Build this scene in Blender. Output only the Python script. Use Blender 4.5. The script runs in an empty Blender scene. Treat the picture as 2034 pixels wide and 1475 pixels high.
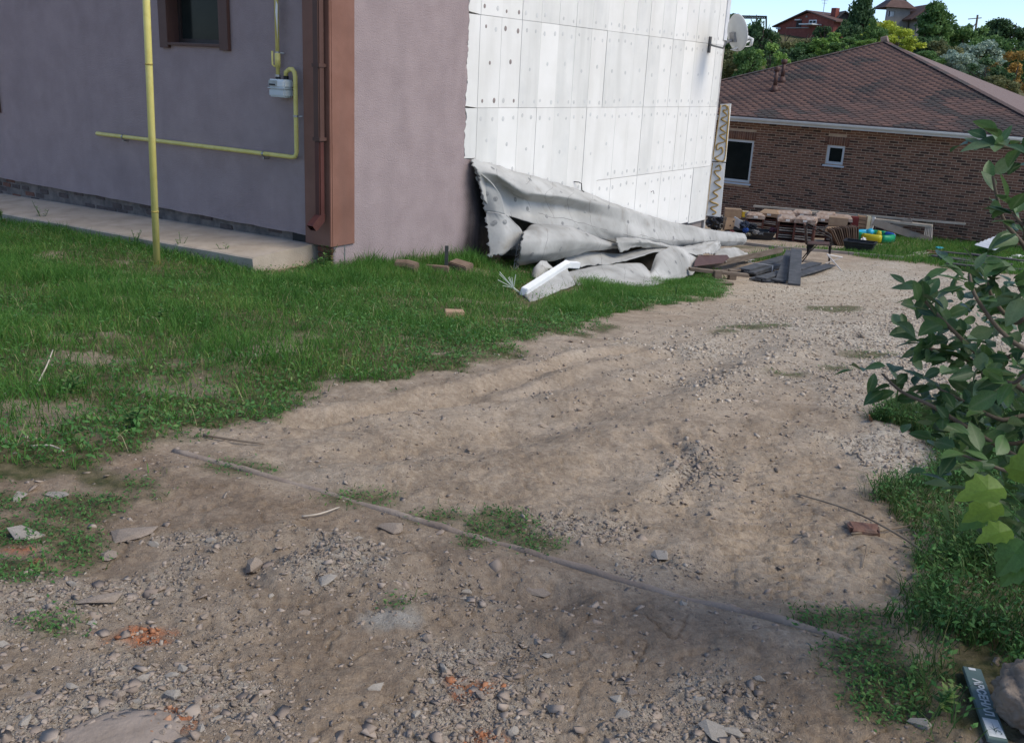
import bpy, bmesh, math, random
import numpy as np
from mathutils import Vector, Matrix

random.seed(7)
rng = np.random.default_rng(7)
SC = bpy.context.scene
COL = SC.collection

# ------------------------------------------------------------------ camera, sky, sun, exposure
FL, PITCH, ROLL, CAMZ = 1901.3, 0.304944, 0.0514907, 1.55
cp, sp, ct, st = math.cos(PITCH), math.sin(PITCH), math.cos(ROLL), math.sin(ROLL)
r0, u0, FW = np.array([1., 0, 0]), np.array([0, sp, cp]), np.array([0, cp, -sp])
RT, UP = r0 * ct + u0 * st, u0 * ct - r0 * st
CAM = np.array([0, 0, CAMZ])
cam = bpy.data.cameras.new('camera')
cam.sensor_width = 36; cam.lens = FL / 2034 * 36; cam.clip_start = 0.05; cam.clip_end = 2000
camo = bpy.data.objects.new('camera', cam); COL.objects.link(camo)
camo.matrix_world = Matrix(((RT[0], UP[0], -FW[0], 0), (RT[1], UP[1], -FW[1], 0), (RT[2], UP[2], -FW[2], CAMZ), (0, 0, 0, 1)))
SC.camera = camo

SUN_EL, SUN_AZ = math.radians(48), math.radians(112)      # azimuth clockwise from +Y
world = bpy.data.worlds.new('World'); SC.world = world; world.use_nodes = True
nt = world.node_tree; bg = nt.nodes['Background']
sky = nt.nodes.new('ShaderNodeTexSky'); sky.sky_type = 'NISHITA'; sky.sun_disc = False
sky.sun_elevation = SUN_EL; sky.sun_rotation = SUN_AZ; sky.air_density = 0.62; sky.dust_density = 0.5; sky.ozone_density = 1.7
nt.links.new(sky.outputs[0], bg.inputs[0]); bg.inputs[1].default_value = 0.13
sun = bpy.data.lights.new('sun', 'SUN'); sun.energy = 1.5; sun.angle = math.radians(33); sun.color = (1, 0.92, 0.77)
suno = bpy.data.objects.new('sun', sun); COL.objects.link(suno)
sd = Vector((math.sin(SUN_AZ) * math.cos(SUN_EL), math.cos(SUN_AZ) * math.cos(SUN_EL), math.sin(SUN_EL)))
suno.rotation_euler = sd.to_track_quat('Z', 'Y').to_euler(); suno.location = (20, -5, 25)
vs = SC.view_settings; vs.view_transform = 'Standard'; vs.look = 'None'; vs.gamma = 1; vs.exposure = 0.80; vs.use_curve_mapping = False
SC.cycles.max_bounces = 6; SC.cycles.diffuse_bounces = 3; SC.cycles.transparent_max_bounces = 4

# ------------------------------------------------------------------ measuring helpers (a picture point -> a place in the world)
def ray(px, py):
    return RT * ((px - 1017) / FL) + UP * ((737.5 - py) / FL) + FW
def on_plane(px, py, P0, n):
    v = ray(px, py); return CAM + v * (((np.array(P0) - CAM) @ n) / (v @ n))
def at_y(px, py, Y):
    v = ray(px, py); return CAM + v * (Y / v[1])

# ------------------------------------------------------------------ noise
def vnoise(x, y, seed=0):
    xi = np.floor(x).astype(np.int64); yi = np.floor(y).astype(np.int64)
    xf = x - xi; yf = y - yi
    u = xf * xf * (3 - 2 * xf); v = yf * yf * (3 - 2 * yf)
    def h(a, b):
        n = (a * 374761393 + b * 668265263 + seed * 144269504) & 0xFFFFFFFF
        n = ((n ^ (n >> 13)) * 1274126177) & 0xFFFFFFFF
        return ((n ^ (n >> 16)) & 0xFFFF) / 65535.0
    return (h(xi, yi) * (1 - u) + h(xi + 1, yi) * u) * (1 - v) + (h(xi, yi + 1) * (1 - u) + h(xi + 1, yi + 1) * u) * v
def fbm(x, y, o=4, seed=0):
    s = 0; a = 0.5; t = 0
    for i in range(o):
        s = s + a * vnoise(x * 2 ** i + 17 * i, y * 2 ** i - 9 * i, seed + i); t += a; a *= 0.5
    return s / t
def sstep(a, b, x):
    t = np.clip((x - a) / (b - a), 0, 1); return t * t * (3 - 2 * t)

# ------------------------------------------------------------------ terrain
CP = np.array([(0, 0, 0), (-3, 2, 0), (3, 2, 0), (0, 3, -.17), (-2, 5, -.32), (2, 5, -.33), (4.5, 5, -.33), (0, 7, -.48), (-5, 8, -.52),
    (-4.2, 10.6, -.74), (-2.6, 10.9, -.79), (-8, 14, -.90), (-2.1, 11.4, -.81), (-1.3, 12.7, -.95), (-.66, 13.58, -1.06), (0, 11, -1.02), (1.5, 13.2, -1.34), (0, 14.4, -1.32), (1, 15, -1.58), (3, 15.5, -1.70), (3, 18, -2.08), (4.5, 20.5, -2.3), (6.5, 21.5, -2.3),
    (9, 22, -2.3), (8, 25, -2.5), (13, 26, -2.55), (6, 30, -2.75), (12, 28, -2.62), (16, 24, -2.4), (3, 10, -.83), (6, 10, -.84), (6, 14, -1.42),
    (10, 14, -1.3), (4, 3, -.15), (-15, 14, -1.0), (-15, 5, -.3), (15, 10, -.8), (20, 30, -2.8), (0, 35, -3.1), (30, 40, -3.1), (-20, 35, -2.6),
    (0, -8, .2), (-10, -5, .2), (10, -5, .2), (22, 42, -3.1), (10, 42, -3.1)], float)
def _tps(r2): return np.where(r2 > 1e-9, r2 * np.log(r2 + 1e-12), 0) * 0.5
_n = len(CP); _A = np.zeros((_n + 3, _n + 3))
_A[:_n, :_n] = _tps(((CP[:, None, :2] - CP[None, :, :2]) ** 2).sum(-1)) + np.eye(_n) * 0.25
_A[:_n, _n] = 1; _A[:_n, _n + 1:] = CP[:, :2]; _A[_n, :_n] = 1; _A[_n + 1:, :_n] = CP[:, :2].T
_W = np.linalg.solve(_A, np.concatenate([CP[:, 2], [0, 0, 0]]))
def _g0(x, y):
    x = np.asarray(x, float); y = np.asarray(y, float)
    xc = np.clip(x, -22, 32); yc = np.clip(y, -9, 42)
    z = _W[_n] + _W[_n + 1] * xc + _W[_n + 2] * yc
    for i in range(_n): z = z + _W[i] * _tps((xc - CP[i, 0]) ** 2 + (yc - CP[i, 1]) ** 2)
    far = np.maximum(y - 0.15 * np.abs(x - 20), 0)
    hill = -3.1 + 10.4 * sstep(44, 122, far) + 4 * sstep(120, 320, far)
    k = sstep(34, 44, y)
    return z * (1 - k) + hill * k
_GX, _GY = np.arange(-30, 60.01, .25), np.arange(-12, 60.01, .25)
_GZ = _g0(*np.meshgrid(_GX, _GY, indexing='ij'))
def g0(x, y):
    x = np.asarray(x, float); y = np.asarray(y, float)
    fx = np.clip((x + 30) / .25, 0, len(_GX) - 1.001); fy = np.clip((y + 12) / .25, 0, len(_GY) - 1.001)
    i = fx.astype(int); j = fy.astype(int); u = fx - i; v = fy - j
    z = (_GZ[i, j] * (1 - u) + _GZ[i + 1, j] * u) * (1 - v) + (_GZ[i, j + 1] * (1 - u) + _GZ[i + 1, j + 1] * u) * v
    out = (x < -30) | (x > 59.9) | (y < -12) | (y > 59.9)
    if np.any(out): z = np.where(out, _g0(x, y), z)
    return z
def on_ground(px, py, dz=0.0):
    v = ray(px, py)
    T = 1.01 ** np.arange(480); Q = CAM + T[:, None] * v
    b = np.nonzero(Q[:, 2] - dz < g0(Q[:, 0], Q[:, 1]))[0]; k = b[0] if len(b) else 479
    lo, hi = T[max(k - 1, 0)], T[k]
    for i in range(25):
        m = (lo + hi) / 2; P = CAM + v * m
        if P[2] - dz < float(g0(P[0], P[1])): hi = m
        else: lo = m
    P = CAM + v * hi
    return np.array([P[0], P[1], float(g0(P[0], P[1])) + dz])
def gp(pts): return np.array([on_ground(*p)[:2] for p in pts])
def sdist(poly, x, y):
    """signed distance, negative inside"""
    lo = poly.min(0) - 2.0; hi = poly.max(0) + 2.0; sel = (x > lo[0]) & (x < hi[0]) & (y > lo[1]) & (y < hi[1])
    if not sel.all():
        out = np.full(x.shape, 9.0)
        if sel.any(): out[sel] = sdist(poly, x[sel], y[sel])
        return out
    d = np.full(x.shape, 1e9); ins = np.zeros(x.shape, bool); n = len(poly)
    for i in range(n):
        ax, ay = poly[i]; bx, by = poly[(i + 1) % n]
        ex, ey = bx - ax, by - ay
        t = np.clip(((x - ax) * ex + (y - ay) * ey) / (ex * ex + ey * ey + 1e-12), 0, 1)
        d = np.minimum(d, (x - ax - t * ex) ** 2 + (y - ay - t * ey) ** 2)
        c = (ay > y) != (by > y)
        with np.errstate(divide='ignore', invalid='ignore'):
            ins ^= c & (x < ex * (y - ay) / (ey if abs(ey) > 1e-12 else 1e-12) + ax)
    d = np.sqrt(d); return np.where(ins, -d, d)
def ldist(line, x, y):
    lo = line.min(0) - 1.0; hi = line.max(0) + 1.0; sel = (x > lo[0]) & (x < hi[0]) & (y > lo[1]) & (y < hi[1])
    if not sel.all():
        out = np.full(x.shape, 9.0)
        if sel.any(): out[sel] = ldist(line, x[sel], y[sel])
        return out
    d = np.full(x.shape, 1e9)
    for (ax, ay), (bx, by) in zip(line[:-1], line[1:]):
        ex, ey = bx - ax, by - ay
        t = np.clip(((x - ax) * ex + (y - ay) * ey) / (ex * ex + ey * ey + 1e-12), 0, 1)
        d = np.minimum(d, (x - ax - t * ex) ** 2 + (y - ay - t * ey) ** 2)
    return np.sqrt(d)
def ell(cx, cy, rx, ry):
    return gp([(cx + rx * math.cos(a) * random.uniform(.8, 1.15), cy + ry * math.sin(a) * random.uniform(.8, 1.15)) for a in np.linspace(0, 2 * math.pi, 13)[:-1]])

LAWN = gp([(-160, 425), (0, 425), (310, 500), (560, 540), (690, 505), (930, 490), (1060, 500), (1250, 520), (1390, 530), (1440, 560), (1425, 590), (1310, 605),
    (1225, 625), (1120, 658), (1050, 672), (1000, 690), (930, 690), (880, 702), (912, 735), (850, 745), (760, 770), (640, 768), (610, 795), (520, 815),
    (475, 838), (440, 850), (370, 868), (335, 888), (250, 892), (235, 985), (120, 965), (0, 945), (-200, 935)])
PATCHES = [ell(*e) for e in [(490, 930, 75, 12), (720, 990, 80, 12), (870, 1030, 50, 12), (980, 1045, 60, 25), (1060, 1080, 40, 12), (1640, 1235, 110, 26),
    (1720, 1300, 75, 45), (1770, 1370, 60, 40), (140, 1010, 80, 28), (70, 1060, 110, 28), (160, 1090, 70, 40), (30, 1145, 70, 22), (100, 1258, 48, 22), (15, 1000, 30, 20),
    (790, 1211, 26, 9), (1500, 652, 80, 6), (1200, 652, 26, 8), (1160, 665, 18, 5), (950, 703, 55, 14), (1650, 612, 60, 5), (1435, 662, 25, 4), (1660, 730, 30, 5),
    (938, 1072, 20, 14), (1560, 745, 40, 5), (1740, 705, 50, 6)]]
VERGE = gp([(1740, 835), (1770, 812), (1860, 830), (1900, 790), (2034, 745), (2500, 700), (2700, 1500), (1960, 1500), (1870, 1475), (1830, 1420), (1840, 1300), (1780, 1225),
    (1840, 1150), (1835, 1050), (1730, 985), (1730, 965), (1850, 950), (1880, 900), (1830, 860)])
FARGRASS = [gp([(1660, 500), (1700, 492), (1760, 488), (1900, 480), (2100, 480), (2100, 560), (2034, 545), (1930, 540), (1840, 525), (1760, 517), (1700, 510)]),
            gp([(1490, 520), (1500, 503), (1560, 500), (1560, 515), (1540, 530)]), gp([(1460, 488), (1700, 497), (1700, 503), (1560, 494), (1460, 494)])]
GRAV_FAR = gp([(1290, 700), (1330, 660), (1430, 600), (1440, 570), (1500, 555), (1640, 525), (1780, 520), (2100, 560), (2100, 760), (1900, 800), (1830, 860), (1740, 880), (1690, 800), (1560, 760), (1400, 770)])
GRAV_VERGE = gp([(1700, 870), (1760, 850), (1860, 890), (1900, 940), (1830, 960), (1750, 950), (1700, 920)])
GRAV_NEAR = [gp(q) for q in [[(-100, 1160), (120, 1165), (330, 1150), (520, 1160), (600, 1230), (480, 1300), (640, 1330), (620, 1500), (-100, 1500)],
    [(230, 1070), (400, 1060), (720, 1090), (760, 1140), (560, 1150), (330, 1150)], [(760, 1260), (1020, 1250), (1080, 1330), (1120, 1500), (720, 1500), (780, 1370)],
    [(1250, 1320), (1420, 1340), (1560, 1500), (1220, 1500)], [(1150, 1085), (1330, 1080), (1440, 1140), (1300, 1160)], [(1040, 1040), (1230, 1030), (1260, 1070), (1080, 1090)], [(1295, 985), (1310, 955), (1350, 925), (1370, 890), (1395, 895), (1385, 940), (1330, 985)], [(330, 1080), (760, 1060), (1000, 1190), (760, 1260), (560, 1230)]]]
ORANGE = [ell(365, 1455, 50, 28), ell(940, 1365, 40, 16), ell(35, 1095, 35, 10), ell(960, 1460, 36, 14), ell(235, 1275, 50, 14), ell(95, 882, 18, 10)]
PALE = [ell(780, 1240, 110, 42), ell(640, 1225, 40, 14), ell(230, 1455, 65, 22)]
RUTS = [(gp([(600, 835), (760, 812), (900, 785), (1010, 757), (1150, 712), (1270, 690)]), .10, .05), (gp([(1310, 985), (1340, 960), (1378, 925), (1345, 890), (1325, 870)]), .06, .022),
    (gp([(1270, 1090), (1340, 1010), (1420, 950), (1520, 860)]), .14, .02), (gp([(1440, 1180), (1500, 1060), (1560, 900), (1620, 780)]), .13, .025),
    (gp([(1580, 1180), (1600, 1060), (1650, 900), (1690, 790)]), .13, .02), (gp([(880, 1160), (1000, 1165), (1080, 1180)]), .12, .05), (gp([(490, 1150), (520, 1120), (600, 1100)]), .09, .035),
    (gp([(650, 830), (850, 805), (1100, 770), (1350, 700)]), .09, .02), (gp([(760, 900), (1000, 860), (1250, 790), (1500, 680)]), .2, .03), (gp([(700, 960), (1000, 930), (1300, 850), (1560, 700)]), .2, -.025)]
PIPE_LINE = gp([(345, 897), (600, 965), (850, 1040), (1000, 1082), (1250, 1158), (1500, 1222), (1700, 1275)])

def masks(x, y):
    w1 = (fbm(x * 2.2, y * 2.2, 4, 3) - .5); w2 = (fbm(x * 7, y * 7, 3, 9) - .5)
    warp = w1 * .5 + w2 * .22
    lawn = sstep(.12, -.14, sdist(LAWN, x, y) + warp * 1.5)
    bare = sstep(.64, .80, fbm(x * 1.7 + 3, y * 1.7, 4, 21)) * .8
    gr = lawn * (1 - bare * .75)
    for p in PATCHES: gr = np.maximum(gr, .85 * sstep(.10, -.05, sdist(p, x, y) + warp * .35))
    gr = np.maximum(gr, .95 * sstep(.08, -.12, sdist(VERGE, x, y) + warp * .6) * (1 - .6 * sstep(.52, .62, fbm(x * 3, y * 3, 3, 5))))
    for p in FARGRASS: gr = np.maximum(gr, .9 * sstep(.2, -.2, sdist(p, x, y) + warp))
    gf = sstep(.9, -1.0, sdist(GRAV_FAR, x, y) + warp * 3.0) * (.55 + .45 * sstep(.38, .6, fbm(x * 1.3, y * 1.3, 3, 46)))
    gf = np.maximum(gf, sstep(.1, -.12, sdist(GRAV_VERGE, x, y) + warp * .6))
    gn = np.zeros_like(x)
    for p in GRAV_NEAR: gn = np.maximum(gn, sstep(.12, -.16, sdist(p, x, y) + warp * .8))
    gn = gn * (.25 + .75 * sstep(.38, .56, fbm(x * 3.3, y * 3.3, 3, 44)))
    org = np.zeros_like(x); pal = np.zeros_like(x)
    for p in ORANGE: org = np.maximum(org, sstep(.03, -.05, sdist(p, x, y) + w2 * .35 + w1 * .1))
    for p in PALE: pal = np.maximum(pal, sstep(.03, -.05, sdist(p, x, y) + w2 * .2 + w1 * .15))
    return gr, gf, gn, org, pal

def relief(x, y):
    r = np.hypot(x, y)
    z = (fbm(x * .8, y * .8, 3, 50) - .5) * .09 + (fbm(x * 3, y * 3, 3, 51) - .5) * .04 + (fbm(x * 11, y * 11, 3, 52) - .5) * .016 * sstep(25, 8, r)
    z = z + (fbm(x * 34, y * 34, 2, 53) - .5) * .012 * sstep(12, 5, r)
    cl = sstep(14, 6, r)
    f5 = fbm(x * 3.1 + 4, y * 4.2, 4, 58); z = z + .009 * sstep(.485, .515, f5) * cl - .009 * np.exp(-((fbm(x * 5.5, y * 5.5, 3, 59) - .5) / .012) ** 2) * cl
    z = z + .005 * sstep(.52, .56, fbm(x * 13, y * 15, 3, 60)) * sstep(7, 4, r)
    for line, w, dep in RUTS[2:5]:
        d = ldist(line, x, y); z = z + .0045 * np.sign(np.sin(y * 75 + np.abs(d) * 30)) * sstep(w * 1.1, w * .7, d) * sstep(.42, .55, fbm(x * 2, y * 2, 2, 63))
    for line, w, dep in RUTS:
        d = ldist(line, x, y) + (fbm(x * 4, y * 4, 2, 77) - .5) * .12
        z = z - dep * np.exp(-(d / w) ** 2) + dep * .35 * np.exp(-((d - 1.7 * w) / (w * .6)) ** 2)
    kp = np.exp(-(ldist(PIPE_LINE, x, y) / .13) ** 2); z = z * (1 - .9 * kp)
    return z * sstep(90, 30, r)

# ------------------------------------------------------------------ materials
MATS = {}
def rgb(c): return (c[0], c[1], c[2], 1)
def mat(name, c1, c2=None, scale=5, rough=.85, bump=0.0, bscale=60, c3=None, scale3=1.2, amt3=.5, metal=0, spec=.3, stretch=None, world_co=False, sharp=(.35, .65)):
    if name in MATS: return MATS[name]
    m = bpy.data.materials.new(name); m.use_nodes = True; MATS[name] = m
    n = m.node_tree.nodes; l = m.node_tree.links; b = n['Principled BSDF']
    b.inputs['Roughness'].default_value = rough; b.inputs['Metallic'].default_value = metal; b.inputs['Specular IOR Level'].default_value = spec
    geo = n.new('ShaderNodeNewGeometry' if world_co else 'ShaderNodeTexCoord'); co = geo.outputs['Position'] if world_co else geo.outputs['Object']
    if stretch:
        mp = n.new('ShaderNodeMapping'); mp.inputs['Scale'].default_value = stretch; l.new(co, mp.inputs[0]); co = mp.outputs[0]
    def noise(s, d=5):
        t = n.new('ShaderNodeTexNoise'); t.inputs['Scale'].default_value = s; t.inputs['Detail'].default_value = d; t.inputs['Roughness'].default_value = .6; l.new(co, t.inputs['Vector']); return t
    if c2 is None: c2 = tuple(v * .8 for v in c1)
    t = noise(scale); rp = n.new('ShaderNodeValToRGB'); rp.color_ramp.elements[0].position = sharp[0]; rp.color_ramp.elements[1].position = sharp[1]
    rp.color_ramp.elements[0].color = rgb(c1); rp.color_ramp.elements[1].color = rgb(c2); l.new(t.outputs[0], rp.inputs[0]); out = rp.outputs[0]
    if c3 is not None:
        t3 = noise(scale3); r3 = n.new('ShaderNodeValToRGB'); r3.color_ramp.elements[0].position = .5; r3.color_ramp.elements[1].position = .72
        r3.color_ramp.elements[1].color = (amt3,) * 3 + (1,); l.new(t3.outputs[0], r3.inputs[0])
        mx = n.new('ShaderNodeMixRGB'); l.new(r3.outputs[0], mx.inputs[0]); l.new(out, mx.inputs[1]); mx.inputs[2].default_value = rgb(c3); out = mx.outputs[0]
    l.new(out, b.inputs['Base Color'])
    if bump:
        tb = noise(bscale, 4); bp = n.new('ShaderNodeBump'); bp.inputs['Strength'].default_value = bump; bp.inputs['Distance'].default_value = .01
        l.new(tb.outputs[0], bp.inputs['Height']); l.new(bp.outputs[0], b.inputs['Normal'])
    m['_'] = 0; del m['_']
    return m
def leafmat(name, ca, cb, cc, rough=.6, trans=.3, spec=.3, patch=0.0):
    """leaf / blade colour from the point attribute 'tint'"""
    m = bpy.data.materials.new(name); m.use_nodes = True; MATS[name] = m
    n = m.node_tree.nodes; l = m.node_tree.links; b = n['Principled BSDF']; o = n['Material Output']
    a = n.new('ShaderNodeAttribute'); a.attribute_name = 'tint'
    rp = n.new('ShaderNodeValToRGB'); e = rp.color_ramp.elements; e[0].color = rgb(ca); e[1].color = rgb(cc); x = e.new(.55); x.color = rgb(cb)
    src = a.outputs['Fac']
    if patch:
        g = n.new('ShaderNodeNewGeometry'); t = n.new('ShaderNodeTexNoise'); t.inputs['Scale'].default_value = patch; t.inputs['Detail'].default_value = 3; l.new(g.outputs['Position'], t.inputs['Vector'])
        mm = n.new('ShaderNodeMath'); mm.operation = 'MULTIPLY_ADD'; mm.inputs[1].default_value = 1.0; mm.inputs[2].default_value = -.5; l.new(t.outputs[0], mm.inputs[0])
        ad = n.new('ShaderNodeMath'); ad.operation = 'ADD'; ad.use_clamp = True; l.new(src, ad.inputs[0]); l.new(mm.outputs[0], ad.inputs[1]); src = ad.outputs[0]
    l.new(src, rp.inputs[0]); l.new(rp.outputs[0], b.inputs['Base Color'])
    b.inputs['Roughness'].default_value = rough; b.inputs['Specular IOR Level'].default_value = spec
    tr = n.new('ShaderNodeBsdfTranslucent'); l.new(rp.outputs[0], tr.inputs[0])
    mx = n.new('ShaderNodeMixShader'); mx.inputs[0].default_value = trans; l.new(b.outputs[0], mx.inputs[1]); l.new(tr.outputs[0], mx.inputs[2]); l.new(mx.outputs[0], o.inputs[0])
    return m

# ------------------------------------------------------------------ mesh helpers
WROOT = {}
def _link(name, me, m, parent, smooth=False):
    o = bpy.data.objects.new(name, me); COL.objects.link(o)
    if m is not None and not me.materials: me.materials.append(m)
    if smooth: me.polygons.foreach_set('use_smooth', np.ones(len(me.polygons), bool))
    if parent is not None:
        o.parent = parent
        if parent.name in WROOT: o.matrix_parent_inverse = Matrix.Translation(-Vector(WROOT[parent.name]))
    return o
def mesh_np(name, v, f, m=None, parent=None, smooth=False, attrs=None, mi=None, mats=None, uv=None):
    me = bpy.data.meshes.new(name); v = np.asarray(v, np.float32); f = np.asarray(f, np.int32); k = f.shape[1]
    me.vertices.add(len(v)); me.vertices.foreach_set('co', v.ravel())
    me.loops.add(f.size); me.loops.foreach_set('vertex_index', f.ravel())
    me.polygons.add(len(f)); me.polygons.foreach_set('loop_start', np.arange(len(f), dtype=np.int32) * k); me.polygons.foreach_set('loop_total', np.full(len(f), k, np.int32))
    if mats:
        for q in mats: me.materials.append(q)
    if mi is not None: me.polygons.foreach_set('material_index', np.asarray(mi, np.int32))
    me.update(calc_edges=True)
    for an, av in (attrs or {}).items():
        a = me.attributes.new(an, 'FLOAT', 'POINT'); a.data.foreach_set('value', np.asarray(av, np.float32))
    if uv is not None:
        ul = me.uv_layers.new(name='uv'); ul.data.foreach_set('uv', np.asarray(uv, np.float32)[f.ravel()].ravel())
    return _link(name, me, m, parent, smooth)
class MB:
    def __init__(s, fr=None): s.v = []; s.f = []; s.fr = fr
    def P(s, p): return tuple(s.fr(*p)) if s.fr else tuple(p)
    def add(s, vs, fs):
        k = len(s.v); s.v += [s.P(p) for p in vs]; s.f += [[i + k for i in f] for f in fs]; return s
    def box(s, a0, a1, b0, b1, c0, c1):
        return s.add([(a0, b0, c0), (a1, b0, c0), (a1, b1, c0), (a0, b1, c0), (a0, b0, c1), (a1, b0, c1), (a1, b1, c1), (a0, b1, c1)],
            [(0, 3, 2, 1), (4, 5, 6, 7), (0, 1, 5, 4), (1, 2, 6, 5), (2, 3, 7, 6), (3, 0, 4, 7)])
    def bar(s, p, q, w, h, up=(0, 0, 1), taper=1):
        p, q = Vector(s.P(p)), Vector(s.P(q)); d = (q - p).normalized(); u = Vector(up); r = d.cross(u)
        if r.length < 1e-4: r = d.cross(Vector((1, 0, 0)))
        r.normalize(); u = r.cross(d)
        fr, s.fr = s.fr, None; vs = []
        for c, k in ((p, 1), (q, taper)):
            for i, j in ((-1, -1), (1, -1), (1, 1), (-1, 1)): vs.append(tuple(c + r * (i * w / 2 * k) + u * (j * h / 2 * k)))
        s.add(vs, [(0, 1, 2, 3), (7, 6, 5, 4), (0, 4, 5, 1), (1, 5, 6, 2), (2, 6, 7, 3), (3, 7, 4, 0)]); s.fr = fr; return s
    def tube(s, pts, rad, n=8, cap=True):
        pts = [Vector(s.P(p)) for p in pts]; rad = rad if isinstance(rad, (list, tuple)) else [rad] * len(pts)
        vs = []; fs = []; pr = None
        for i, p in enumerate(pts):
            d = (pts[min(i + 1, len(pts) - 1)] - pts[max(i - 1, 0)]).normalized()
            if pr is None:
                pr = d.cross(Vector((0, 0, 1)))
                if pr.length < 1e-3: pr = d.cross(Vector((1, 0, 0)))
            r = (pr - d * pr.dot(d)).normalized(); pr = r; u = d.cross(r)
            for j in range(n):
                a = 2 * math.pi * j / n; vs.append(tuple(p + (r * math.cos(a) + u * math.sin(a)) * rad[i]))
        for i in range(len(pts) - 1):
            for j in range(n): fs.append((i * n + j, i * n + (j + 1) % n, (i + 1) * n + (j + 1) % n, (i + 1) * n + j))
        if cap: fs.append(tuple(range(n))[::-1]); fs.append(tuple(range((len(pts) - 1) * n, len(pts) * n)))
        fr, s.fr = s.fr, None; s.add(vs, fs); s.fr = fr; return s
    def prism(s, poly, b0, b1):
        """poly in (a, c), thickness along b"""
        n = len(poly); return s.add([(a, b0, c) for a, c in poly] + [(a, b1, c) for a, c in poly],
            [tuple(range(n)), tuple(range(2 * n - 1, n - 1, -1))] + [(i, i + n, (i + 1) % n + n, (i + 1) % n) for i in range(n)])
    def build(s, name, m, parent=None, smooth=False, bevel=0, jit=0):
        me = bpy.data.meshes.new(name); me.from_pydata(s.v, [], s.f)
        bm = bmesh.new(); bm.from_mesh(me)
        if bevel: bmesh.ops.bevel(bm, geom=bm.edges[:], offset=bevel, segments=2, affect='EDGES', clamp_overlap=True)
        if jit:
            for v in bm.verts: v.co += Vector((random.uniform(-jit, jit), random.uniform(-jit, jit), random.uniform(-jit, jit)))
        bmesh.ops.recalc_face_normals(bm, faces=bm.faces[:]); bm.to_mesh(me); bm.free()
        return _link(name, me, m, parent, smooth)
def tag(o, label=None, cat=None, group=None, kind=None):
    if label: o['label'] = label
    if cat: o['category'] = cat
    if group: o['group'] = group
    if kind: o['kind'] = kind
    return o
def thing(name, label, cat, loc=(0, 0, 0), rz=0, group=None, worldspace=False):
    o = bpy.data.objects.new(name, None); COL.objects.link(o); o.location = tuple(float(c) for c in loc); o.rotation_euler = (0, 0, rz); o.empty_display_size = .1
    if worldspace: WROOT[o.name] = tuple(float(c) for c in loc)
    return tag(o, label, cat, group)
def copy_tree(o, parent=None):
    c = o.copy(); COL.objects.link(c)
    if parent is not None: c.parent = parent
    for ch in list(o.children): copy_tree(ch, c)
    return c
def cr(P, m):
    """Catmull-Rom resample a list of rows (arrays) along axis 0 to m samples"""
    P = np.asarray(P, float); n = len(P); t = np.linspace(0, n - 1, m); i = np.clip(t.astype(int), 0, n - 2); f = (t - i).reshape((-1,) + (1,) * (P.ndim - 1))
    a = P[np.maximum(i - 1, 0)]; b = P[i]; c = P[i + 1]; d = P[np.minimum(i + 2, n - 1)]
    return .5 * (2 * b + (c - a) * f + (2 * a - 5 * b + 4 * c - d) * f ** 2 + (3 * b - a - 3 * c + d) * f ** 3)

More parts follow.
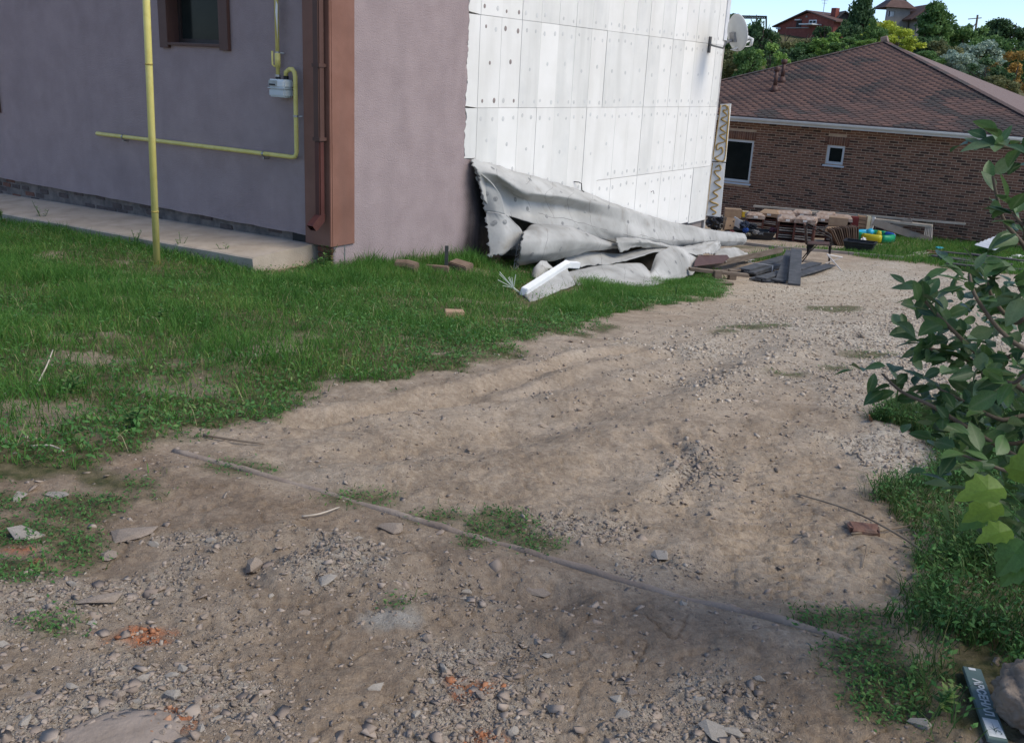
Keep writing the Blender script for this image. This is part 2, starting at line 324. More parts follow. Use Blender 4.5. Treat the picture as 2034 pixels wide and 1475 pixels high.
# ------------------------------------------------------------------ ground sheet
def build_ground():
    R = [0.25]
    while R[-1] < 900: R.append(R[-1] * (1.06 if R[-1] < 1.3 else 1.0036 if R[-1] < 5 else 1.0058 if R[-1] < 24 else 1.02 if R[-1] < 60 else 1.05))
    R = np.array(R)
    th = np.concatenate([np.arange(-180, -37, 4.), np.arange(-37, 37, .135), np.arange(37, 180, 4.)]); th = np.radians(th)
    rr, tt = np.meshgrid(R, th, indexing='ij'); x = (rr * np.sin(tt)).ravel(); y = (rr * np.cos(tt)).ravel()
    near = np.hypot(x, y) < 70
    z = g0(x, y); at = [np.zeros_like(x) for _ in range(5)]
    z[near] += relief(x[near], y[near]); mk = masks(x[near], y[near])
    for a, b in zip(at, mk): a[near] = b
    at[0] = np.maximum(at[0], sstep(36, 44, y))
    pa, pb_ = PIPE_LINE[0], PIPE_LINE[-1]; pdv = (pb_ - pa) / np.linalg.norm(pb_ - pa); sdn = (x - pa[0]) * pdv[1] - (y - pa[1]) * pdv[0] + (fbm(x * 1.5, y * 1.5, 4, 97) - .5) * 1.1
    road = sstep(-.05, .45, sdn) * (.55 + .45 * fbm(x * 2.5, y * 2.5, 4, 98))
    nr, nt_ = len(R), len(th)
    i, j = np.meshgrid(np.arange(nr - 1), np.arange(nt_), indexing='ij'); j2 = (j + 1) % nt_
    f = np.stack([i * nt_ + j, i * nt_ + j2, (i + 1) * nt_ + j2, (i + 1) * nt_ + j], -1).reshape(-1, 4)[:, ::-1]
    v = np.stack([x, y, z], -1); 
    m = bpy.data.materials.new('dry_earth'); m.use_nodes = True; n = m.node_tree.nodes; l = m.node_tree.links; b = n['Principled BSDF']
    b.inputs['Roughness'].default_value = .95; b.inputs['Specular IOR Level'].default_value = .15
    g = n.new('ShaderNodeNewGeometry')
    def noise(s, d=6, r=.62):
        t = n.new('ShaderNodeTexNoise'); t.inputs['Scale'].default_value = s; t.inputs['Detail'].default_value = d; t.inputs['Roughness'].default_value = r; l.new(g.outputs['Position'], t.inputs['Vector']); return t.outputs[0]
    def ramp(src, stops):
        rp = n.new('ShaderNodeValToRGB'); e = rp.color_ramp.elements
        e[0].position, e[0].color = stops[0][0], rgb(stops[0][1]); e[1].position, e[1].color = stops[-1][0], rgb(stops[-1][1])
        for p, c in stops[1:-1]: q = e.new(p); q.color = rgb(c)
        l.new(src, rp.inputs[0]); return rp.outputs[0]
    def mix(f, a, c):
        q = n.new('ShaderNodeMixRGB'); l.new(f, q.inputs[0])
        for s, k in ((a, 1), (c, 2)):
            if isinstance(s, tuple): q.inputs[k].default_value = rgb(s)
            else: l.new(s, q.inputs[k])
        return q.outputs[0]
    def attr(nm):
        a = n.new('ShaderNodeAttribute'); a.attribute_name = nm; return a.outputs['Fac']
    base = ramp(noise(1.3), [(.3, (0.362, 0.273, 0.192)), (.5, (0.484, 0.378, 0.275)), (.7, (0.589, 0.483, 0.369))])
    fine = ramp(noise(38, 5, .7), [(.3, (0.215, 0.162, 0.118)), (.52, (0.496, 0.394, 0.288)), (.72, (0.697, 0.592, 0.457))])
    half = n.new('ShaderNodeMixRGB'); half.inputs[0].default_value = .45; l.new(base, half.inputs[1]); l.new(fine, half.inputs[2]); c = half.outputs[0]
    peb = n.new('ShaderNodeTexVoronoi'); peb.inputs['Scale'].default_value = 42; l.new(g.outputs['Position'], peb.inputs['Vector'])
    pebc = n.new('ShaderNodeMixRGB'); pebc.blend_type = 'MIX'; pebc.inputs[0].default_value = .55; l.new(ramp(peb.outputs['Color'], [(.2, (0.336, 0.297, 0.237)), (.8, (0.779, 0.722, 0.605))]), pebc.inputs[2]); l.new(fine, pebc.inputs[1])
    dk = n.new('ShaderNodeMixRGB'); dk.blend_type = 'MULTIPLY'; dk.inputs[0].default_value = 1; l.new(half.outputs[0], dk.inputs[1]); dk.inputs[2].default_value = (.70, .66, .63, 1); c = mix(attr('road'), c, dk.outputs[0])
    crust = ramp(noise(4.5, 9, .72), [(.44, (.62, .6, .58)), (.56, (1, 1, 1))]); mc = n.new('ShaderNodeMixRGB'); mc.blend_type = 'MULTIPLY'; mc.inputs[0].default_value = .55; l.new(c, mc.inputs[1]); l.new(crust, mc.inputs[2]); c = mc.outputs[0]
    c = mix(attr('gravel_far'), c, pebc.outputs[0])
    pn = n.new('ShaderNodeMixRGB'); pn.inputs[0].default_value = .5; l.new(ramp(peb.outputs['Color'], [(.2, (0.242, 0.216, 0.184)), (.8, (0.484, 0.448, 0.375))]), pn.inputs[2]); l.new(fine, pn.inputs[1])
    c = mix(attr('gravel_near'), c, pn.outputs[0])
    soil = ramp(noise(14), [(.35, (.055, .07, .024)), (.65, (.20, .165, .09))])
    c = mix(attr('grass_mask'), c, soil)
    c = mix(attr('pale'), c, ramp(noise(20), [(.3, (.3, .26, .21)), (.7, (.46, .42, .36))]))
    c = mix(attr('orange'), c, ramp(noise(45), [(.35, (.25, .17, .12)), (.6, (.52, .2, .095))]))
    l.new(c, b.inputs['Base Color'])
    bn = n.new('ShaderNodeMath'); bn.operation = 'ADD'; l.new(noise(22, 8, .75), bn.inputs[0]); l.new(noise(120, 4, .7), bn.inputs[1])
    bp = n.new('ShaderNodeBump'); bp.inputs['Strength'].default_value = .9; bp.inputs['Distance'].default_value = .014; l.new(bn.outputs[0], bp.inputs['Height']); l.new(bp.outputs[0], b.inputs['Normal'])
    o = mesh_np('ground', v, f, m, None, True, dict(grass_mask=at[0], gravel_far=at[1], gravel_near=at[2], orange=at[3], pale=at[4], road=road))
    tag(o, kind='structure')
build_ground()
def gz(x, y): return float(g0(x, y) + relief(np.array([float(x)]), np.array([float(y)]))[0])
def gpt(px, py):
    P = on_ground(px, py)
    for i in range(3): P = on_ground(px, py, gz(P[0], P[1]) - float(g0(P[0], P[1])))
    return np.array([P[0], P[1], gz(P[0], P[1])])
# ------------------------------------------------------------------ purple house
PS = 0.582858742
WD = np.array([math.sin(PS), math.cos(PS), 0]); WN = np.array([math.cos(PS), -math.sin(PS), 0]); WZ = np.array([0, 0, 1.])
SO = np.array([-0.664515, 13.582783, 1.55 - 0.526085])          # side wall: first joint of the foam boards, second course
cnr = on_plane(657, 490, SO, WN); S0 = float((cnr - SO) @ WD)     # house corner along the side wall
CN = SO + WD * S0
def S(a, b, c): return SO + WD * a + WN * b + np.array([0, 0, c])                 # side wall frame: along, outwards, world height above SO
def SZ(a, b, c): return (SO + WD * a + WN * b) * np.array([1, 1, 0]) + np.array([0, 0, c])
def F(a, b, c): return (CN - WN * a - WD * b) * np.array([1, 1, 0]) + np.array([0, 0, c])   # front wall frame: to the left, outwards, height
def fpix(px, py, b=0.0):
    P = on_plane(px, py, CN - WD * b, -WD); return float((P - CN) @ -WN), float(P[2])
def spix(px, py, b=0.0):
    P = on_plane(px, py, SO + WN * b, WN); return float((P - SO) @ WD), float(P[2])
def W(px, py, b): return on_plane(px, py, SO + WN * b, WN)

plaster = mat('purple_plaster', (.315, .248, .242), (.362, .287, .28), 3, .92, .9, 70, c3=(.262, .207, .206), scale3=1.1, amt3=.6)
soffit = mat('brown_metal', (.085, .043, .033), (.10, .052, .04), 4, .55, .1, 30)
trimm = mat('brown_trim', (.215, .10, .068), (.25, .122, .086), 3, .6, .15, 80, c3=(.17, .082, .058), scale3=2.5)
yellow = mat('yellow_paint', (.64, .56, .17), (.70, .62, .22), 6, .45, .12, 90, c3=(.5, .4, .08), scale3=9, amt3=.4)
steel = mat('steel', (.3, .3, .3), (.38, .38, .37), 12, .4, metal=.8)
dark = mat('dark', (.012, .012, .013), (.02, .02, .02), 6, .6)
conc = mat('concrete', (.39, .32, .245), (.50, .42, .335), 2.2, .93, .5, 60, c3=(.28, .225, .175), scale3=4, amt3=.5)
plin = mat('plinth_mortar', (.10, .09, .085), (.22, .185, .16), 5, .95, .8, 25, c3=(.30, .24, .2), scale3=9, amt3=.4)
glassd = mat('dark_glass', (.010, .014, .013), (.018, .022, .02), 2, .12, spec=.08)
foam = mat('white_foam', (.77, .75, .70), (.83, .81, .765), 1.6, .9, .12, 220, c3=(.72, .70, .65), scale3=.9, amt3=.45)
foam2 = mat('weathered_foam', (.71, .695, .65), (.79, .775, .73), 1.2, .9, .12, 220, c3=(.63, .63, .605), scale3=2.2, amt3=.5)
foam3 = mat('bright_foam', (.80, .78, .73), (.85, .83, .785), 2, .9, .1, 220)
foams = [foam, foam, foam2, foam3]
joint = mat('joint', (.2, .19, .18), (.26, .25, .23), 9)
cap1 = mat('grey_cap', (.52, .515, .49), (.64, .63, .605), 30, .9)
capm = mat('pale_cap', (.60, .595, .57), (.68, .675, .65), 30, .9)
cap2 = mat('brown_cap', (.22, .18, .165), (.33, .28, .26), 30, .9)

def add_streaks(m, k=.16, c=(.22, .18, .18)):
    n = m.node_tree.nodes; l = m.node_tree.links; b = n['Principled BSDF']; src = b.inputs['Base Color'].links[0].from_socket
    g = n.new('ShaderNodeNewGeometry'); mp = n.new('ShaderNodeMapping'); mp.inputs['Scale'].default_value = (4, 4, .45); l.new(g.outputs['Position'], mp.inputs[0])
    t = n.new('ShaderNodeTexNoise'); t.inputs['Scale'].default_value = 1.0; t.inputs['Detail'].default_value = 6; l.new(mp.outputs[0], t.inputs['Vector'])
    r = n.new('ShaderNodeValToRGB'); r.color_ramp.elements[0].position = .48; r.color_ramp.elements[1].position = .72; r.color_ramp.elements[1].color = (k, k, k, 1); l.new(t.outputs[0], r.inputs[0])
    x = n.new('ShaderNodeMixRGB'); l.new(r.outputs[0], x.inputs[0]); l.new(src, x.inputs[1]); x.inputs[2].default_value = rgb(c); l.new(x.outputs[0], b.inputs['Base Color']); return m
add_streaks(plaster, .2); add_streaks(trimm, .35, (.13, .075, .06)); add_streaks(foam, .35, (.62, .60, .55)); add_streaks(foam2, .45, (.55, .54, .5))
house = thing('purple_house', 'large purple plastered house with brown corner trim and half bare white foam side', 'house', F(0, 0, -.9), worldspace=True)
ZT = 5.2
t_r, z_b = fpix(605, 462); PLZ = z_b           # lower edge of the plaster on the front
# front wall with window openings
w1 = [fpix(340, 84, 0), fpix(441, 92, 0)]; wx0, wx1 = w1[1][0], w1[0][0]; wz0 = w1[0][1]; wz1 = wz0 + .62
lw = fpix(0, 225, 0); lx0, lx1, lz0, lz1 = lw[0] - .02, lw[0] + 1.3, lw[1] + .06, lw[1] + 1.35
FLN = 12.0
def front_poly():
    xs = sorted({0.0, wx0, wx1, lx0, lx1, FLN}); zs = sorted({PLZ, wz0, wz1, lz0, lz1, ZT}); m = MB(F)
    for a0, a1 in zip(xs[:-1], xs[1:]):
        for c0, c1 in zip(zs[:-1], zs[1:]):
            am, cm = (a0 + a1) / 2, (c0 + c1) / 2
            if (wx0 < am < wx1 and wz0 < cm < wz1) or (lx0 < am < lx1 and lz0 < cm < lz1): continue
            m.box(a0, a1, -.22, 0, c0, c1)
    return m
m = front_poly()
m.build('front_wall', plaster, house)
# ragged lower plaster lip
xs = np.arange(0.2, FLN, .09); lip = [(0.05, PLZ + .012)] + [(x, PLZ - .012 - .03 * fbm(np.array([x * 3]), np.array([0.]), 4, 5)[0]) for x in xs] + [(FLN, PLZ + .012)]
MB(F).prism(lip, -.03, .004).build('plaster_edge', plaster, house)
# backing of the side wall
m = MB(SZ); m.box(S0 + .05, 8.38, -.35, -.06, -1.0, ZT); m.build('side_wall', mat('grey_block', (.2, .19, .18), (.3, .28, .26), 6, .95, .4, 30), house)
m = MB(F); m.box(0.3, FLN, -10.6, -10.3, -1.2, ZT); m.box(FLN - .3, FLN, -10.3, -.22, -1.2, ZT); m.build('rear_wall', MATS['grey_block'], house)
# flat eaves and roof, above the picture
m = MB(F); m.box(-.5, FLN + .5, -11.1, .5, ZT, ZT + .2); m.build('roof', soffit, house)
# purple plaster on the side wall, with a torn right edge and a patch mixed to black, low and to the right
def black_patch_mat():
    mm = bpy.data.materials.new('purple_plaster_black_patch'); mm.use_nodes = True; n = mm.node_tree.nodes; l = mm.node_tree.links; b = n['Principled BSDF']; b.inputs['Roughness'].default_value = .93
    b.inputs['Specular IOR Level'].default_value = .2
    tc = n.new('ShaderNodeTexCoord'); a = n.new('ShaderNodeAttribute'); a.attribute_name = 'black_mask'
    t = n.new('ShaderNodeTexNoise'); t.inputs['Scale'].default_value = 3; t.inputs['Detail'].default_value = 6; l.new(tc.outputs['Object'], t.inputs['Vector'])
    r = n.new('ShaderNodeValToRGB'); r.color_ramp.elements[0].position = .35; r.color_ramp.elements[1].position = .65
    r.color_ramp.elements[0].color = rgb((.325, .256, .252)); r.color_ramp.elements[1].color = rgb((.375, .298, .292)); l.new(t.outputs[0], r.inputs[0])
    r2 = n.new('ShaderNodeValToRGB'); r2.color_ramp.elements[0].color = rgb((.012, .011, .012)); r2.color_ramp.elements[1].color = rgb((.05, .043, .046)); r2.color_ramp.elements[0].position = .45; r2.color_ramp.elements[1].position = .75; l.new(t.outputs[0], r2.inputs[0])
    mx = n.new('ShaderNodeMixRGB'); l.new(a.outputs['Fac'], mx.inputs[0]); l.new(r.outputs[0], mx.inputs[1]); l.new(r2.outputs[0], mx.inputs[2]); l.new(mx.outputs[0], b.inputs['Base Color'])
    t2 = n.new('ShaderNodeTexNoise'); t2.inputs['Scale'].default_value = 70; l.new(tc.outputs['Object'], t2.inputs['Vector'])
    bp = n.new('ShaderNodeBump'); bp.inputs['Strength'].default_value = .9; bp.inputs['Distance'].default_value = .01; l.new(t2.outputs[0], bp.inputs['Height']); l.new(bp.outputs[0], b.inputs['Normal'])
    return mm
def side_plaster():
    zr = np.arange(-1.5, ZT, .035); zc = spix(930, 315)[1]; vs = []; fs = []; so = []
    K = 60
    for z in zr:
        e = -.26 + .05 * (fbm(np.array([z * 6.]), np.array([3.]), 4, 8)[0] - .5) + .035 * (vnoise(np.array([z * 22.]), np.array([1.]), 4)[0] - .5)
        if z < zc: e = -.26 + 1.0 * sstep(zc, zc - .1, np.array(z))
        for k in range(K):
            a = S0 + .045 + (e - S0 - .045) * k / (K - 1)
            vs.append(SZ(a, .004, z))
            nn = fbm(np.array([a * 1.6]), np.array([z * 1.6]), 4, 31)[0] - .5
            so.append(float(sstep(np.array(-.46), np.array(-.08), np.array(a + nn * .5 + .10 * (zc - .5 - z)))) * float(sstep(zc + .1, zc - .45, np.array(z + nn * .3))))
    for i in range(len(zr) - 1):
        for k in range(K - 1): fs.append((i * K + k, i * K + k + 1, (i + 1) * K + k + 1, (i + 1) * K + k))
    o = mesh_np('side_plaster', vs, fs, add_streaks(black_patch_mat(), .2), house, True, dict(black_mask=so))
    md = o.modifiers.new('t', 'SOLIDIFY'); md.thickness = .055; md.offset = -1
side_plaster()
# corner trim boards
m = MB(F); a1, zb = fpix(610, 470); zb = fpix(655, 490)[1]
m.box(-.03, a1, .0, .03, zb, ZT - .01); m.build('front_trim_board', trimm, house, bevel=.006)
m = MB(SZ); b1 = spix(701, 300)[0]; m.box(S0 - .0, b1, .002, .03, zb, ZT - .01); m.build('side_trim_board', trimm, house, bevel=.006)
# window
wn = MB(F); e = .05
for (q0, q1, r0_, r1_) in ((wx0, wx0 + e, wz0, wz1), (wx1 - e, wx1, wz0, wz1), (wx0 + e, wx1 - e, wz0, wz0 + e), (wx0 + e, wx1 - e, wz1 - e, wz1)): wn.box(q0, q1, -.17, -.12, r0_, r1_)
win = wn.build('window', mat('dark_frame', (.03, .022, .02), (.045, .03, .026), 8, .5), house)
MB(F).box(wx0 + e, wx1 - e, -.155, -.145, wz0 + e, wz1 - e).build('pane', glassd, win)
MB(F).box(wx0 - .02, wx1 + .02, -.12, .05, wz0 - .035, wz0 - .002).build('sill', soffit, win, bevel=.004)
for q0, q1 in ((wx0 - .17, wx0 - .004), (wx1 + .004, wx1 + .17)):
    MB(F).box(q0, q1, .003, .05, wz0 - .07, wz1 + .12).build('casing_board', soffit, win, bevel=.004)
MB(F).box(wx0 - .004, wx1 + .004, .003, .045, wz1 + .004, wz1 + .12).build('casing_head', soffit, win, bevel=.004)
for q0, q1 in ((wx0 - .004, wx0 + .002), (wx1 - .002, wx1 + .004)):
    MB(F).box(q0, q1, -.119, .04, wz0, wz1).build('reveal_board', soffit, win)
lwn = MB(F); 
for (q0, q1, r0_, r1_) in ((lx0, lx0 + e, lz0, lz1), (lx1 - e, lx1, lz0, lz1), (lx0 + e, lx1 - e, lz0, lz0 + e), (lx0 + e, lx1 - e, lz1 - e, lz1)): lwn.box(q0, q1, -.17, -.12, r0_, r1_)
lw_ = lwn.build('window', MATS['dark_frame'], house); MB(F).box(lx0 + e, lx1 - e, -.155, -.145, lz0 + e, lz1 - e).build('pane', glassd, lw_)
MB(F).box(lx0 - .03, lx0 + .02, .002, .055, lz0 - .05, lz1 + .1).build('casing_board', soffit, lw_, bevel=.004)
# plinth and its bricks
m = MB(F); m.box(.3, FLN, -.3, -.06, -1.5, PLZ + .02); m.box(-.0, .3, -.3, -.10, -1.5, zb + .02); m.build('plinth', plin, house)
m = MB(F); m.box(a1 - .05, a1 + .28, -.06, -.03, -1.2, PLZ + .01); m.build('bitumen_sheet', dark, house, jit=.008)
redb = [mat('red_brick_%d' % i, c, tuple(v * .7 for v in c), 14, .95, .5, 40, c3=(.10, .085, .08), scale3=10, amt3=.7) for i, c in enumerate([(.24, .105, .07), (.19, .09, .065), (.13, .10, .09)])]
bz0 = fpix(0, 386)[1] - .02
k = 0; zz = bz0
while zz < PLZ - .07:
    a = .5 + (.13 if k % 2 else 0)
    while a < FLN - .4:
        prob = .75 if a > 6.3 else .28
        if random.random() < prob:
            j = random.choice([0, 1, 2, 2]) if a > 6.3 else 2
            MB(F).box(a, a + random.uniform(.2, .245), -.1, random.uniform(-.055, -.042), zz, zz + .062).build('brick', redb[j], house, bevel=.006, jit=.004)
        a += .26
    zz += .076; k += 1
z0c = gz(*F(.1, .1, 0)[:2])
for kk in range(4):
    MB(F).box(.0 + .01 * (kk % 2), .24, -.12, -.015, zb - .085 - .08 * kk, zb - .02 - .08 * kk).build('brick', redb[kk % 2], house, bevel=.006, jit=.004)
for zz in (zb - .085, zb - .165, zb - .245):
    MB(SZ).box(S0 + .01, S0 + .2, -.12, -.012, zz, zz + .065).build('brick', redb[0], house, bevel=.006, jit=.004)
MB(SZ).tube([(S0 + .23, .0, zb + .02), (S0 + .23, .0, zb - .4)], .012, 6).build('conduit', steel, house)

# foam boards on the side wall, each its own part, with anchor caps
def foam_board(a0, a1, z0, z1, mt, d=0, caps=True, ragged=None, brown=False):
    m = MB(SZ)
    if ragged: m.prism(ragged, -.05, .006 + d)
    else: m.box(a0 + .0018, a1 - .0018, -.05, .006 + d, z0 + .002, z1 - .002)
    o = m.build('foam_board', mt, house, bevel=0 if ragged else .002)
    if caps:
        w = a1 - a0; pts = []
        top = [(a0 + w * .22, z1 - .13), (a0 + w * .76, z1 - .15)]; bot = [(a0 + w * .2, z0 + .1), (a0 + w * .8, z0 + .09)]
        pts = top + [(a0 + w * .5, (z0 + z1) / 2 + random.uniform(-.06, .06))] + bot
        for a, z in pts:
            if random.random() < .10: continue
            a += random.uniform(-.025, .025); z += random.uniform(-.025, .025); r = random.uniform(.024, .038)
            q = MB(SZ); n = 10
            ring = [(a + r * math.cos(2 * math.pi * i / n) * .85, .008 + d, z + r * math.sin(2 * math.pi * i / n)) for i in range(n)]
            q.add(ring + [(a, .0105 + d, z)] + [(p[0], .004 + d, p[2]) for p in ring], [(i, (i + 1) % n, n) for i in range(n)] + [(i, n + 1 + i, n + 1 + (i + 1) % n, (i + 1) % n) for i in range(n)])
            q.build('anchor_cap', cap2 if brown and random.random() < .8 else (cap1 if random.random() < .55 else capm), o)
    return o
zs = SO[2]
TLA, TLZ = zip(*[spix(*q) for q in ((936, 316), (985, 328), (1060, 352), (1140, 373), (1230, 409))])
for r, (z0, z1) in enumerate(((zs - 1.2, zs), (zs, zs + 1.2), (zs + 1.2, zs + 2.4), (zs + 2.4, zs + 3.6))):
    for k in range(-1, 17):
        a0, a1 = .5 * k, min(.5 * k + .5, 8.36)
        if k == 16: a1 = 8.36
        rg = None
        if k == -1:
            zl = spix(930, 316)[1] if r == 0 else z0
            a0 = -.27; pts = [(-.003, zl + .003), (-.003, z1 - .003)]
            for z in np.arange(z1 - .003, zl, -.03): pts.append((-.25 + .05 * (fbm(np.array([z * 6.]), np.array([3.]), 4, 8)[0] - .5) + .04 * (vnoise(np.array([z * 25.]), np.array([9.]), 4)[0] - .5) - .012, z))
            rg = pts
        mt = random.choice(foams); zq = z0
        if r == 0 and 0 <= k <= 6: zq = float(np.interp(a0 + .25, TLA, TLZ)) - .10
        if r == 1 and 7 <= k <= 10: mt = foam2
        if r == 2 and 2 <= k <= 6: mt = foam2
        foam_board(a0, a1, zq, z1, mt, random.choice([0, 0, .002, -.003, .004]), caps=k >= 0 and r < 3, ragged=rg, brown=(r >= 1 and k <= 1))
zlow = spix(1388, 436)[1]
for k in range(6, 16):
    a0, a1 = .5 * k + .0, .5 * k + .5
    if k == 15: a0, a1 = 7.5, 8.36
    foam_board(a0, a1, zs - 1.2 - (zs - 1.2 - zlow) if k < 15 else zlow - .03, zs - 1.203, foam3 if k < 15 else foam2, random.choice([.0, .002, .004]) + (.012 if k == 15 else 0))
MB(SZ).box(3.0, 8.36, -.3, -.055, -2.6, -1.0).build('foundation', mat('grey_foundation', (.25, .22, .2), (.34, .29, .26), 5, .95, .6, 25, c3=(.3, .16, .11), scale3=4, amt3=.5), house)
MB(SZ).box(8.365, 8.44, -.3, .002, -1.6, ZT).build('end_render', mat('weathered_render', (.3, .29, .28), (.5, .48, .46), 5, .95, .4, 30, c3=(.42, .28, .12), scale3=3, amt3=.5), house)
MB(SZ).box(8.30, 8.46, -.03, .03, zs + 1.3, ZT).build('corner_strip', mat('pale_strip', (.62, .62, .63), (.7, .7, .7), 5, .7), house)
# bent tie wire sticking out of the wall
MB().tube([W(1140, 361, .01), W(1150, 362, .06), W(1155, 365, .08), W(1156, 378, .10), W(1160, 381, .1)], .008, 5).build('bent_wire', dark, house)
MB().tube([W(1293, 381, .01), W(1298, 379, .05), W(1299, 385, .06)], .006, 5).build('bent_wire', dark, house)

# concrete apron along the front
am, az = fpix(0, 385); azr = fpix(620, 484)[1]
ap = MB(F); frt = []
for i in range(41):
    a = .28 + (FLN - .28) * i / 40
    zt = azr + (az - azr) * (a - .3) / (am - .3); wdt = .95 + .04 * (fbm(np.array([a * 2.]), np.array([0.]), 3, 61)[0] - .5)
    frt.append((a, zt, wdt))
vs = []; fs = []
for a, zt, wd in frt:
    vs += [(a, -.08, zt), (a, wd * .5, zt - .02), (a, wd - .02, zt - .045), (a, wd, zt - .06), (a, wd - .01, zt - .2), (a, wd - .05, zt - .55), (a, -.08, zt - .55)]
for i in range(40):
    for j in range(7): fs.append((i * 7 + j, i * 7 + (j + 1) % 7, (i + 1) * 7 + (j + 1) % 7, (i + 1) * 7 + j))
fs += [tuple(range(7)), tuple(range(40 * 7, 41 * 7))]
ap.add(vs, fs); tag(ap.build('concrete_path', conc), kind='structure')

# yellow gas post in the grass
pb = gpt(312, 524); ptop = at_y(290.5, 0, pb[1]); dr = (ptop - pb); dr = dr / dr[2]
post = thing('gas_post', 'tall yellow painted steel pipe post standing in the grass before the purple house', 'pipe post', pb)
PR = .038
MB().tube([tuple(dr * -.3), tuple(dr * 2.2), tuple(dr * 4.6)], PR, 18).build('pole', yellow, post, True)
for py in (128, 420):
    Q = at_y(300, py, pb[1]); zz = Q[2] - pb[2]
    MB().tube([tuple(dr * (zz - .008)), tuple(dr * (zz + .008))], PR + .004, 18).build('weld_ring', mat('old_yellow', (.5, .4, .09), (.25, .18, .06), 30, .6), post, True)
# yellow gas pipe with the meter
gp_ = thing('gas_pipe', 'thin yellow gas pipe running across the purple wall and up past the meter', 'gas pipe', F(1, 0, 0), worldspace=True)
B = .075
def fp(px, py, b=B): q = fpix(px, py, b); return (q[0], b, q[1])
pl, pr_ = fp(190, 265), fp(588, 313); vt = fp(588, 150); 
ptsA = [(pl[0], -.02, pl[2] - .01), (pl[0], .03, pl[2] - .003), (pl[0] - .02, .065, pl[2]), (pl[0] - .06, B, pl[2])]
xr = fp(588, 240)[0]
ptsA += [(xr + .07, B, pr_[2] + .0), (xr + .02, B, pr_[2] + .012), (xr, B, pr_[2] + .06)]
zt = fp(575, 137)[2]; xm = fp(568, 152)[0]
ptsA += [(xr, B, zt - .08), (xr + .012, B, zt - .035), (xr + .045, B, zt - .003), (xr + .09, B, zt - .004), (xm - .0, B, zt - .04), (xm, B, fp(568, 155)[2])]
MB(F).tube(ptsA, .026, 12).build('pipe', yellow, gp_, True)
xl = fp(551, 100)[0]; zm = fp(551, 156)[2]
MB(F).tube([(xl, B, zm), (xl, B, ZT - .3)], .024, 12).build('pipe', yellow, gp_, True)
MB(F).tube([(xl, B, zm + .12), (xl, B, zm + .28)], .034, 12).build('valve', yellow, gp_, True)
MB(F).tube([(xl + .02, B + .02, zm + .13), (xl + .055, B + .03, zm + .15), (xl + .055, B + .03, zm + .3)], .012, 8).build('valve_handle', yellow, gp_, True)
for zz in (zm + .03, fp(551, 105)[2]):
    MB(F).tube([(xl, B, zz - .012), (xl, B, zz + .012)], .034, 10).build('clamp', steel, gp_)
    
MB(F).bar((xl - .07, B * .5, fp(551, 105)[2]), (xl, B, fp(551, 105)[2]), .014, .014).build('bracket', steel, gp_)
for (px, py) in ((245, 272), (524, 306)):
    q = fp(px, py); MB(F).tube([(q[0] - .012, B, q[2]), (q[0] + .012, B, q[2])], .033, 10).build('clamp', steel, gp_)
    MB(F).bar((q[0], 0, q[2] - .05), (q[0], B + .01, q[2] - .05), .02, .02).build('bracket', steel, gp_)
q = fp(589, 231); MB(F).tube([(xr, B, q[2] - .012), (xr, B, q[2] + .012)], .033, 10).build('clamp', steel, gp_)
MB(F).bar((xr - .06, B * .4, q[2]), (xr, B, q[2]), .014, .014).build('bracket', steel, gp_)
# strip of torn white plastic hanging from the riser
MB(F).add([(xl - .03, .11, zm + .85), (xl - .065, .115, zm + .8), (xl - .06, .12, zm + .6), (xl - .045, .112, zm + .42), (xl - .04, .118, zm + .6), (xl - .02, .112, zm + .72)], [(0, 1, 2, 4, 5), (2, 3, 4)]).build('plastic_rag', foam3, None)
tag(bpy.data.objects['plastic_rag'], 'scrap of white plastic caught on the yellow gas riser', 'plastic scrap')
# meter
mx0, mx1 = fp(577, 175)[0], fp(545, 175)[0]; mz0, mz1 = fp(560, 193)[2], fp(560, 156)[2]; mc = (mx0 + mx1) / 2
met = thing('gas_meter', 'white gas meter box hanging on the purple wall under the yellow pipe', 'gas meter', F(mc, 0, mz0), worldspace=True)
mw = mat('white_enamel', (.62, .66, .66), (.7, .74, .74), 4, .4); mg = mat('grey_enamel', (.5, .55, .56), (.56, .6, .61), 4, .4)
MB(F).box(mx0, mx1, .02, .17, mz0, mz0 + (mz1 - mz0) * .47).build('lower_case', mg, met, bevel=.018)
MB(F).box(mx0, mx1, .02, .175, mz0 + (mz1 - mz0) * .49, mz1 - .01).build('upper_case', mw, met, bevel=.018)
MB(F).box(mx0 - .004, mx1 + .004, .015, .18, mz0 + (mz1 - mz0) * .47 - .004, mz0 + (mz1 - mz0) * .49 + .004).build('seam_flange', mg, met, bevel=.003)
zc_ = mz0 + (mz1 - mz0) * .72
MB(F).box(mc - .02, mx1 - .02, .17, .185, zc_ - .03, zc_ + .035).build('counter_window', mat('counter_grey', (.3, .33, .33), (.4, .43, .42), 20, .3), met, bevel=.004)
MB(F).box(mc - .0, mx1 - .035, .184, .188, zc_ - .022, zc_ - .004).build('counter', dark, met)
for x in (xl, xm): MB(F).tube([(x, B, mz1 - .012), (x, B, mz1 + .03)], .03, 10).build('inlet_nut', dark, met)
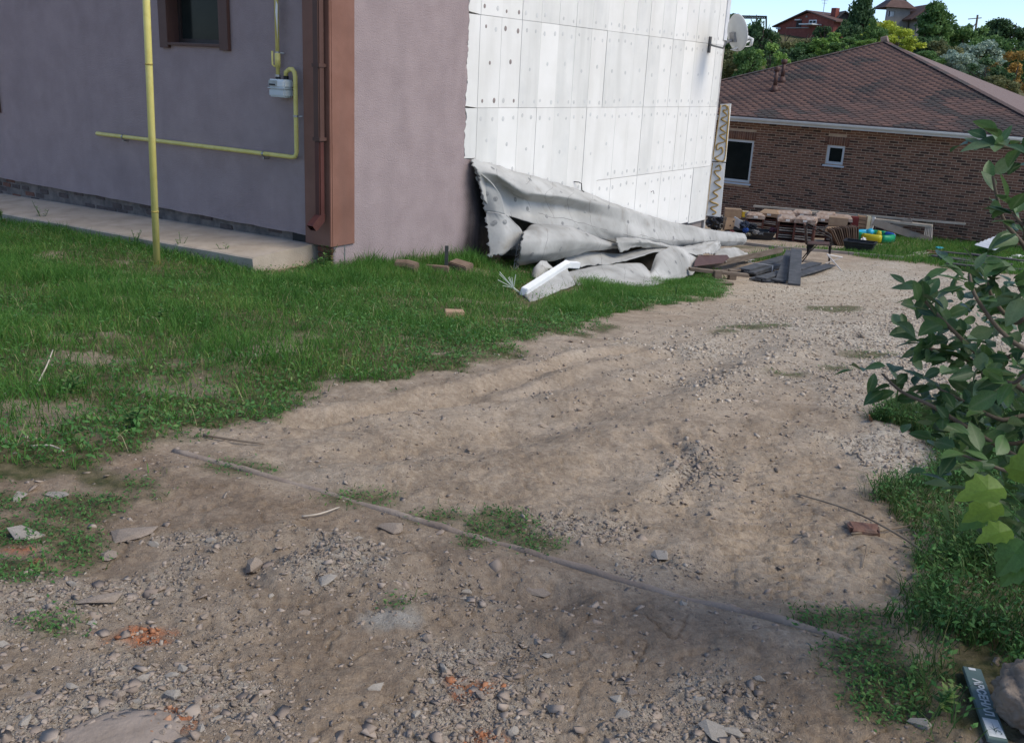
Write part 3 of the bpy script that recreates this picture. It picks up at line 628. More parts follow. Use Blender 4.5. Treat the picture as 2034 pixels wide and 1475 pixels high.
# downspout
dsp = thing('downspout', 'brown metal rain downspout fixed to the corner trim of the purple house', 'downspout', F(.3, .05, -.8), worldspace=True)
dx, _ = fpix(632, 200, .11); dz = fpix(632, 280, .11)[1]; dz1 = fpix(628, 430, .11)[1]; dz0 = fpix(625, 450, .11)[1]
MB(F).box(dx - .05, dx + .05, .055, .145, dz, ZT - .2).build('upper_pipe', soffit, dsp, bevel=.012)
MB(F).box(dx - .045, dx + .045, .06, .14, dz1, dz + .004).build('lower_pipe', mat('dark_red_brown', (.075, .025, .02), (.1, .035, .028), 5, .5), dsp, bevel=.012)
shoe = MB(F); L = [(.06, .14, dz1 + .03, dz1 + .03), (.075, .165, dz1 - .05, dz1 + .01), (.17, .25, dz1 - .13, dz1 - .06), (.21, .27, dz1 - .15, dz1 - .085)]
vs = []; fs = []
for i, (b0, b1_, zl, zh) in enumerate(L): vs += [(dx - .047, b0, zl), (dx + .047, b0, zl), (dx + .047, b1_, zh), (dx - .047, b1_, zh)]
for i in range(3):
    for j in range(4): fs.append((i * 4 + j, i * 4 + (j + 1) % 4, (i + 1) * 4 + (j + 1) % 4, (i + 1) * 4 + j))
shoe.add(vs, fs); o = shoe.build('shoe', MATS['dark_red_brown'], dsp); md = o.modifiers.new('t', 'SOLIDIFY'); md.thickness = .004
for zz in (dz + .02, fpix(632, 130, .11)[1]):
    MB(F).box(dx - .058, dx + .058, .03, .152, zz - .02, zz + .02).build('pipe_clip', soffit, dsp, bevel=.004)

# satellite dish on the far end of the white wall
pA = W(1408, 88, .01); a_, z_ = spix(1408, 88)
dish = thing('satellite_dish', 'grey satellite dish on a bent arm at the far end of the white wall', 'satellite dish', pA, worldspace=True)
MB(SZ).box(a_ - .05, a_ + .05, .012, .03, z_ - .16, z_ + .14).build('wall_plate', mat('rusty_plate', (.06, .06, .06), (.1, .09, .085), 12, .6), dish)
dY = W(1437, 95, .35)
e1 = W(1436, 96, .42); e2 = W(1443, 84, .5)
MB().tube([pA, W(1416, 91, .12), e1, e2], .018, 8).build('mount_arm', mat('grey_metal', (.22, .22, .22), (.3, .3, .3), 9, .5, metal=.4), dish, True)
Dc = at_y(1465, 65, e2[1] + .12); dn = Vector((.89, .41, .2)).normalized(); dr_ = .335
ax = dn.cross(Vector((0, 0, 1))).normalized(); ay = ax.cross(dn)
vs = []; fs = []; NR, NT = 8, 36
for i in range(NR + 1):
    rr = dr_ * i / NR
    for j in range(NT):
        t = 2 * math.pi * j / NT; vs.append(tuple(Vector(Dc) + ax * (rr * .93 * math.cos(t)) + ay * (rr * math.sin(t)) + dn * (.09 * (rr / dr_) ** 2 - .09)))
for i in range(NR):
    for j in range(NT): fs.append((i * NT + j, i * NT + (j + 1) % NT, (i + 1) * NT + (j + 1) % NT, (i + 1) * NT + j))
rf = mesh_np('reflector', vs, fs, mat('dish_grey', (.47, .48, .47), (.52, .53, .52), 6, .5), dish, True); md = rf.modifiers.new('t', 'SOLIDIFY'); md.thickness = .01
MB().tube([tuple(Vector(Dc) + ax * (dr_ * .93 * math.cos(t)) + ay * (dr_ * math.sin(t))) for t in np.linspace(0, 2 * math.pi, 37)], .009, 6).build('rim', mat('rim_white', (.7, .7, .69), (.76, .76, .75), 6, .5), dish, True)
bk = Vector(Dc) - dn * .1; q = MB().bar(tuple(bk - ay * .16), tuple(bk + ay * .02), .14, .08, tuple(dn)); q.tube([tuple(bk - ay * .12), tuple(e2)], .03, 8); q.build('clamp_bracket', MATS['grey_metal'], dish)
lnbp = Vector(at_y(1489, 81, Dc[1] + .02)); foot = Vector(Dc) - ay * dr_ * .98 - dn * .02
MB().tube([tuple(foot), tuple(Vector(at_y(1452, 98, Dc[1] - .02))), tuple(Vector(at_y(1460, 97, Dc[1] - .03))), tuple(lnbp)], .017, 8).build('feed_arm', MATS['rim_white'], dish, True)
q = MB().tube([tuple(lnbp + Vector((-.09, 0, .06))), tuple(lnbp + Vector((-.02, 0, .05)))], [.038, .034], 12); q.tube([tuple(lnbp + Vector((-.02, 0, .05))), tuple(lnbp + Vector((.05, 0, .03))), tuple(lnbp + Vector((.035, 0, -.09)))], .03, 10); q.build('receiver_head', MATS['rim_white'], dish, True)
MB().tube([tuple(lnbp + Vector((.03, 0, -.1))), tuple(Vector(at_y(1478, 93, Dc[1] - .03))), tuple(Vector(at_y(1468, 94, Dc[1] - .03)))], .008, 6).build('cable', foam2, dish, True)

# two narrow foam boards with glue squiggles standing at the far corner
glue = mat('orange_glue', (.42, .27, .08), (.5, .34, .13), 12, .6)
def glue_board(c, sq, label):
    """c: four picture corners (tl, tr, br, bl), at the far end of the wall"""
    Yb = 20.9; P = [Vector(at_y(px, py, Yb + .15 * i)) for i, (px, py) in enumerate(c)]
    P = [Vector(at_y(*c[0], Yb + .12)), Vector(at_y(*c[1], Yb + .05)), Vector(at_y(*c[2], Yb - .02)), Vector(at_y(*c[3], Yb + .05))]
    loc = P[3]; t = thing('glued_foam_strip', label, 'foam board', loc, group='foam strips with glue lines', worldspace=True)
    nn = (P[1] - P[0]).cross(P[3] - P[0]).normalized(); nn = nn if nn.y < 0 else -nn
    MB().add([tuple(p) for p in P] + [tuple(p - nn * .06) for p in P], [(0, 1, 2, 3), (7, 6, 5, 4), (0, 4, 5, 1), (1, 5, 6, 2), (2, 6, 7, 3), (3, 7, 4, 0)]).build('panel', foam3, t, bevel=.003)
    pts = [tuple(P[0].lerp(P[1], u).lerp(P[3].lerp(P[2], u), v) + nn * .006) for u, v in sq]
    o = MB().tube(cr(np.array(pts), len(pts) * 4).tolist(), [.011 + .009 * abs(math.sin(i * .37)) for i in range(len(pts) * 4)], 6).build('glue_line', glue, t, True)
    ed = [tuple(P[0].lerp(P[3], v) + nn * .005 + (P[1] - P[0]) * .05) for v in np.linspace(.02, .97, 9)]
    MB().tube(ed, .012, 6).build('glue_line', glue, t, True)
glue_board([(1431, 207), (1452, 206), (1441, 322), (1414, 320)], [(.2, .04), (.55, .03), (.7, .1), (.35, .12), (.75, .2), (.3, .26), (.8, .33), (.3, .42), (.8, .5), (.35, .55), (.85, .64), (.25, .7), (.3, .8), (.6, .75), (.7, .85), (.2, .95), (.9, .97), (.93, .6), (.9, .2), (.75, .04)],
    'upper of two narrow foam strips with orange glue squiggles at the white wall end')
glue_board([(1414, 322), (1441, 324), (1431, 431), (1401, 428)], [(.3, .1), (.6, .05), (.7, .14), (.3, .16), (.4, .22), (.75, .3), (.35, .36), (.65, .42), (.85, .46), (.35, .55), (.7, .62), (.2, .72), (.8, .78), (.3, .85), (.7, .92), (.45, .97)],
    'lower of two narrow foam strips with orange glue squiggles, near the black bag')
# ------------------------------------------------------------------ fallen foam cladding
fall = thing('fallen_cladding', 'big curled heap of white foam cladding peeled off the house wall onto the grass', 'fallen cladding', on_ground(1200, 540), worldspace=True)
def fallen_mat():
    m = bpy.data.materials.new('fallen_foam'); m.use_nodes = True; n = m.node_tree.nodes; l = m.node_tree.links; b = n['Principled BSDF']; b.inputs['Roughness'].default_value = .9; b.inputs['Specular IOR Level'].default_value = .2
    tc = n.new('ShaderNodeTexCoord')
    def nz(s, d=5):
        t = n.new('ShaderNodeTexNoise'); t.inputs['Scale'].default_value = s; t.inputs['Detail'].default_value = d; l.new(tc.outputs['Object'], t.inputs['Vector']); return t.outputs[0]
    r = n.new('ShaderNodeValToRGB'); r.color_ramp.elements[0].position = .35; r.color_ramp.elements[1].position = .68; r.color_ramp.elements[0].color = rgb((.33, .325, .305)); r.color_ramp.elements[1].color = rgb((.52, .512, .485)); l.new(nz(1.5, 8), r.inputs[0])
    ds = n.new('ShaderNodeValToRGB'); ds.color_ramp.elements[0].position = .56; ds.color_ramp.elements[1].position = .74; ds.color_ramp.elements[1].color = (.5, .5, .5, 1); l.new(nz(5.5, 9), ds.inputs[0])
    dm_ = n.new('ShaderNodeMixRGB'); l.new(ds.outputs[0], dm_.inputs[0]); l.new(r.outputs[0], dm_.inputs[1]); dm_.inputs[2].default_value = rgb((.27, .245, .21)); r = dm_
    # joints between the old boards: thin dark wavy lines along both directions of the sheet
    uv = n.new('ShaderNodeSeparateXYZ'); l.new(tc.outputs['UV'], uv.inputs[0])
    w = nz(2.5, 3); acc = None
    for ax, per, ww in (('X', .61, .008), ('Y', 1.1, .008)):
        a = n.new('ShaderNodeMath'); a.operation = 'MULTIPLY_ADD'; a.inputs[1].default_value = .16; l.new(w, a.inputs[0]); l.new(uv.outputs[ax], a.inputs[2])
        d = n.new('ShaderNodeMath'); d.operation = 'PINGPONG'; d.inputs[1].default_value = per / 2; l.new(a.outputs[0], d.inputs[0])
        c = n.new('ShaderNodeMath'); c.operation = 'LESS_THAN'; c.inputs[1].default_value = ww * .55; l.new(d.outputs[0], c.inputs[0])
        if acc is None: acc = c.outputs[0]
        else:
            q = n.new('ShaderNodeMath'); q.operation = 'MAXIMUM'; l.new(acc, q.inputs[0]); l.new(c.outputs[0], q.inputs[1]); acc = q.outputs[0]
    gate = n.new('ShaderNodeMath'); gate.operation = 'GREATER_THAN'; gate.inputs[1].default_value = .46; l.new(nz(1.7, 2), gate.inputs[0])
    q = n.new('ShaderNodeMath'); q.operation = 'MULTIPLY'; l.new(acc, q.inputs[0]); l.new(gate.outputs[0], q.inputs[1])
    mx = n.new('ShaderNodeMixRGB'); l.new(q.outputs[0], mx.inputs[0]); l.new(r.outputs[0], mx.inputs[1]); mx.inputs[2].default_value = rgb((.2, .19, .18)); l.new(mx.outputs[0], b.inputs['Base Color'])
    bp = n.new('ShaderNodeBump'); bp.inputs['Strength'].default_value = .25; bp.inputs['Distance'].default_value = .02; l.new(nz(14), bp.inputs['Height']); l.new(bp.outputs[0], b.inputs['Normal'])
    return m
fmat = fallen_mat()
capf = mat('fallen_cap', (.2, .2, .195), (.33, .33, .32), 30, .9)
def sheet(name, rows, caps=(), nu=46, nv=30, amp=.02, seed=1, thick=.018, rag=(), parent=None, m=None, lab=None):
    """rows: picture points with distance from the wall plane (None = on the ground); lofted into a thick foam sheet"""
    par = parent or fall
    G = np.array([[(W(*p) if p[2] is not None else on_ground(p[0], p[1], .03)) for p in r] for r in rows])
    def lin(P, m):
        t = np.linspace(0, len(P) - 1, m); i = np.clip(t.astype(int), 0, len(P) - 2); f = (t - i)[:, None, None]; return P[i] * (1 - f) + P[i + 1] * f
    G = .6 * cr(G, nv) + .4 * lin(G, nv); G = np.transpose(G, (1, 0, 2)); G = np.transpose(.45 * cr(G, nu) + .55 * lin(G, nu), (1, 0, 2))
    du = np.gradient(G, axis=1); dv = np.gradient(G, axis=0); N = np.cross(du, dv); N /= np.linalg.norm(N, axis=2, keepdims=True) + 1e-9
    V, U = np.meshgrid(np.arange(nv), np.arange(nu), indexing='ij')
    su = np.concatenate([[0], np.cumsum(np.linalg.norm(np.diff(G.mean(0), axis=0), axis=1))]); sv = np.concatenate([[0], np.cumsum(np.linalg.norm(np.diff(G.mean(1), axis=0), axis=1))])
    X, Y = su[U], sv[V]
    big = fbm(X * 1.6 + seed * 7, Y * 1.6, 3, seed) - .5; fold = np.abs(fbm(X * 3.2 + seed * 3, Y * 3.2 + 5, 2, seed + 40) - .5)
    cre = np.abs(fbm(X * 1.9 + Y * .8 + seed, Y * 1.5 - X * .5, 2, seed + 70) - .5)
    G = G + N * (amp * 2.0 * big - amp * 2.2 * fold + amp * 3.0 * np.minimum(cre, .12) + .006 * (fbm(X * 14, Y * 14, 2, seed + 9) - .5))[..., None]
    rr = np.random.default_rng(seed)
    for e in rag:       # torn edges
        jag = (fbm(np.arange(200) * .9 + seed, np.zeros(200), 3, seed + 5) - .5) * .09 + rr.uniform(-.02, .02, 200)
        if e == 'l': G[:, 0] += du[:, 0] / (np.linalg.norm(du[:, 0], axis=1, keepdims=True) + 1e-9) * jag[:nv, None]
        if e == 'r': G[:, -1] += du[:, -1] / (np.linalg.norm(du[:, -1], axis=1, keepdims=True) + 1e-9) * jag[:nv, None]
        if e == 'b': G[-1] += dv[-1] / (np.linalg.norm(dv[-1], axis=1, keepdims=True) + 1e-9) * jag[:nu, None]
        if e == 't': G[0] += dv[0] / (np.linalg.norm(dv[0], axis=1, keepdims=True) + 1e-9) * jag[:nu, None]
    idx = V * nu + U; f = np.stack([idx[:-1, :-1], idx[:-1, 1:], idx[1:, 1:], idx[1:, :-1]], -1).reshape(-1, 4)
    o = mesh_np(name, G.reshape(-1, 3), f, m or fmat, par, True, uv=np.stack([X, Y], -1).reshape(-1, 2))
    md = o.modifiers.new('t', 'SOLIDIFY'); md.thickness = thick; md.offset = 0
    for u, v in caps:
        j, i = int(u * (nu - 1)), int(v * (nv - 1)); c = Vector(G[i, j]); nn = Vector(N[i, j]); 
        if nn.dot(Vector(CAM) - c) < 0: nn = -nn
        c = c + nn * (thick / 2 + .004); a = nn.cross(Vector((0, 0, 1))).normalized(); b = nn.cross(a); r = .036; k = 10
        MB().add([tuple(c + a * r * math.cos(2 * math.pi * q / k) + b * r * math.sin(2 * math.pi * q / k)) for q in range(k)] + [tuple(c + nn * .004)], [(q, (q + 1) % k, k) for q in range(k)]).build('anchor_cap', capf, o if par is fall else par)
    return o
sheet('peeled_sheet', [
    [(936, 316, .03), (985, 328, .04), (1060, 352, .04), (1140, 373, .04), (1230, 409, .05), (1320, 438, .08), (1400, 455, .15), (1474, 464, .3)],
    [(940, 328, .10), (985, 337, .17), (1060, 360, .24), (1140, 384, .27), (1230, 413, .25), (1320, 439, .22), (1400, 456, .25), (1479, 465, .36)],
    [(948, 341, .16), (985, 347, .27), (1040, 381, .42), (1130, 392, .42), (1230, 414, .40), (1320, 440, .36), (1400, 457, .38), (1482, 469, .42)],
    [(953, 362, .15), (1000, 372, .13), (1050, 398, .20), (1130, 412, .26), (1230, 440, .44), (1320, 458, .46), (1400, 467, .46), (1483, 474, .46)],
    [(962, 398, .18), (1010, 408, .17), (1062, 424, .24), (1140, 440, .38), (1230, 464, .52), (1330, 477, .54), (1410, 479, .50), (1481, 480, .44)],
    [(985, 428, .22), (1015, 430, .22), (1075, 450, .34), (1160, 464, .42), (1240, 486, .46), (1335, 491, .44), (1415, 489, .38), (1476, 486, .36)]],
    [(.13, .2), (.27, .22), (.40, .28), (.5, .24), (.2, .7), (.25, .78), (.33, .82), (.38, .9), (.42, .95), (.6, .6), (.68, .66), (.74, .75), (.80, .78), (.87, .7), (.55, .42), (.48, .62)], 90, 44, .016, 3, rag=('l', 't'))
sheet('torn_flap', [[(936, 316, .02), (945, 328, .08), (952, 343, .18)], [(946, 350, .05), (962, 356, .12), (975, 363, .22)], [(955, 385, .1), (976, 383, .22), (995, 388, .32)], [(963, 420, .15), (985, 422, .3), (1003, 426, .38)]],
    [(.3, .7), (.65, .78), (.4, .4)], 20, 26, .012, 11, rag=('l',))
sheet('torn_flap', [[(964, 419, .16), (984, 422, .30), (1008, 428, .40)], [(967, 445, .22), (1000, 448, .40), (1032, 452, .46)], [(970, 475, .27), (1005, 478, .47), (1041, 468, .52)], [(971, 509, .32), (997, 504, .46), (1038, 480, .54)]],
    [(.3, .3), (.62, .25), (.2, .35)], 26, 26, .018, 12, rag=('l', 'b'))
sheet('rolled_sheet', [
    [(1043, 460, .45), (1060, 446, .42), (1130, 450, .44), (1170, 465, .47), (1228, 487, .5)],
    [(1041, 461, .62), (1075, 456, .64), (1130, 459, .66), (1175, 471, .62), (1229, 488, .55)],
    [(1036, 480, .78), (1075, 478, .82), (1130, 477, .82), (1175, 481, .72), (1230, 489, .58)],
    [(1032, 505, .78), (1070, 504, .82), (1120, 499, .80), (1170, 490, .70), (1231, 490, .58)],
    [(1030, 527, .58), (1065, 520, .64), (1110, 514, .66), (1165, 499, .62), (1231, 492, .55)],
    [(1042, 518, .42), (1070, 512, .46), (1110, 506, .48), (1160, 495, .48), (1228, 490, .5)]], [(.18, .62), (.46, .55), (.7, .2)], 50, 36, .012, 14, rag=('l',))
sheet('folded_sheet', [
    [(1224, 472, .60), (1255, 473, .58), (1293, 479, .55), (1350, 491, .52), (1400, 484, .52), (1430, 478, .55)],
    [(1225, 480, .74), (1256, 480, .74), (1296, 482, .74), (1348, 495, .70), (1396, 492, .70), (1430, 484, .66)],
    [(1233, 500, .78), (1262, 491, .70), (1296, 492, .62), (1345, 502, .62), (1393, 501, .62), (1424, 495, .58)]], [(.3, .5)], 44, 22, .02, 15, rag=('l', 'b'))
sheet('under_sheet', [
    [(1122, 512, .50), (1170, 500, .45), (1235, 504, .5), (1300, 490, .5), (1342, 490, .55)],
    [(1118, 522, .58), (1170, 513, .6), (1240, 511, .68), (1300, 496, .68), (1345, 492, .66)],
    [(1113, 531, .66), (1172, 528, .75), (1240, 519, .84), (1300, 501, .80), (1352, 494, .70)]], (), 40, 20, .012, 16, rag=('b',))
sheet('lying_sheet', [
    [(1118, 543, .85), (1170, 531, .8), (1240, 523, .8), (1275, 524, .8), (1292, 540, .95), (1304, 505, .80), (1338, 489, .78), (1382, 506, .72)],
    [(1126, 552, 1.05), (1180, 544, 1.05), (1240, 538, 1.05), (1275, 540, 1.05), (1292, 547, 1.08), (1316, 520, 1.0), (1352, 507, .95), (1388, 516, .88)],
    [(1136, 559, 1.2), (1190, 554, 1.2), (1240, 552, 1.22), (1280, 553, 1.22), (1300, 555, 1.2), (1328, 540, 1.14), (1358, 530, 1.08), (1384, 533, 1.0)],
    [(1148, 565, None), (1190, 563, None), (1240, 567, None), (1275, 570, None), (1295, 569, None), (1330, 559, 1.28), (1356, 552, 1.18), (1374, 546, 1.08)]],
    [(.35, .4), (.55, .6), (.8, .5), (.72, .7), (.88, .35)], 60, 30, .012, 17, rag=('b', 'l'))
sheet('torn_curl', [[(1056, 546, .95), (1064, 528, .9), (1076, 517, .85), (1097, 530, .85)], [(1058, 550, 1.1), (1070, 540, 1.1), (1082, 532, 1.02), (1100, 536, .92)], [(1064, 552, None), (1078, 548, None), (1088, 544, None), (1102, 542, None)]], (), 20, 16, .025, 18, rag=('t', 'l'))
sheet('crumpled_sheet', [
    [(1340, 492, .60), (1370, 494, .6), (1402, 482, .55), (1425, 478, .55), (1432, 488, .6)],
    [(1355, 500, .75), (1372, 500, .76), (1402, 494, .8), (1422, 487, .76), (1430, 496, .68)],
    [(1382, 507, .85), (1390, 506, .88), (1404, 502, .92), (1414, 505, .86), (1420, 503, .8)]], (), 30, 20, .03, 19, rag=('b', 'r'))
sheet('crumpled_sheet', [
    [(1415, 498, .45), (1440, 493, .42), (1463, 493, .4), (1484, 504, .38)],
    [(1420, 508, .66), (1445, 505, .64), (1466, 504, .6), (1488, 512, .5)],
    [(1440, 520, .84), (1452, 517, .82), (1466, 516, .76), (1500, 518, .56)]], (), 26, 18, .028, 20, rag=('r', 'b'))
# mineral mesh hanging from the left end of the roll
m = MB()
for i in range(14):
    v = i / 13; a = W(1041 - 11 * v, 462 + 66 * v, .62 + .1 * math.sin(v * 3)); b = W(1034 - 14 * v + random.uniform(-3, 3), 470 + 66 * v + random.uniform(-3, 3), .6)
    m.tube([a, b], .006, 4)
for s in range(3): m.tube([W(1040 - 4 * s - 11 * v, 464 + 66 * v, .6) for v in np.linspace(0, 1.05, 9)], .006, 4)
m.build('mesh_fringe', mat('mesh_grey', (.2, .2, .19), (.3, .3, .28), 20), fall)

# foam trim beam
g1 = on_ground(1046, 592); P1 = Vector(at_y(1040, 580, g1[1])); P2 = Vector(W(1127, 524, 1.3))
tb = thing('foam_trim', 'bright white foam beam lying on a grey foam flap in the grass', 'foam beam', g1, worldspace=True)
MB().bar(tuple(P1), tuple(P2), .085, .10, (.1, -.4, 1)).build('beam', mat('clean_foam', (.80, .81, .80), (.88, .88, .87), 3, .8, .1, 200), tb, bevel=.008)
d_ = (P2 - P1).normalized(); e2_ = P2 + Vector((.16, .05, -.02)); MB().bar(tuple(P2 - d_ * .05), tuple(e2_), .10, .09).build('end_block', MATS['clean_foam'], tb, bevel=.008)
gl = [tuple(P1.lerp(P2, t) + Vector((.04, -.05, -.065 + random.uniform(-.012, .012)))) for t in np.linspace(.0, .93, 24)]
MB().tube(gl, [random.uniform(.008, .02) for _ in gl], 6).build('glue_line', mat('yellow_glue', (.45, .28, .11), (.6, .48, .3), 25, .7), tb, True)
def FB(px, py, t): return float((np.array(P1.lerp(P2, t)) - SO) @ WN)
sheet('flap', [[(1040, 588, FB(1040, 588, 0)), (1070, 567, FB(1070, 567, .3)), (1100, 546, FB(1100, 546, .65)), (1124, 530, FB(1124, 530, .95))], [(1053, 601, None), (1082, 590, None), (1114, 577, None), (1142, 567, None)]], (), 26, 16, .01, 22, rag=('b',), parent=tb)
#straw of torn glass fibre beside the beam
m = MB(); q0 = Vector(on_ground(1040, 588)); q1 = Vector(at_y(1020, 572, q0.y)); m.tube([q0, q1], .012, 5)
for i in range(9): m.tube([q1, tuple(q1 + Vector((random.uniform(-.2, .02), 0, random.uniform(.02, .22))))], .004, 4)
tag(m.build('fibre_tuft', mat('fibre', (.55, .6, .5), (.65, .68, .6), 8)), 'pale tuft of torn glass fibre beside the white beam', 'fibre tuft')
# ------------------------------------------------------------------ brick house with the brown hipped roof
GZH = 0.45                                     # height of the gutter's upper edge
def at_z(px, py, z):
    v = ray(px, py); return CAM + v * ((z - CAMZ) / v[2])
bd, bn = WN, -WD                                                # both houses stand square to each other
BR = at_z(2034, 274.0, GZH); BL = on_plane(1451, 233, BR, bn)
BO = BL - bn * .42
def B_(a, b, c): return BO * np.array([1, 1, 0]) + bd * a + bn * b + np.array([0, 0, c])
def bpix(px, py, b=0.0):
    P = on_plane(px, py, BO + bn * b, bn); return float((P - BO) @ bd), float(P[2])
UR = float((on_plane(2126, 281, BR, bn) - BO) @ bd) - .42; UL = UR - 13.16; ZB, ZG = -3.3, GZH - .02; DEP = 13.16
bh = thing('brick_house', 'single storey brown brick house with a hipped brown shingle roof and white gutter', 'house', B_(4, -3, -2.6), worldspace=True)
mortar = mat('mortar', (0.395, 0.292, 0.209), (0.490, 0.368, 0.261), 8, .95, .3, 50)
bricks = [mat('clinker_%d' % i, c, tuple(v * 1.2 for v in c), 9, .85, .3, 60) for i, c in enumerate([(0.176, 0.089, 0.058), (0.202, 0.101, 0.065), (0.144, 0.073, 0.050), (0.066, 0.038, 0.028), (0.224, 0.115, 0.072)])]
pvc = mat('white_pvc', (.55, .6, .62), (.62, .66, .68), 3, .35); zinc = mat('white_gutter', (.6, .63, .64), (.68, .71, .71), 3, .35, .05, 20)
# openings
Wn = []
a0, c1 = bpix(1452, 276); a1, c0 = bpix(1487, 362); a0 -= .35; Wn.append((a0, a1 + .02, c0 - .03, c1))
a0, c1 = bpix(1645, 288); a1, c0 = bpix(1672, 328); Wn.append((a0 - .02, a1 + .02, c0, c1))
xs_ = sorted({UL, UR} | {w[0] for w in Wn} | {w[1] for w in Wn}); zs_ = sorted({ZB, ZG - .05} | {w[2] for w in Wn} | {w[3] for w in Wn})
m = MB(B_)
for x0, x1 in zip(xs_[:-1], xs_[1:]):
    for z0, z1 in zip(zs_[:-1], zs_[1:]):
        xm, zm_ = (x0 + x1) / 2, (z0 + z1) / 2
        if any(w[0] < xm < w[1] and w[2] < zm_ < w[3] for w in Wn): continue
        m.box(x0, x1, -.3, -.004, z0, z1)
m.build('front_wall', mortar, bh)
m = MB(B_); m.box(UL, UL + .3, -DEP, -.3, ZB, ZG - .05); m.box(UR - .3, UR, -DEP, -.3, ZB, ZG - .05); m.box(UL, UR, -DEP - .3, -DEP, ZB, ZG - .05); m.build('other_walls', bricks[1], bh)
# bricks: the nearest 300 singly, the rest as one part
BP = []
z = ZB + .4; k = 0
zs0 = bpix(1700, 470)[1]
while z < ZG - .12:
    a = UL + (.13 if k % 2 else 0)
    while a < UR - .25:
        skip = False
        for w in Wn:
            if a + .25 > w[0] - .0 and a < w[1] and z + .065 > w[2] - .07 and z < w[3] + .30: skip = True
        if not skip: BP.append((a, z))
        else:
            for w in Wn:       # cut bricks at the jambs
                if z + .065 > w[2] - .07 and z < w[3] + .30:
                    if a < w[0] - .03 < a + .25 and w[0] - a > .05: BP.append((a, z, w[0] - .008 - a))
                    if a < w[1] + .03 < a + .25 and a + .25 - w[1] > .05: BP.append((w[1] + .008, z, a + .25 - w[1] - .008))
        a += .26
    z += .0765; k += 1
def brick_choice(a, z): return int(np.clip(random.gauss(1.6, 1.1), 0, 4)) if random.random() > .13 else 3
tmpl = []
for i in range(5):
    o = MB(B_).box(0, .25, -.02, .0, 0, .066); tmpl.append(np.array(o.v))
F6 = [(0, 3, 2, 1), (4, 5, 6, 7), (0, 1, 5, 4), (1, 2, 6, 5), (2, 3, 7, 6), (3, 0, 4, 7)]
meshes = []
for i in range(5):
    me = bpy.data.meshes.new('brick'); q = MB().box(0, .243, -.02, .002, 0, .060); me.from_pydata(q.v, [], [f[::-1] for f in F6] if False else q.f); me.materials.append(bricks[i]); meshes.append(me)
Rb = Matrix(((bd[0], bn[0], 0, 0), (bd[1], bn[1], 0, 0), (0, 0, 1, 0), (0, 0, 0, 1)))
def seen(a, z):
    P = B_(a, 0, z) - CAM; d = P @ FW; px = 1017 + FL * (P @ RT) / d; py = 737.5 - FL * (P @ UP) / d
    return 1440 < px < 2030 and 255 < py < 470
full = [b for b in BP if len(b) == 2 and seen(*b)]; full.sort(key=lambda b: -b[0]); single = set(full[:296])
for b in full[:296]:
    o = bpy.data.objects.new('brick', meshes[brick_choice(*b)]); COL.objects.link(o); P = B_(b[0], random.uniform(-.003, .003), b[1]); o.parent = bh
    o.matrix_parent_inverse = Matrix.Translation(-Vector(WROOT[bh.name])); R3 = Rb.copy(); R3.translation = Vector(P); o.matrix_basis = R3
vs = []; fs = []; mi = []
for b in BP:
    if b in single: continue
    L = b[2] if len(b) == 3 else .243; j = random.uniform(-.003, .003); k0 = len(vs)
    for p in ((0, -.02, 0), (L, -.02, 0), (L, j, 0), (0, j, 0), (0, -.02, .060), (L, -.02, .060), (L, j, .060), (0, j, .060)): vs.append(B_(b[0] + p[0], p[1], b[1] + p[2]))
    fs += [[i + k0 for i in f] for f in F6]; mi += [brick_choice(*b[:2])] * 6
for w in Wn:    # soldier courses over the openings
    a = w[0] - .10
    while a < w[1] + .06:
        k0 = len(vs)
        for p in ((0, -.02, .006), (.066, -.02, .006), (.066, .002, .006), (0, .002, .006), (0, -.02, .26), (.066, -.02, .26), (.066, .002, .26), (0, .002, .26)): vs.append(B_(a + p[0], p[1], w[3] + p[2]))
        fs += [[i + k0 for i in f] for f in F6]; mi += [random.choice([0, 1, 2])] * 6; a += .077
o = mesh_np('brickwork', vs, fs, None, bh, mi=mi, mats=bricks); o['kind'] = 'stuff'
# windows
for i, (x0, x1, z0, z1) in enumerate(Wn):
    e = .075; m = MB(B_)
    for q in ((x0, x0 + e, z0, z1), (x1 - e, x1, z0, z1), (x0 + e, x1 - e, z0, z0 + e), (x0 + e, x1 - e, z1 - e, z1)): m.box(q[0], q[1], -.13, -.05, q[2], q[3])
    wd = m.build('window', pvc, bh); MB(B_).box(x0 + e, x1 - e, -.10, -.09, z0 + e, z1 - e).build('pane', glassd, wd)
    MB(B_).add([(x0 - .06, -.05, z0 - .01), (x1 + .06, -.05, z0 - .01), (x1 + .06, .07, z0 - .055), (x0 - .06, .07, z0 - .055), (x0 - .06, -.05, z0 - .03), (x1 + .06, -.05, z0 - .03), (x1 + .06, .07, z0 - .075), (x0 - .06, .07, z0 - .075)],
        [(0, 1, 2, 3), (7, 6, 5, 4), (0, 4, 5, 1), (1, 5, 6, 2), (2, 6, 7, 3), (3, 7, 4, 0)]).build('sill', pvc, wd)
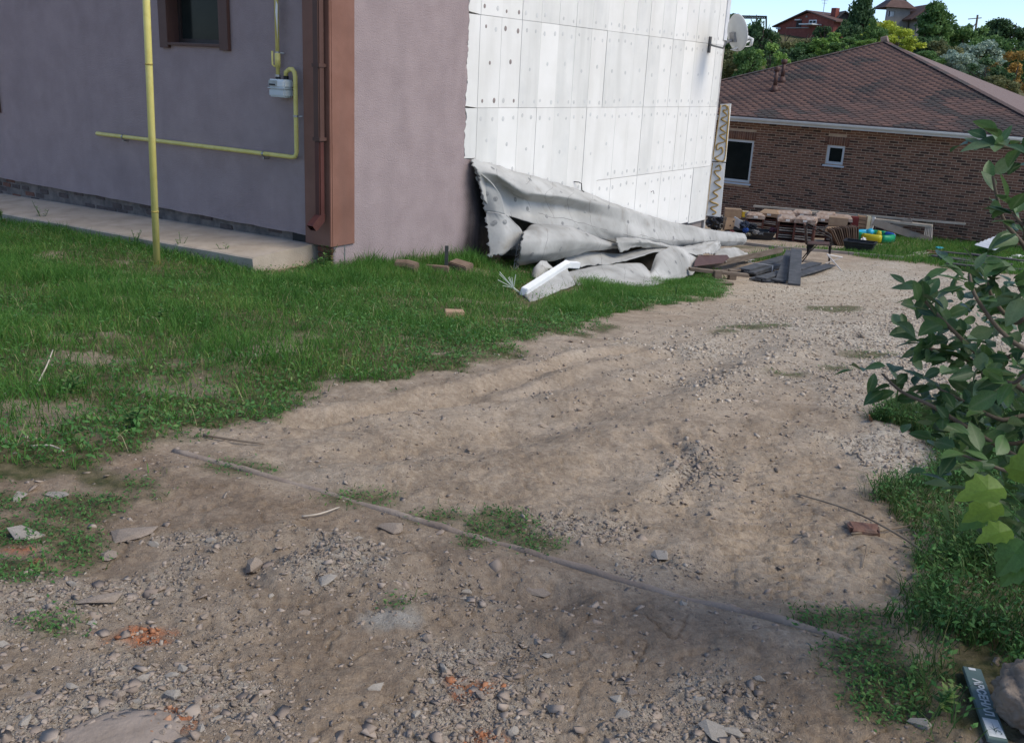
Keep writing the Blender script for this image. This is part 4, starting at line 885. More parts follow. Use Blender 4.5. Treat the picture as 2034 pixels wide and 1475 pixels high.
# gutter, brackets, fascia
OV = .42
q = MB(B_); n = 9; sec = [(OV - .02 + .0 + .07 * math.cos(t) * 1.0, ZG + .0 + .075 * math.sin(t)) for t in np.linspace(math.pi, 2 * math.pi, n)]
vs = []; fs = []
for a in (UL - OV, UR + OV):
    for (b, c) in sec: vs.append((a, b, c + .02))
for i in range(n - 1): fs.append((i, i + 1, n + i + 1, n + i))
q.add(vs, fs); gt = q.build('gutter', zinc, bh, True); md = gt.modifiers.new('t', 'SOLIDIFY'); md.thickness = .006
MB(B_).tube([(UL - OV, OV + .05, ZG + .022), (UR + OV, OV + .05, ZG + .022)], .012, 6).build('gutter_bead', zinc, bh)
a = UL
while a < UR + OV:
    MB(B_).box(a, a + .025, OV - .1, OV + .058, ZG + .01, ZG + .03).build('gutter_bracket', zinc, gt); a += .75
MB(B_).box(UL - OV, UR + OV, OV - .115, OV - .092, ZG - .12, ZG + .06).build('fascia', zinc, bh)
MB(B_).box(UL - OV, UR + OV, -.3, OV - .116, ZG - .12, ZG - .10).build('soffit', zinc, bh)
# roof: a pyramid hip; the front slope carries the shingles
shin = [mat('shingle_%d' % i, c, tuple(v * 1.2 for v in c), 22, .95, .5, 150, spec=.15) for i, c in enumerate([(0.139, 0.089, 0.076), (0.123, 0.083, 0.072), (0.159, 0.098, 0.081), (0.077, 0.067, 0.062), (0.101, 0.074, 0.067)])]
E0 = ZG + .06; fo = OV + .03
A = on_plane(1752, 83, B_((UL + UR) / 2, -DEP / 2, 0), bn); APX = ((UL + UR) / 2, -DEP / 2); AZ = float(A[2]); APa = APX[0]
c4 = [(UL - OV, fo), (UR + OV, fo), (UR + OV, -DEP - OV), (UL - OV, -DEP - OV)]
T = (APa, -DEP / 2, AZ)
m = MB(B_); m.add([(p[0], p[1], E0) for p in c4] + [T], [(0, 1, 4), (3, 2, 1, 0)]); m.build('roof', shin[1], bh)
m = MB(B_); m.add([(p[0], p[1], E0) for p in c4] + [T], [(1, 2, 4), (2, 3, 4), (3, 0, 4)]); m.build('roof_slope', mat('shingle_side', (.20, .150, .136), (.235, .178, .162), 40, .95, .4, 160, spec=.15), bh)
MB(B_).box(UL - OV, UR + OV, fo - .015, fo + .01, E0 - .05, E0 + .008).build('drip_edge', shin[4], bh)
SL = math.hypot(fo + DEP / 2, AZ - E0); sy = (-(fo + DEP / 2) / SL, (AZ - E0) / SL); nb, nz_ = sy[1], -sy[0]
def RF(u, s, h): return B_(u, fo + sy[0] * s + nb * h, E0 + sy[1] * s + nz_ * h)
EX, TW = .15, .32
tabs = []
row = 0; s = 0.02
while s < SL - .12:
    f = s / SL; l = UL - OV + (APa - UL + OV) * f; r = UR + OV + (APa - UR - OV) * f; u = UL - 1 - (row % 2) * TW / 2
    while u < r - .03:
        u0, u1 = max(u, l), min(u + TW, r)
        if u1 - u0 > .06: tabs.append((u0, u1, s, row))
        u += TW
    s += EX; row += 1
def tab_mat(u, s):
    v = fbm(np.array([u * .9 + s * .5]), np.array([s * 1.1]), 3, 91)[0]
    return 3 if v > .62 else (4 if v > .56 else random.choice([0, 0, 1, 2, 1, 2]))
def tab_geo(u0, u1, s):
    """a hexagonal tab: chamfered lower edge, lifted a little"""
    w = u1 - u0; c = min(.10, w * .36)
    low = [(u0 + c, s - .0), (u1 - c, s - .0), (u1 - .004, s + .075), (u1 - .004, s + EX + .02), (u0 + .004, s + EX + .02), (u0 + .004, s + .075)]
    hh = [.019, .019, .016, .004, .004, .016]
    return [RF(p[0], p[1], h) for p, h in zip(low, hh)] + [RF(p[0], p[1], .001) for p in low], [(0, 1, 2, 5), (5, 2, 3, 4), (0, 6, 7, 1), (1, 7, 8, 2), (5, 11, 6, 0), (2, 8, 9, 3)]
def rseen(u, s):
    P = RF(u, s, 0) - CAM; d = P @ FW; return 1440 < 1017 + FL * (P @ RT) / d < 2030
vis = [t for t in tabs if rseen(t[0], t[2]) and t[1] - t[0] > TW - .01]; vis.sort(key=lambda t: np.linalg.norm(RF(t[0], t[2], 0) - CAM)); sing = set(vis[:296])
tg = {}
for t in vis[:296]:
    mi_ = tab_mat(t[0], t[2]); 
    if mi_ not in tg:
        v, f = tab_geo(0, TW, 0); base = RF(0, 0, 0); me = bpy.data.meshes.new('shingle'); me.from_pydata([tuple(np.array(p) - base) for p in v], [], f); me.materials.append(shin[mi_]); tg[mi_] = me
    o = bpy.data.objects.new('shingle', tg[mi_]); COL.objects.link(o); o.parent = bh; o.matrix_parent_inverse = Matrix.Translation(-Vector(WROOT[bh.name])); o.location = tuple(RF(t[0], t[2], 0))
vs = []; fs = []; mi = []
for t in tabs:
    if t in sing: continue
    v, f = tab_geo(t[0], t[1], t[2]); k0 = len(vs); vs += v; fs += [[i + k0 for i in q] for q in f]; mi += [tab_mat(t[0], t[2])] * len(f)
o = mesh_np('shingle_courses', vs, fs, None, bh, mi=mi, mats=shin); o['kind'] = 'stuff'
for c, e in ((c4[0], 0), (c4[1], 1)):
    P, Q = Vector(B_(c[0], c[1], E0 + .02)), Vector(B_(*T)) + Vector((0, 0, .02)); n = 34
    for i in range(n):
        MB().bar(tuple(P.lerp(Q, i / n)), tuple(P.lerp(Q, (i + 1.12) / n) + Vector((0, 0, .006))), .22, .02).build('ridge_cap', shin[random.choice([1, 3, 4])], bh)
MB(B_).tube([(T[0] - .1, T[1], AZ + .0), (T[0] + .1, T[1], AZ + .08)], [.16, .14], 8).build('ridge_vent', mat('tan_metal', (.2, .14, .11), (.25, .18, .14), 9, .7), bh)
# two roof vents
for (px, py, hgt) in ((1538, 180, .62), (1553, 162, .58)):
    v = ray(px, py); P0 = RF(0, 0, 0); nn = RF(0, 0, 1) - P0; P = Vector(CAM + v * (((P0 - CAM) @ nn) / (v @ nn)))
    q = MB(); q.tube([P + Vector((0, 0, -.05)), P + Vector((0, 0, .06)), P + Vector((0, 0, .16))], [.17, .13, .085], 12); vb = q.build('roof_vent', soffit, bh, True)
    MB().tube([P + Vector((0, 0, .14)), P + Vector((0, 0, hgt))], .065, 10).build('vent_stack', soffit, vb, True)
    MB().tube([P + Vector((0, 0, hgt - .02)), P + Vector((0, 0, hgt + .03)), P + Vector((0, 0, hgt + .14))], [.07, .1, .1], 10).build('vent_cowl', soffit, vb, True)
# ------------------------------------------------------------------ yard clutter between the houses
card = mat('cardboard', (.33, .22, .14), (.40, .28, .18), 5, .9, .2, 60)
mott = mat('mottled_card', (.24, .16, .12), (.42, .32, .25), 9, .9, .3, 40, c3=(.55, .5, .45), scale3=5, amt3=.7, sharp=(.42, .58))
redbr = mat('crate_brown', (.075, .034, .026), (.12, .05, .038), 6, .8, .3, 40)
slatm = mat('pale_slat', (.3, .26, .22), (.42, .37, .32), 12, .8)
oldw = mat('old_timber', (.13, .10, .075), (.22, .175, .135), 3, .95, .5, 40, stretch=(1, 1, 6))
palew = mat('pale_timber', (.42, .36, .28), (.55, .48, .39), 3, .85, .3, 50)
tanw = mat('tan_board', (.26, .215, .175), (.33, .28, .235), 4, .9, .3, 40)
deck = mat('grey_decking', (.060, .064, .070), (.092, .096, .103), 6, .8, .5, 60, c3=(.14, .14, .145), scale3=3, amt3=.5)
blackp = mat('black_plastic', (.016, .018, .02), (.028, .03, .033), 8, .42, spec=.5)
def facing(P): return math.atan2(-float(P[0]), float(P[1]))      # turn so that local -Y looks back along the view
def crate_stack(px, py, w, h, d, turn, label, lid=mott, nsl=6):
    P = gpt(px, py); t = thing('crate_stack', label, 'crate stack', P + np.array([0, d / 2, 0]), facing(P) + turn, group='brown crate stacks by the brick house')
    hb = h - .16
    for s in (-1, 1): MB().box(s * w / 2 - .025, s * w / 2 + .025, -d / 2, d / 2, 0, hb).build('side_panel', redbr, t)
    MB().box(-w / 2 + .026, w / 2 - .026, d / 2 - .03, d / 2, 0, hb).build('back_panel', redbr, t)
    MB().box(-w / 2 + .026, w / 2 - .026, -d / 2 + .04, d / 2 - .04, .0, .03).build('bottom', redbr, t)
    for i in range(nsl):
        z = .07 + (hb - .12) * i / nsl; MB().box(-w / 2 + .027, w / 2 - .027, -d / 2 + .01, -d / 2 + .30, z, z + .03).build('slat', slatm if i % 3 != 2 else redbr, t, jit=.006)
    q = MB(); o = .035; z0, z1, z2 = hb + .002, hb + .10, hb + .16
    q.add([(-w / 2 - o, -d / 2 - o, z0), (w / 2 + o, -d / 2 - o, z0), (w / 2 + o, d / 2 + o, z0), (-w / 2 - o, d / 2 + o, z0), (-w / 2 - o, -d / 2 - o, z1), (w / 2 + o, -d / 2 - o, z1), (w / 2 + o, d / 2 + o, z1), (-w / 2 - o, d / 2 + o, z1),
        (-w / 2 + .05, -d / 2 + .08, z2), (w / 2 - .05, -d / 2 + .08, z2), (w / 2 - .05, d / 2 - .05, z2), (-w / 2 + .05, d / 2 - .05, z2)],
        [(3, 2, 1, 0), (0, 1, 5, 4), (1, 2, 6, 5), (2, 3, 7, 6), (3, 0, 4, 7), (4, 5, 9, 8), (5, 6, 10, 9), (6, 7, 11, 10), (7, 4, 8, 11), (8, 9, 10, 11)])
    ld = q.build('lid', lid, t, jit=.012)
    MB().box(-.05, .06, -d / 2 - o - .012, -d / 2 - o + .004, z0 + .03, z0 + .085).build('paper_label', foam2, ld)
    return t
CR = [(1563, 478, .44, .66, .5, .05, 'front left crate stack with pale slats and a white label, beside the pink cloth'), (1600, 482, .50, .68, .5, -.08, 'front crate stack with mottled lid standing right behind the brown chair'),
    (1634, 473, .42, .62, .5, .02, 'narrow crate stack just right of the brown chair back'), (1499, 462, .46, .56, .45, .1, 'dark crate stack behind the blue cloth, beside the yellow carton'),
    (1530, 462, .52, .62, .5, -.15, 'crate stack with a plain tan cardboard lid behind the pink cloth'), (1558, 463, .5, .64, .5, .1, 'back row crate stack behind the labelled front stack'),
    (1592, 465, .5, .66, .5, 0, 'back row crate stack with pale torn lid under the long beam'), (1640, 467, .5, .64, .5, -.05, 'back row crate stack behind the plain cardboard box'),
    (1672, 471, .5, .6, .5, .08, 'back row crate stack left of the red box'), (1662, 484, .48, .46, .5, .02, 'low crate stack carrying the cardboard box, behind fanned boards')]
for i, c in enumerate(CR): crate_stack(*c, lid=card if i in (4, 9) else mott)
def carton(px, py, dy, w, h, d, turn, name, m, label, cat, dz=0, flaps=True):
    P = gpt(px, py); t = thing(name, label, cat, P + np.array([0, dy, dz]), facing(P) + turn)
    q = MB().box(-w / 2, w / 2, -d / 2, d / 2, 0, h).build('box_body', m, t, bevel=.004)
    if flaps:
        for s in (-1, 1): MB().box(-w / 2 + .002, w / 2 - .002, *( (-d / 2 + .003, -.004) if s < 0 else (.004, d / 2 - .003)), h + .001, h + .007).build('flap', m, t)
        MB().box(-w / 2 - .002, w / 2 + .002, -.03, .03, h + .008, h + .010).build('tape', tanw, t)
    return t
carton(1664, 484, .25, .50, .22, .4, .02, 'cardboard_box', card, 'plain tan cardboard box lying on the low crate stack', 'box', .47)
carton(1455, 452, .2, .50, .26, .35, .1, 'cardboard_box', card, 'wide tan cardboard box behind the black bag at the wall end', 'box', .28)
carton(1480, 452, .2, .2, .17, .2, .1, 'yellow_carton', mat('yellow_card', (.5, .36, .03), (.55, .4, .05), 5, .6), 'yellow carton with a white top beside the dark crate stack', 'carton', .3).children[1].active_material = foam3
carton(1695, 471, .1, .2, .58, .3, .1, 'red_box', mat('dark_red', (.13, .02, .018), (.17, .03, .025), 6, .6), 'tall dark red box between the cardboard box and tan crate', 'box', 0, False)
tc = thing('tan_crate', 'upright tan wooden crate with dark slits beside a white strip', 'crate', gpt(1708, 468), facing(gpt(1708, 468)))
for i in range(5): MB().box(-.12, .12, -.15, .15, .02 + i * .115, .12 + i * .115).build('board', mat('tan_crate', (.33, .20, .12), (.42, .28, .17), 5, .85, .2, 40), tc, bevel=.006)
for s in (-1, 1): MB().box(s * .13 - .012, s * .13 + .012, -.16, .16, 0, .6).build('post', MATS['tan_crate'], tc)
P = gpt(1719, 469); o = MB().box(-.07, .07, -.05, .05, 0, .6).build('pale_block', mat('cream', (.5, .45, .3), (.6, .56, .42), 10, .8), None, bevel=.01); o.location = P; tag(o, 'cream upright block between tan crate and white strip', 'block')
P = gpt(1727, 470); o = MB().bar((0, 0, 0), (.06, .05, .58), .09, .05).build('white_strip', foam3, None, bevel=.004); o.location = P; tag(o, 'narrow white plastic strip leaning right of the crates', 'plastic strip')
# fan of leaning boards
brb = [mat('brown_sheet_%d' % i, c, tuple(v * .8 for v in c), 8, .9, .3, 50) for i, c in enumerate([(.17, .11, .075), (.21, .15, .11), (.13, .085, .06)])]
for i in range(12):
    P = gpt(1665 + i * 3.4, 489 - i * .15); lean = math.radians(32 - i * 2.4)
    o = MB().box(-.011, .011, -.2, .2, 0, .50).build('brown_board', brb[i % 3], None, jit=.004); o.location = P + np.array([0, .15, 0]); o.rotation_euler = (0, -lean, facing(P) + .35)
    tag(o, 'brown board leaning on edge in the fan of boards before the cardboard box', 'board', 'fan of brown boards')
# long beams along the brick wall
def HB(px, py, b): return on_plane(px, py, BO + bn * b, bn)
for (p, q, w, h, lab) in ((HB(1497, 409, 1.0), HB(1918, 445, .35), .16, .05, 'long pale timber beam lying along the brick wall over the crates'), (HB(1598, 421, 1.3), HB(1852, 449, 1.0), .26, .07, 'wide pale beam below the longest beam, behind the white strip')):
    o = MB().bar(tuple(p), tuple(q), w, h).build('timber_beam', palew, None, bevel=.006); tag(o, lab, 'beam')
for (p, q, w, lab) in ((HB(1735, 441, 1.5), HB(1850, 479, .9), .20, 'long grey board sloping down to the grass before the brick wall'), (HB(1756, 457, 1.2), HB(1811, 438, 1.1), .18, 'short grey board crossing behind the sloping board')):
    o = MB().bar(tuple(p), tuple(q), .03, w).build('tan_plank', tanw, None); tag(o, lab, 'board')
for i in range(5):
    a = HB(1834 + i * 4, 478 + (i % 2) * .6, .75); b = HB(1841 + i * 2.8, 441 - i * .5, .35)
    o = MB().bar(tuple(a), tuple(b), .035, .02, (0, 1, 0)).build('pale_lath', palew, None); tag(o, 'pale wooden slat in the bunch leaning on the brick wall', 'slat', 'pale slats leaning on the brick wall')
# sandbox
P = gpt(1738, 484) + np.array([.15, .55, 0]); sb = thing('sandbox', 'plastic ring sandbox of yellow, green and blue segments on the grass', 'sandbox', P, .25)
cols = [mat('toy_' + n_, c, tuple(v * .85 for v in c), 6, .4, spec=.4) for n_, c in (('yellow', (.55, .47, .02)), ('green', (.01, .30, .13)), ('blue', (.015, .12, .48)), ('cyan', (.02, .38, .6)))]
order = [0, 1, 2, 1, 3, 1]
for k in range(6):
    a0 = math.radians(198 + k * 60 + 1.2); a1 = math.radians(198 + (k + 1) * 60 - 1.2); vs = []; fs = []; n = 7
    for i in range(n):
        a = a0 + (a1 - a0) * i / (n - 1)
        for (r, z) in ((.56, .04), (.56, .2), (.53, .235), (.45, .235), (.43, .2), (.43, .04)): vs.append((r * math.cos(a), r * math.sin(a), z))
    for i in range(n - 1):
        for j in range(6): fs.append((i * 6 + j, i * 6 + (j + 1) % 6, (i + 1) * 6 + (j + 1) % 6, (i + 1) * 6 + j))
    fs += [tuple(range(6)), tuple(range((n - 1) * 6, n * 6))]
    MB().add(vs, fs).build('ring_segment', cols[order[k]], sb, True)
MB().tube([(0, 0, -.02), (0, 0, .038)], .5, 24).build('base_board', redbr, sb)
MB().tube([(0, 0, .04), (0, 0, .12)], .42, 24).build('sand', mat('sand', (.35, .25, .14), (.45, .33, .2), 20, .95, .3, 60), sb)
def ball(name, P, r, m, lab, cat, squash=1.0, amp=0, seed=0, sub=3, rz=0, sx=1, group=None, fr=3.0):
    bm = bmesh.new(); bmesh.ops.create_icosphere(bm, subdivisions=sub, radius=1)
    co = np.array([v.co for v in bm.verts])
    if amp:
        n1 = fbm(co[:, 0] * fr + seed * 3.1 + co[:, 2] * 1.7, co[:, 1] * fr - co[:, 2] * fr * .8, 3, seed); rid = np.abs(fbm(co[:, 0] * fr * 2 + seed - co[:, 2], co[:, 1] * fr * 2 + co[:, 2] * 2.2, 3, seed + 7) - .5) * 2
        co = co * (1 + amp * (n1 - .5) * 2 - amp * .7 * (1 - rid)[:, None].repeat(1, 1)[:, 0])[:, None]
    for v, c in zip(bm.verts, co): v.co = (c[0] * r * sx, c[1] * r, (c[2] + 1) * r * squash)
    me = bpy.data.meshes.new(name); bm.to_mesh(me); bm.free(); o = _link(name, me, m, None, amp < .3); o.location = tuple(P); o.rotation_euler = (0, 0, rz)
    return tag(o, lab, cat, group)
def up(px, py, Y): return at_y(px, py, Y)
ball('ball', up(1774, 471, P[1] + .05), .055, mat('skin_pink', (.55, .32, .2), (.6, .38, .25), 8, .5), 'small pale pink ball lying on the blue rim of the sandbox', 'ball')
ball('toy_bucket', P + np.array([-.1, .1, .12]), .12, cols[3], 'light blue toy heap inside the plastic sandbox', 'toy', .9, .25, 3)
ball('toy_mould', P + np.array([.12, .0, .12]), .08, cols[0], 'little yellow toy inside the plastic sandbox', 'toy', 1.1, .2, 5)
ball('paper_scrap', up(1714, 484, P[1] - .8), .08, foam3, 'crumpled white scrap standing on the edge of the black tray', 'scrap', 1.3, .5, 8)
# black plastic tubs
def tub(px, py, w, d, h, turn, lab):
    P = gpt(px, py); t = thing('plastic_tub', lab, 'tub', P + np.array([0, d / 2, 0]), facing(P) + turn); k = .84; th = .02
    o = [(-w / 2 * k, -d / 2 * k, 0), (w / 2 * k, -d / 2 * k, 0), (w / 2 * k, d / 2 * k, 0), (-w / 2 * k, d / 2 * k, 0), (-w / 2, -d / 2, h), (w / 2, -d / 2, h), (w / 2, d / 2, h), (-w / 2, d / 2, h)]
    i_ = [(x * .95, y * .95, z + (th if z == 0 else 0)) for x, y, z in o]
    f = [(3, 2, 1, 0)] + [(i, (i + 1) % 4, 4 + (i + 1) % 4, 4 + i) for i in range(4)] + [(8, 9, 10, 11)] + [(8 + (i + 1) % 4, 8 + i, 12 + i, 12 + (i + 1) % 4) for i in range(4)] + [(4 + i, 4 + (i + 1) % 4, 12 + (i + 1) % 4, 12 + i) for i in range(4)]
    MB().add(o + i_, f).build('shell', blackp, t)
    q = MB()
    for a, b in ((0, 1), (1, 2), (2, 3), (3, 0)): q.bar((o[4 + a][0], o[4 + a][1], h), (o[4 + b][0], o[4 + b][1], h), .05, .022)
    q.build('rim', blackp, t); q = MB()
    for a, b in ((0, 1), (1, 2), (2, 3), (3, 0)): q.bar(tuple(Vector(o[a]).lerp(Vector(o[a + 4]), .72)), tuple(Vector(o[b]).lerp(Vector(o[b + 4]), .72)), .022, .02)
    q.build('rib', blackp, t); return t
tub(1712, 503, .74, .5, .26, -.12, 'empty black plastic mortar tub on the gravel edge before the sandbox'); tub(1512, 477, .86, .6, .22, -.05, 'black plastic tub heaped with rags before the crates')
P = gpt(1462, 470); tub(1462, 470, .6, .5, .2, .1, 'low black tub beside the end of the foam roll')
# heap of rags and rubbish
def cloth(c): return mat('cloth_%d_%d_%d' % tuple(int(v * 99) for v in c), c, tuple(v * .7 for v in c), 8, .9, .3, 30)
Yh = gpt(1512, 477)[1] + .35
for (px, py, r, sq, sx, c, nm, lab, cat, sd) in [
    (1478, 450, .17, .75, 1.5, (.025, .035, .06), 'dark_cloth', 'dark navy cloth heaped behind the bright blue bag', 'cloth', 1), (1480, 459, .115, .8, 1.1, (.03, .09, .33), 'blue_bag', 'bright blue plastic bag on the rag heap', 'bag', 2),
    (1500, 463, .12, .75, 1.2, (.3, .29, .28), 'grey_rag', 'pale grey rag on the heap left of the pink cloth', 'rag', 3), (1513, 464, .12, .5, 1.5, (.11, .115, .125), 'dark_grey_rag', 'dark grey rag spread over the black tub', 'rag', 4),
    (1535, 458, .13, .65, 1.7, (.22, .075, .085), 'pink_cloth', 'dusty pink cloth hanging before the labelled crate stack', 'cloth', 5), (1525, 464, .09, .6, 1.4, (.42, .43, .44), 'white_bag', 'white plastic bag on the black tub under the pink cloth', 'bag', 6),
    (1486, 465, .10, .6, 1.6, (.22, .2, .15), 'beige_rag', 'beige rag along the tub edge below the blue bag', 'rag', 7), (1454, 460, .10, .6, 1.5, (.24, .07, .07), 'red_rag', 'small red rag beside the end of the foam roll', 'rag', 8),
    (1495, 452, .13, .8, 1.4, (.05, .055, .065), 'slate_cloth', 'slate coloured jacket lying right of the navy cloth', 'jacket', 9), (1490, 458, .09, .7, 1.2, (.36, .33, .3), 'cream_rag', 'cream rag tucked behind the bright blue bag', 'rag', 10),
    (1460, 463, .08, .5, 1.5, (.45, .36, .36), 'pale_pink_rag', 'pale pink rag under the small red rag', 'rag', 11)]:
    ball(nm, up(px, py + 4, Yh - (.25 if py > 458 else 0) - r * .6), r * .9, cloth(c), lab, cat, sq, .55, sd, 4, sd, sx)
ball('black_bag', gpt(1415, 458) + np.array([.1, .1, -.02]), .30, mat('bag_black', (.012, .012, .014), (.02, .02, .022), 6, .33, spec=.6), 'black plastic rubbish bag slumped at the far corner of the purple house', 'bag', .85, .42, 21, 4, .3, 1.15, fr=4)
a = up(1448, 446, 27.0)
cs = thing('card_sheet', 'tan cardboard sheet with two round holes leaning on the rag heap', 'cardboard', up(1448, 455, 26.8), .15)
MB().prism([(-.14, -.02), (.12, .0), (.15, .30), (-.1, .32)], -.01, .01).build('sheet', card, cs)
for x, z in ((.02, .1), (.1, .22)): MB().tube([(x, -.012, z), (x, -.014, z)], .022, 10).build('hole', dark, cs)
o = MB().bar(tuple(up(1456, 437, 26.9)), tuple(up(1472, 447, 26.7)), .02, .22, (.3, -.1, 1)).build('white_board', foam2, None); tag(o, 'white panel tilted beside the holed cardboard sheet', 'panel')
o = MB().bar(tuple(up(1440, 430, 27.0)), tuple(up(1437, 457, 26.9)), .06, .02).build('short_plank', oldw, None); tag(o, 'short brown plank standing between black bag and holed cardboard', 'plank')

# brown chair
P = gpt(1622, 520); ch = thing('garden_chair', 'brown garden chair with curved metal arms standing on the gravel', 'chair', P, -.28)
chm = mat('woven_brown', (.085, .05, .038), (.12, .07, .055), 30, .7, .5, 120, sharp=(.45, .55)); fr = mat('dark_tube', (.03, .024, .022), (.045, .035, .03), 8, .4, metal=.3)
q = MB(); vs = []; fs = []; prof = [(-.26, .40), (-.285, .5), (-.30, .62), (-.325, .74), (-.35, .83), (-.375, .86)]
for x, z in prof:
    for j, y in enumerate(np.linspace(-.2, .2, 5)): vs.append((x - .03 * math.cos(y / .2 * math.pi / 2), y * (1 if z < .8 else .9), z))
for i in range(5):
    for j in range(4): fs.append((i * 5 + j, i * 5 + j + 1, (i + 1) * 5 + j + 1, (i + 1) * 5 + j))
o = MB().add(vs, fs).build('backrest', chm, ch, True); md = o.modifiers.new('t', 'SOLIDIFY'); md.thickness = .02
o = MB().add([(-.25, -.21, .40), (.22, -.22, .435), (.22, .22, .435), (-.25, .21, .40), (-.25, -.21, .42), (.22, -.22, .455), (.22, .22, .455), (-.25, .21, .42)], [(3, 2, 1, 0), (4, 5, 6, 7), (0, 1, 5, 4), (1, 2, 6, 5), (2, 3, 7, 6), (3, 0, 4, 7)]).build('seat', chm, ch)
MB().add([(-.27, -.15, .40), (-.27, .15, .40), (-.2, .12, .17), (-.24, -.1, .15), (-.1, .0, .36), (-.2, -.16, .3)], [(0, 1, 2, 3), (0, 3, 5), (1, 4, 2), (3, 2, 4, 5), (0, 5, 4, 1)]).build('hanging_cloth', dark, ch)
MB().add([(.2, -.2, .44), (.26, -.2, .42), (.27, -.2, .22), (.23, -.2, .2), (.2, -.05, .44), (.26, -.05, .42), (.27, -.07, .25), (.23, -.07, .22)], [(0, 1, 5, 4), (1, 2, 6, 5), (2, 3, 7, 6), (3, 0, 4, 7), (0, 3, 2, 1), (4, 5, 6, 7)]).build('hanging_cloth', dark, ch)
for s in (-1, 1):
    MB().tube(cr(np.array([(-.33, .2 * s, .84), (-.16, .25 * s, .77), (.05, .27 * s, .68), (.2, .27 * s, .62), (.25, .27 * s, .55), (.255, .265 * s, .3), (.27, .26 * s, 0)]), 22).tolist(), .014, 8).build('arm_leg', fr, ch, True)
    MB().tube([(-.05, .23 * s, .42), (-.18, .235 * s, .25), (-.32, .24 * s, 0)], .013, 8).build('leg', fr, ch, True)
    MB().tube([(-.34, .19 * s, .85), (-.27, .2 * s, .42), (.25, .22 * s, .43)], .012, 8).build('frame_rail', fr, ch, True)
# white folding stool frame
P = gpt(1658, 532); sf = thing('folding_stool', 'bare white folding stool frame lying open on the gravel beside the chair', 'stool', P, worldspace=True)
Ys = P[1]; wm = mat('white_tube', (.6, .55, .5), (.68, .64, .6), 9, .5)
k1, k2, k3, k4 = up(1643, 505, Ys + .2), up(1673, 511, Ys + .35), gpt(1672, 538), gpt(1640, 523)
MB().tube([k1, k2], .014, 6).build('top_rail', wm, sf); MB().tube([k1, k3], .014, 6).build('leg', wm, sf); MB().tube([k2, up(1640, 523, Ys + .3)], .010, 6).build('leg', wm, sf)
MB().tube([up(1644, 507, Ys + .3), up(1673, 512, Ys + .42)], .011, 6).build('top_rail', wm, sf)
# grey decking boards
def plank(p, q, w, t, m, name, lab, cat, grp=None, parent=None):
    o = MB().bar(tuple(p), tuple(q), w, t).build(name, m, parent, bevel=.004)
    return tag(o, lab, cat, grp) if parent is None else o
def grd(px, py, h): p = gpt(px, py); return p + np.array([0, 0, h])
a0, a1 = grd(1476, 549, .06), grd(1566, 520, .06); side = np.cross((a1 - a0) / np.linalg.norm(a1 - a0), [0, 0, 1])
strap = mat('white_strap', (.5, .5, .5), (.6, .6, .6), 5, .6)
GD = 'grey decking boards in the strapped pile'
POS = {(0, 0): 'bottom layer, rear edge', (0, 1): 'bottom layer, front edge', (1, 0): 'upper layer, rear half', (1, 1): 'upper layer, front half', (2, 0): 'topmost board'}
def deck_pile(a, b, n, wd, lab):
    s_ = np.cross((b - a) / np.linalg.norm(b - a), [0, 0, 1]); top = 0
    for i, (off, lay) in enumerate(n):
        sh = (b - a) * random.uniform(-.03, .03); z = np.array([0, 0, lay * .038])
        plank(a + s_ * off + z + sh, b + s_ * off + z + sh, wd, .032, deck, 'decking_board', lab + ', ' + POS[(lay, i % 2)], 'board', GD); top = max(top, lay)
    c = a + (b - a) * .33
    o = MB().bar(tuple(c - s_ * .26 + [0, 0, top * .038 + .021]), tuple(c + s_ * .26 + [0, 0, top * .038 + .021]), .02, .004); o.bar(tuple(c + s_ * .26 + [0, 0, top * .038 + .02]), tuple(c + s_ * .26 + [0, 0, -.05]), .02, .004, (0, 1, 0))
    tag(o.build('strap', strap, None), lab.replace('charcoal grey decking board in', 'pale strap tied round'), 'strap')
deck_pile(a0, a1, [(-.13, 0), (.13, 0), (-.1, 1), (.12, 1), (.0, 2)], .22, 'charcoal grey decking board in the far pile')
b0, b1 = grd(1522, 561, .04), grd(1632, 530, .04)
deck_pile(b0, b1, [(-.2, 0), (.06, 0), (.2, 1), (-.1, 1)], .22, 'charcoal grey decking board in the near pile')
g1 = grd(1549, 563, .02); g2 = at_y(1571, 498, g1[1] + 2.6); plank(g1, g2, .20, .03, deck, 'decking_board', 'left of two lighter grey boards laid across the decking pile', 'board')
g1 = grd(1577, 568, .02); g2 = at_y(1582, 496, g1[1] + 2.7); plank(g1, g2, .22, .035, deck, 'decking_board', 'right of two lighter grey boards laid across the decking pile, nearest the chair', 'board')
# old timber by the foam heap
t0 = grd(1376, 546, .12); t1 = at_y(1553, 496, t0[1] + 2.7); plank(t0, t1, .05, .12, oldw, 'old_beam', 'long old brown beam running from the foam heap towards the chair', 'beam')
Yb = gpt(1423, 558)[1]; t0 = at_y(1369, 534, Yb); t1 = at_y(1486, 547, Yb + .1); plank(t0, t1, .13, .055, oldw, 'old_beam', 'dark old beam propped on two blocks before the brown sheet', 'beam')
t0 = at_y(1400, 540, Yb + .3); t1 = at_y(1470, 536, Yb + .9); plank(t0, t1, .05, .04, oldw, 'old_lath', 'thin old lath behind the propped dark beam', 'lath')
for px, py, lab in ((1423, 558, 'square timber block under the propped beam, near the tall grass'), (1453, 556, 'second timber block under the propped beam, beside the decking')):
    p = gpt(px, py); o = MB().box(-.07, .07, -.06, .06, 0, .2).build('timber_block', oldw, None, bevel=.006); o.location = p; o.rotation_euler = (0, 0, .2); tag(o, lab, 'block')
plank(grd(1394, 562, .02), grd(1457, 566, .03), .12, .03, oldw, 'old_plank', 'short old plank lying at the gravel edge below the timber blocks', 'plank')
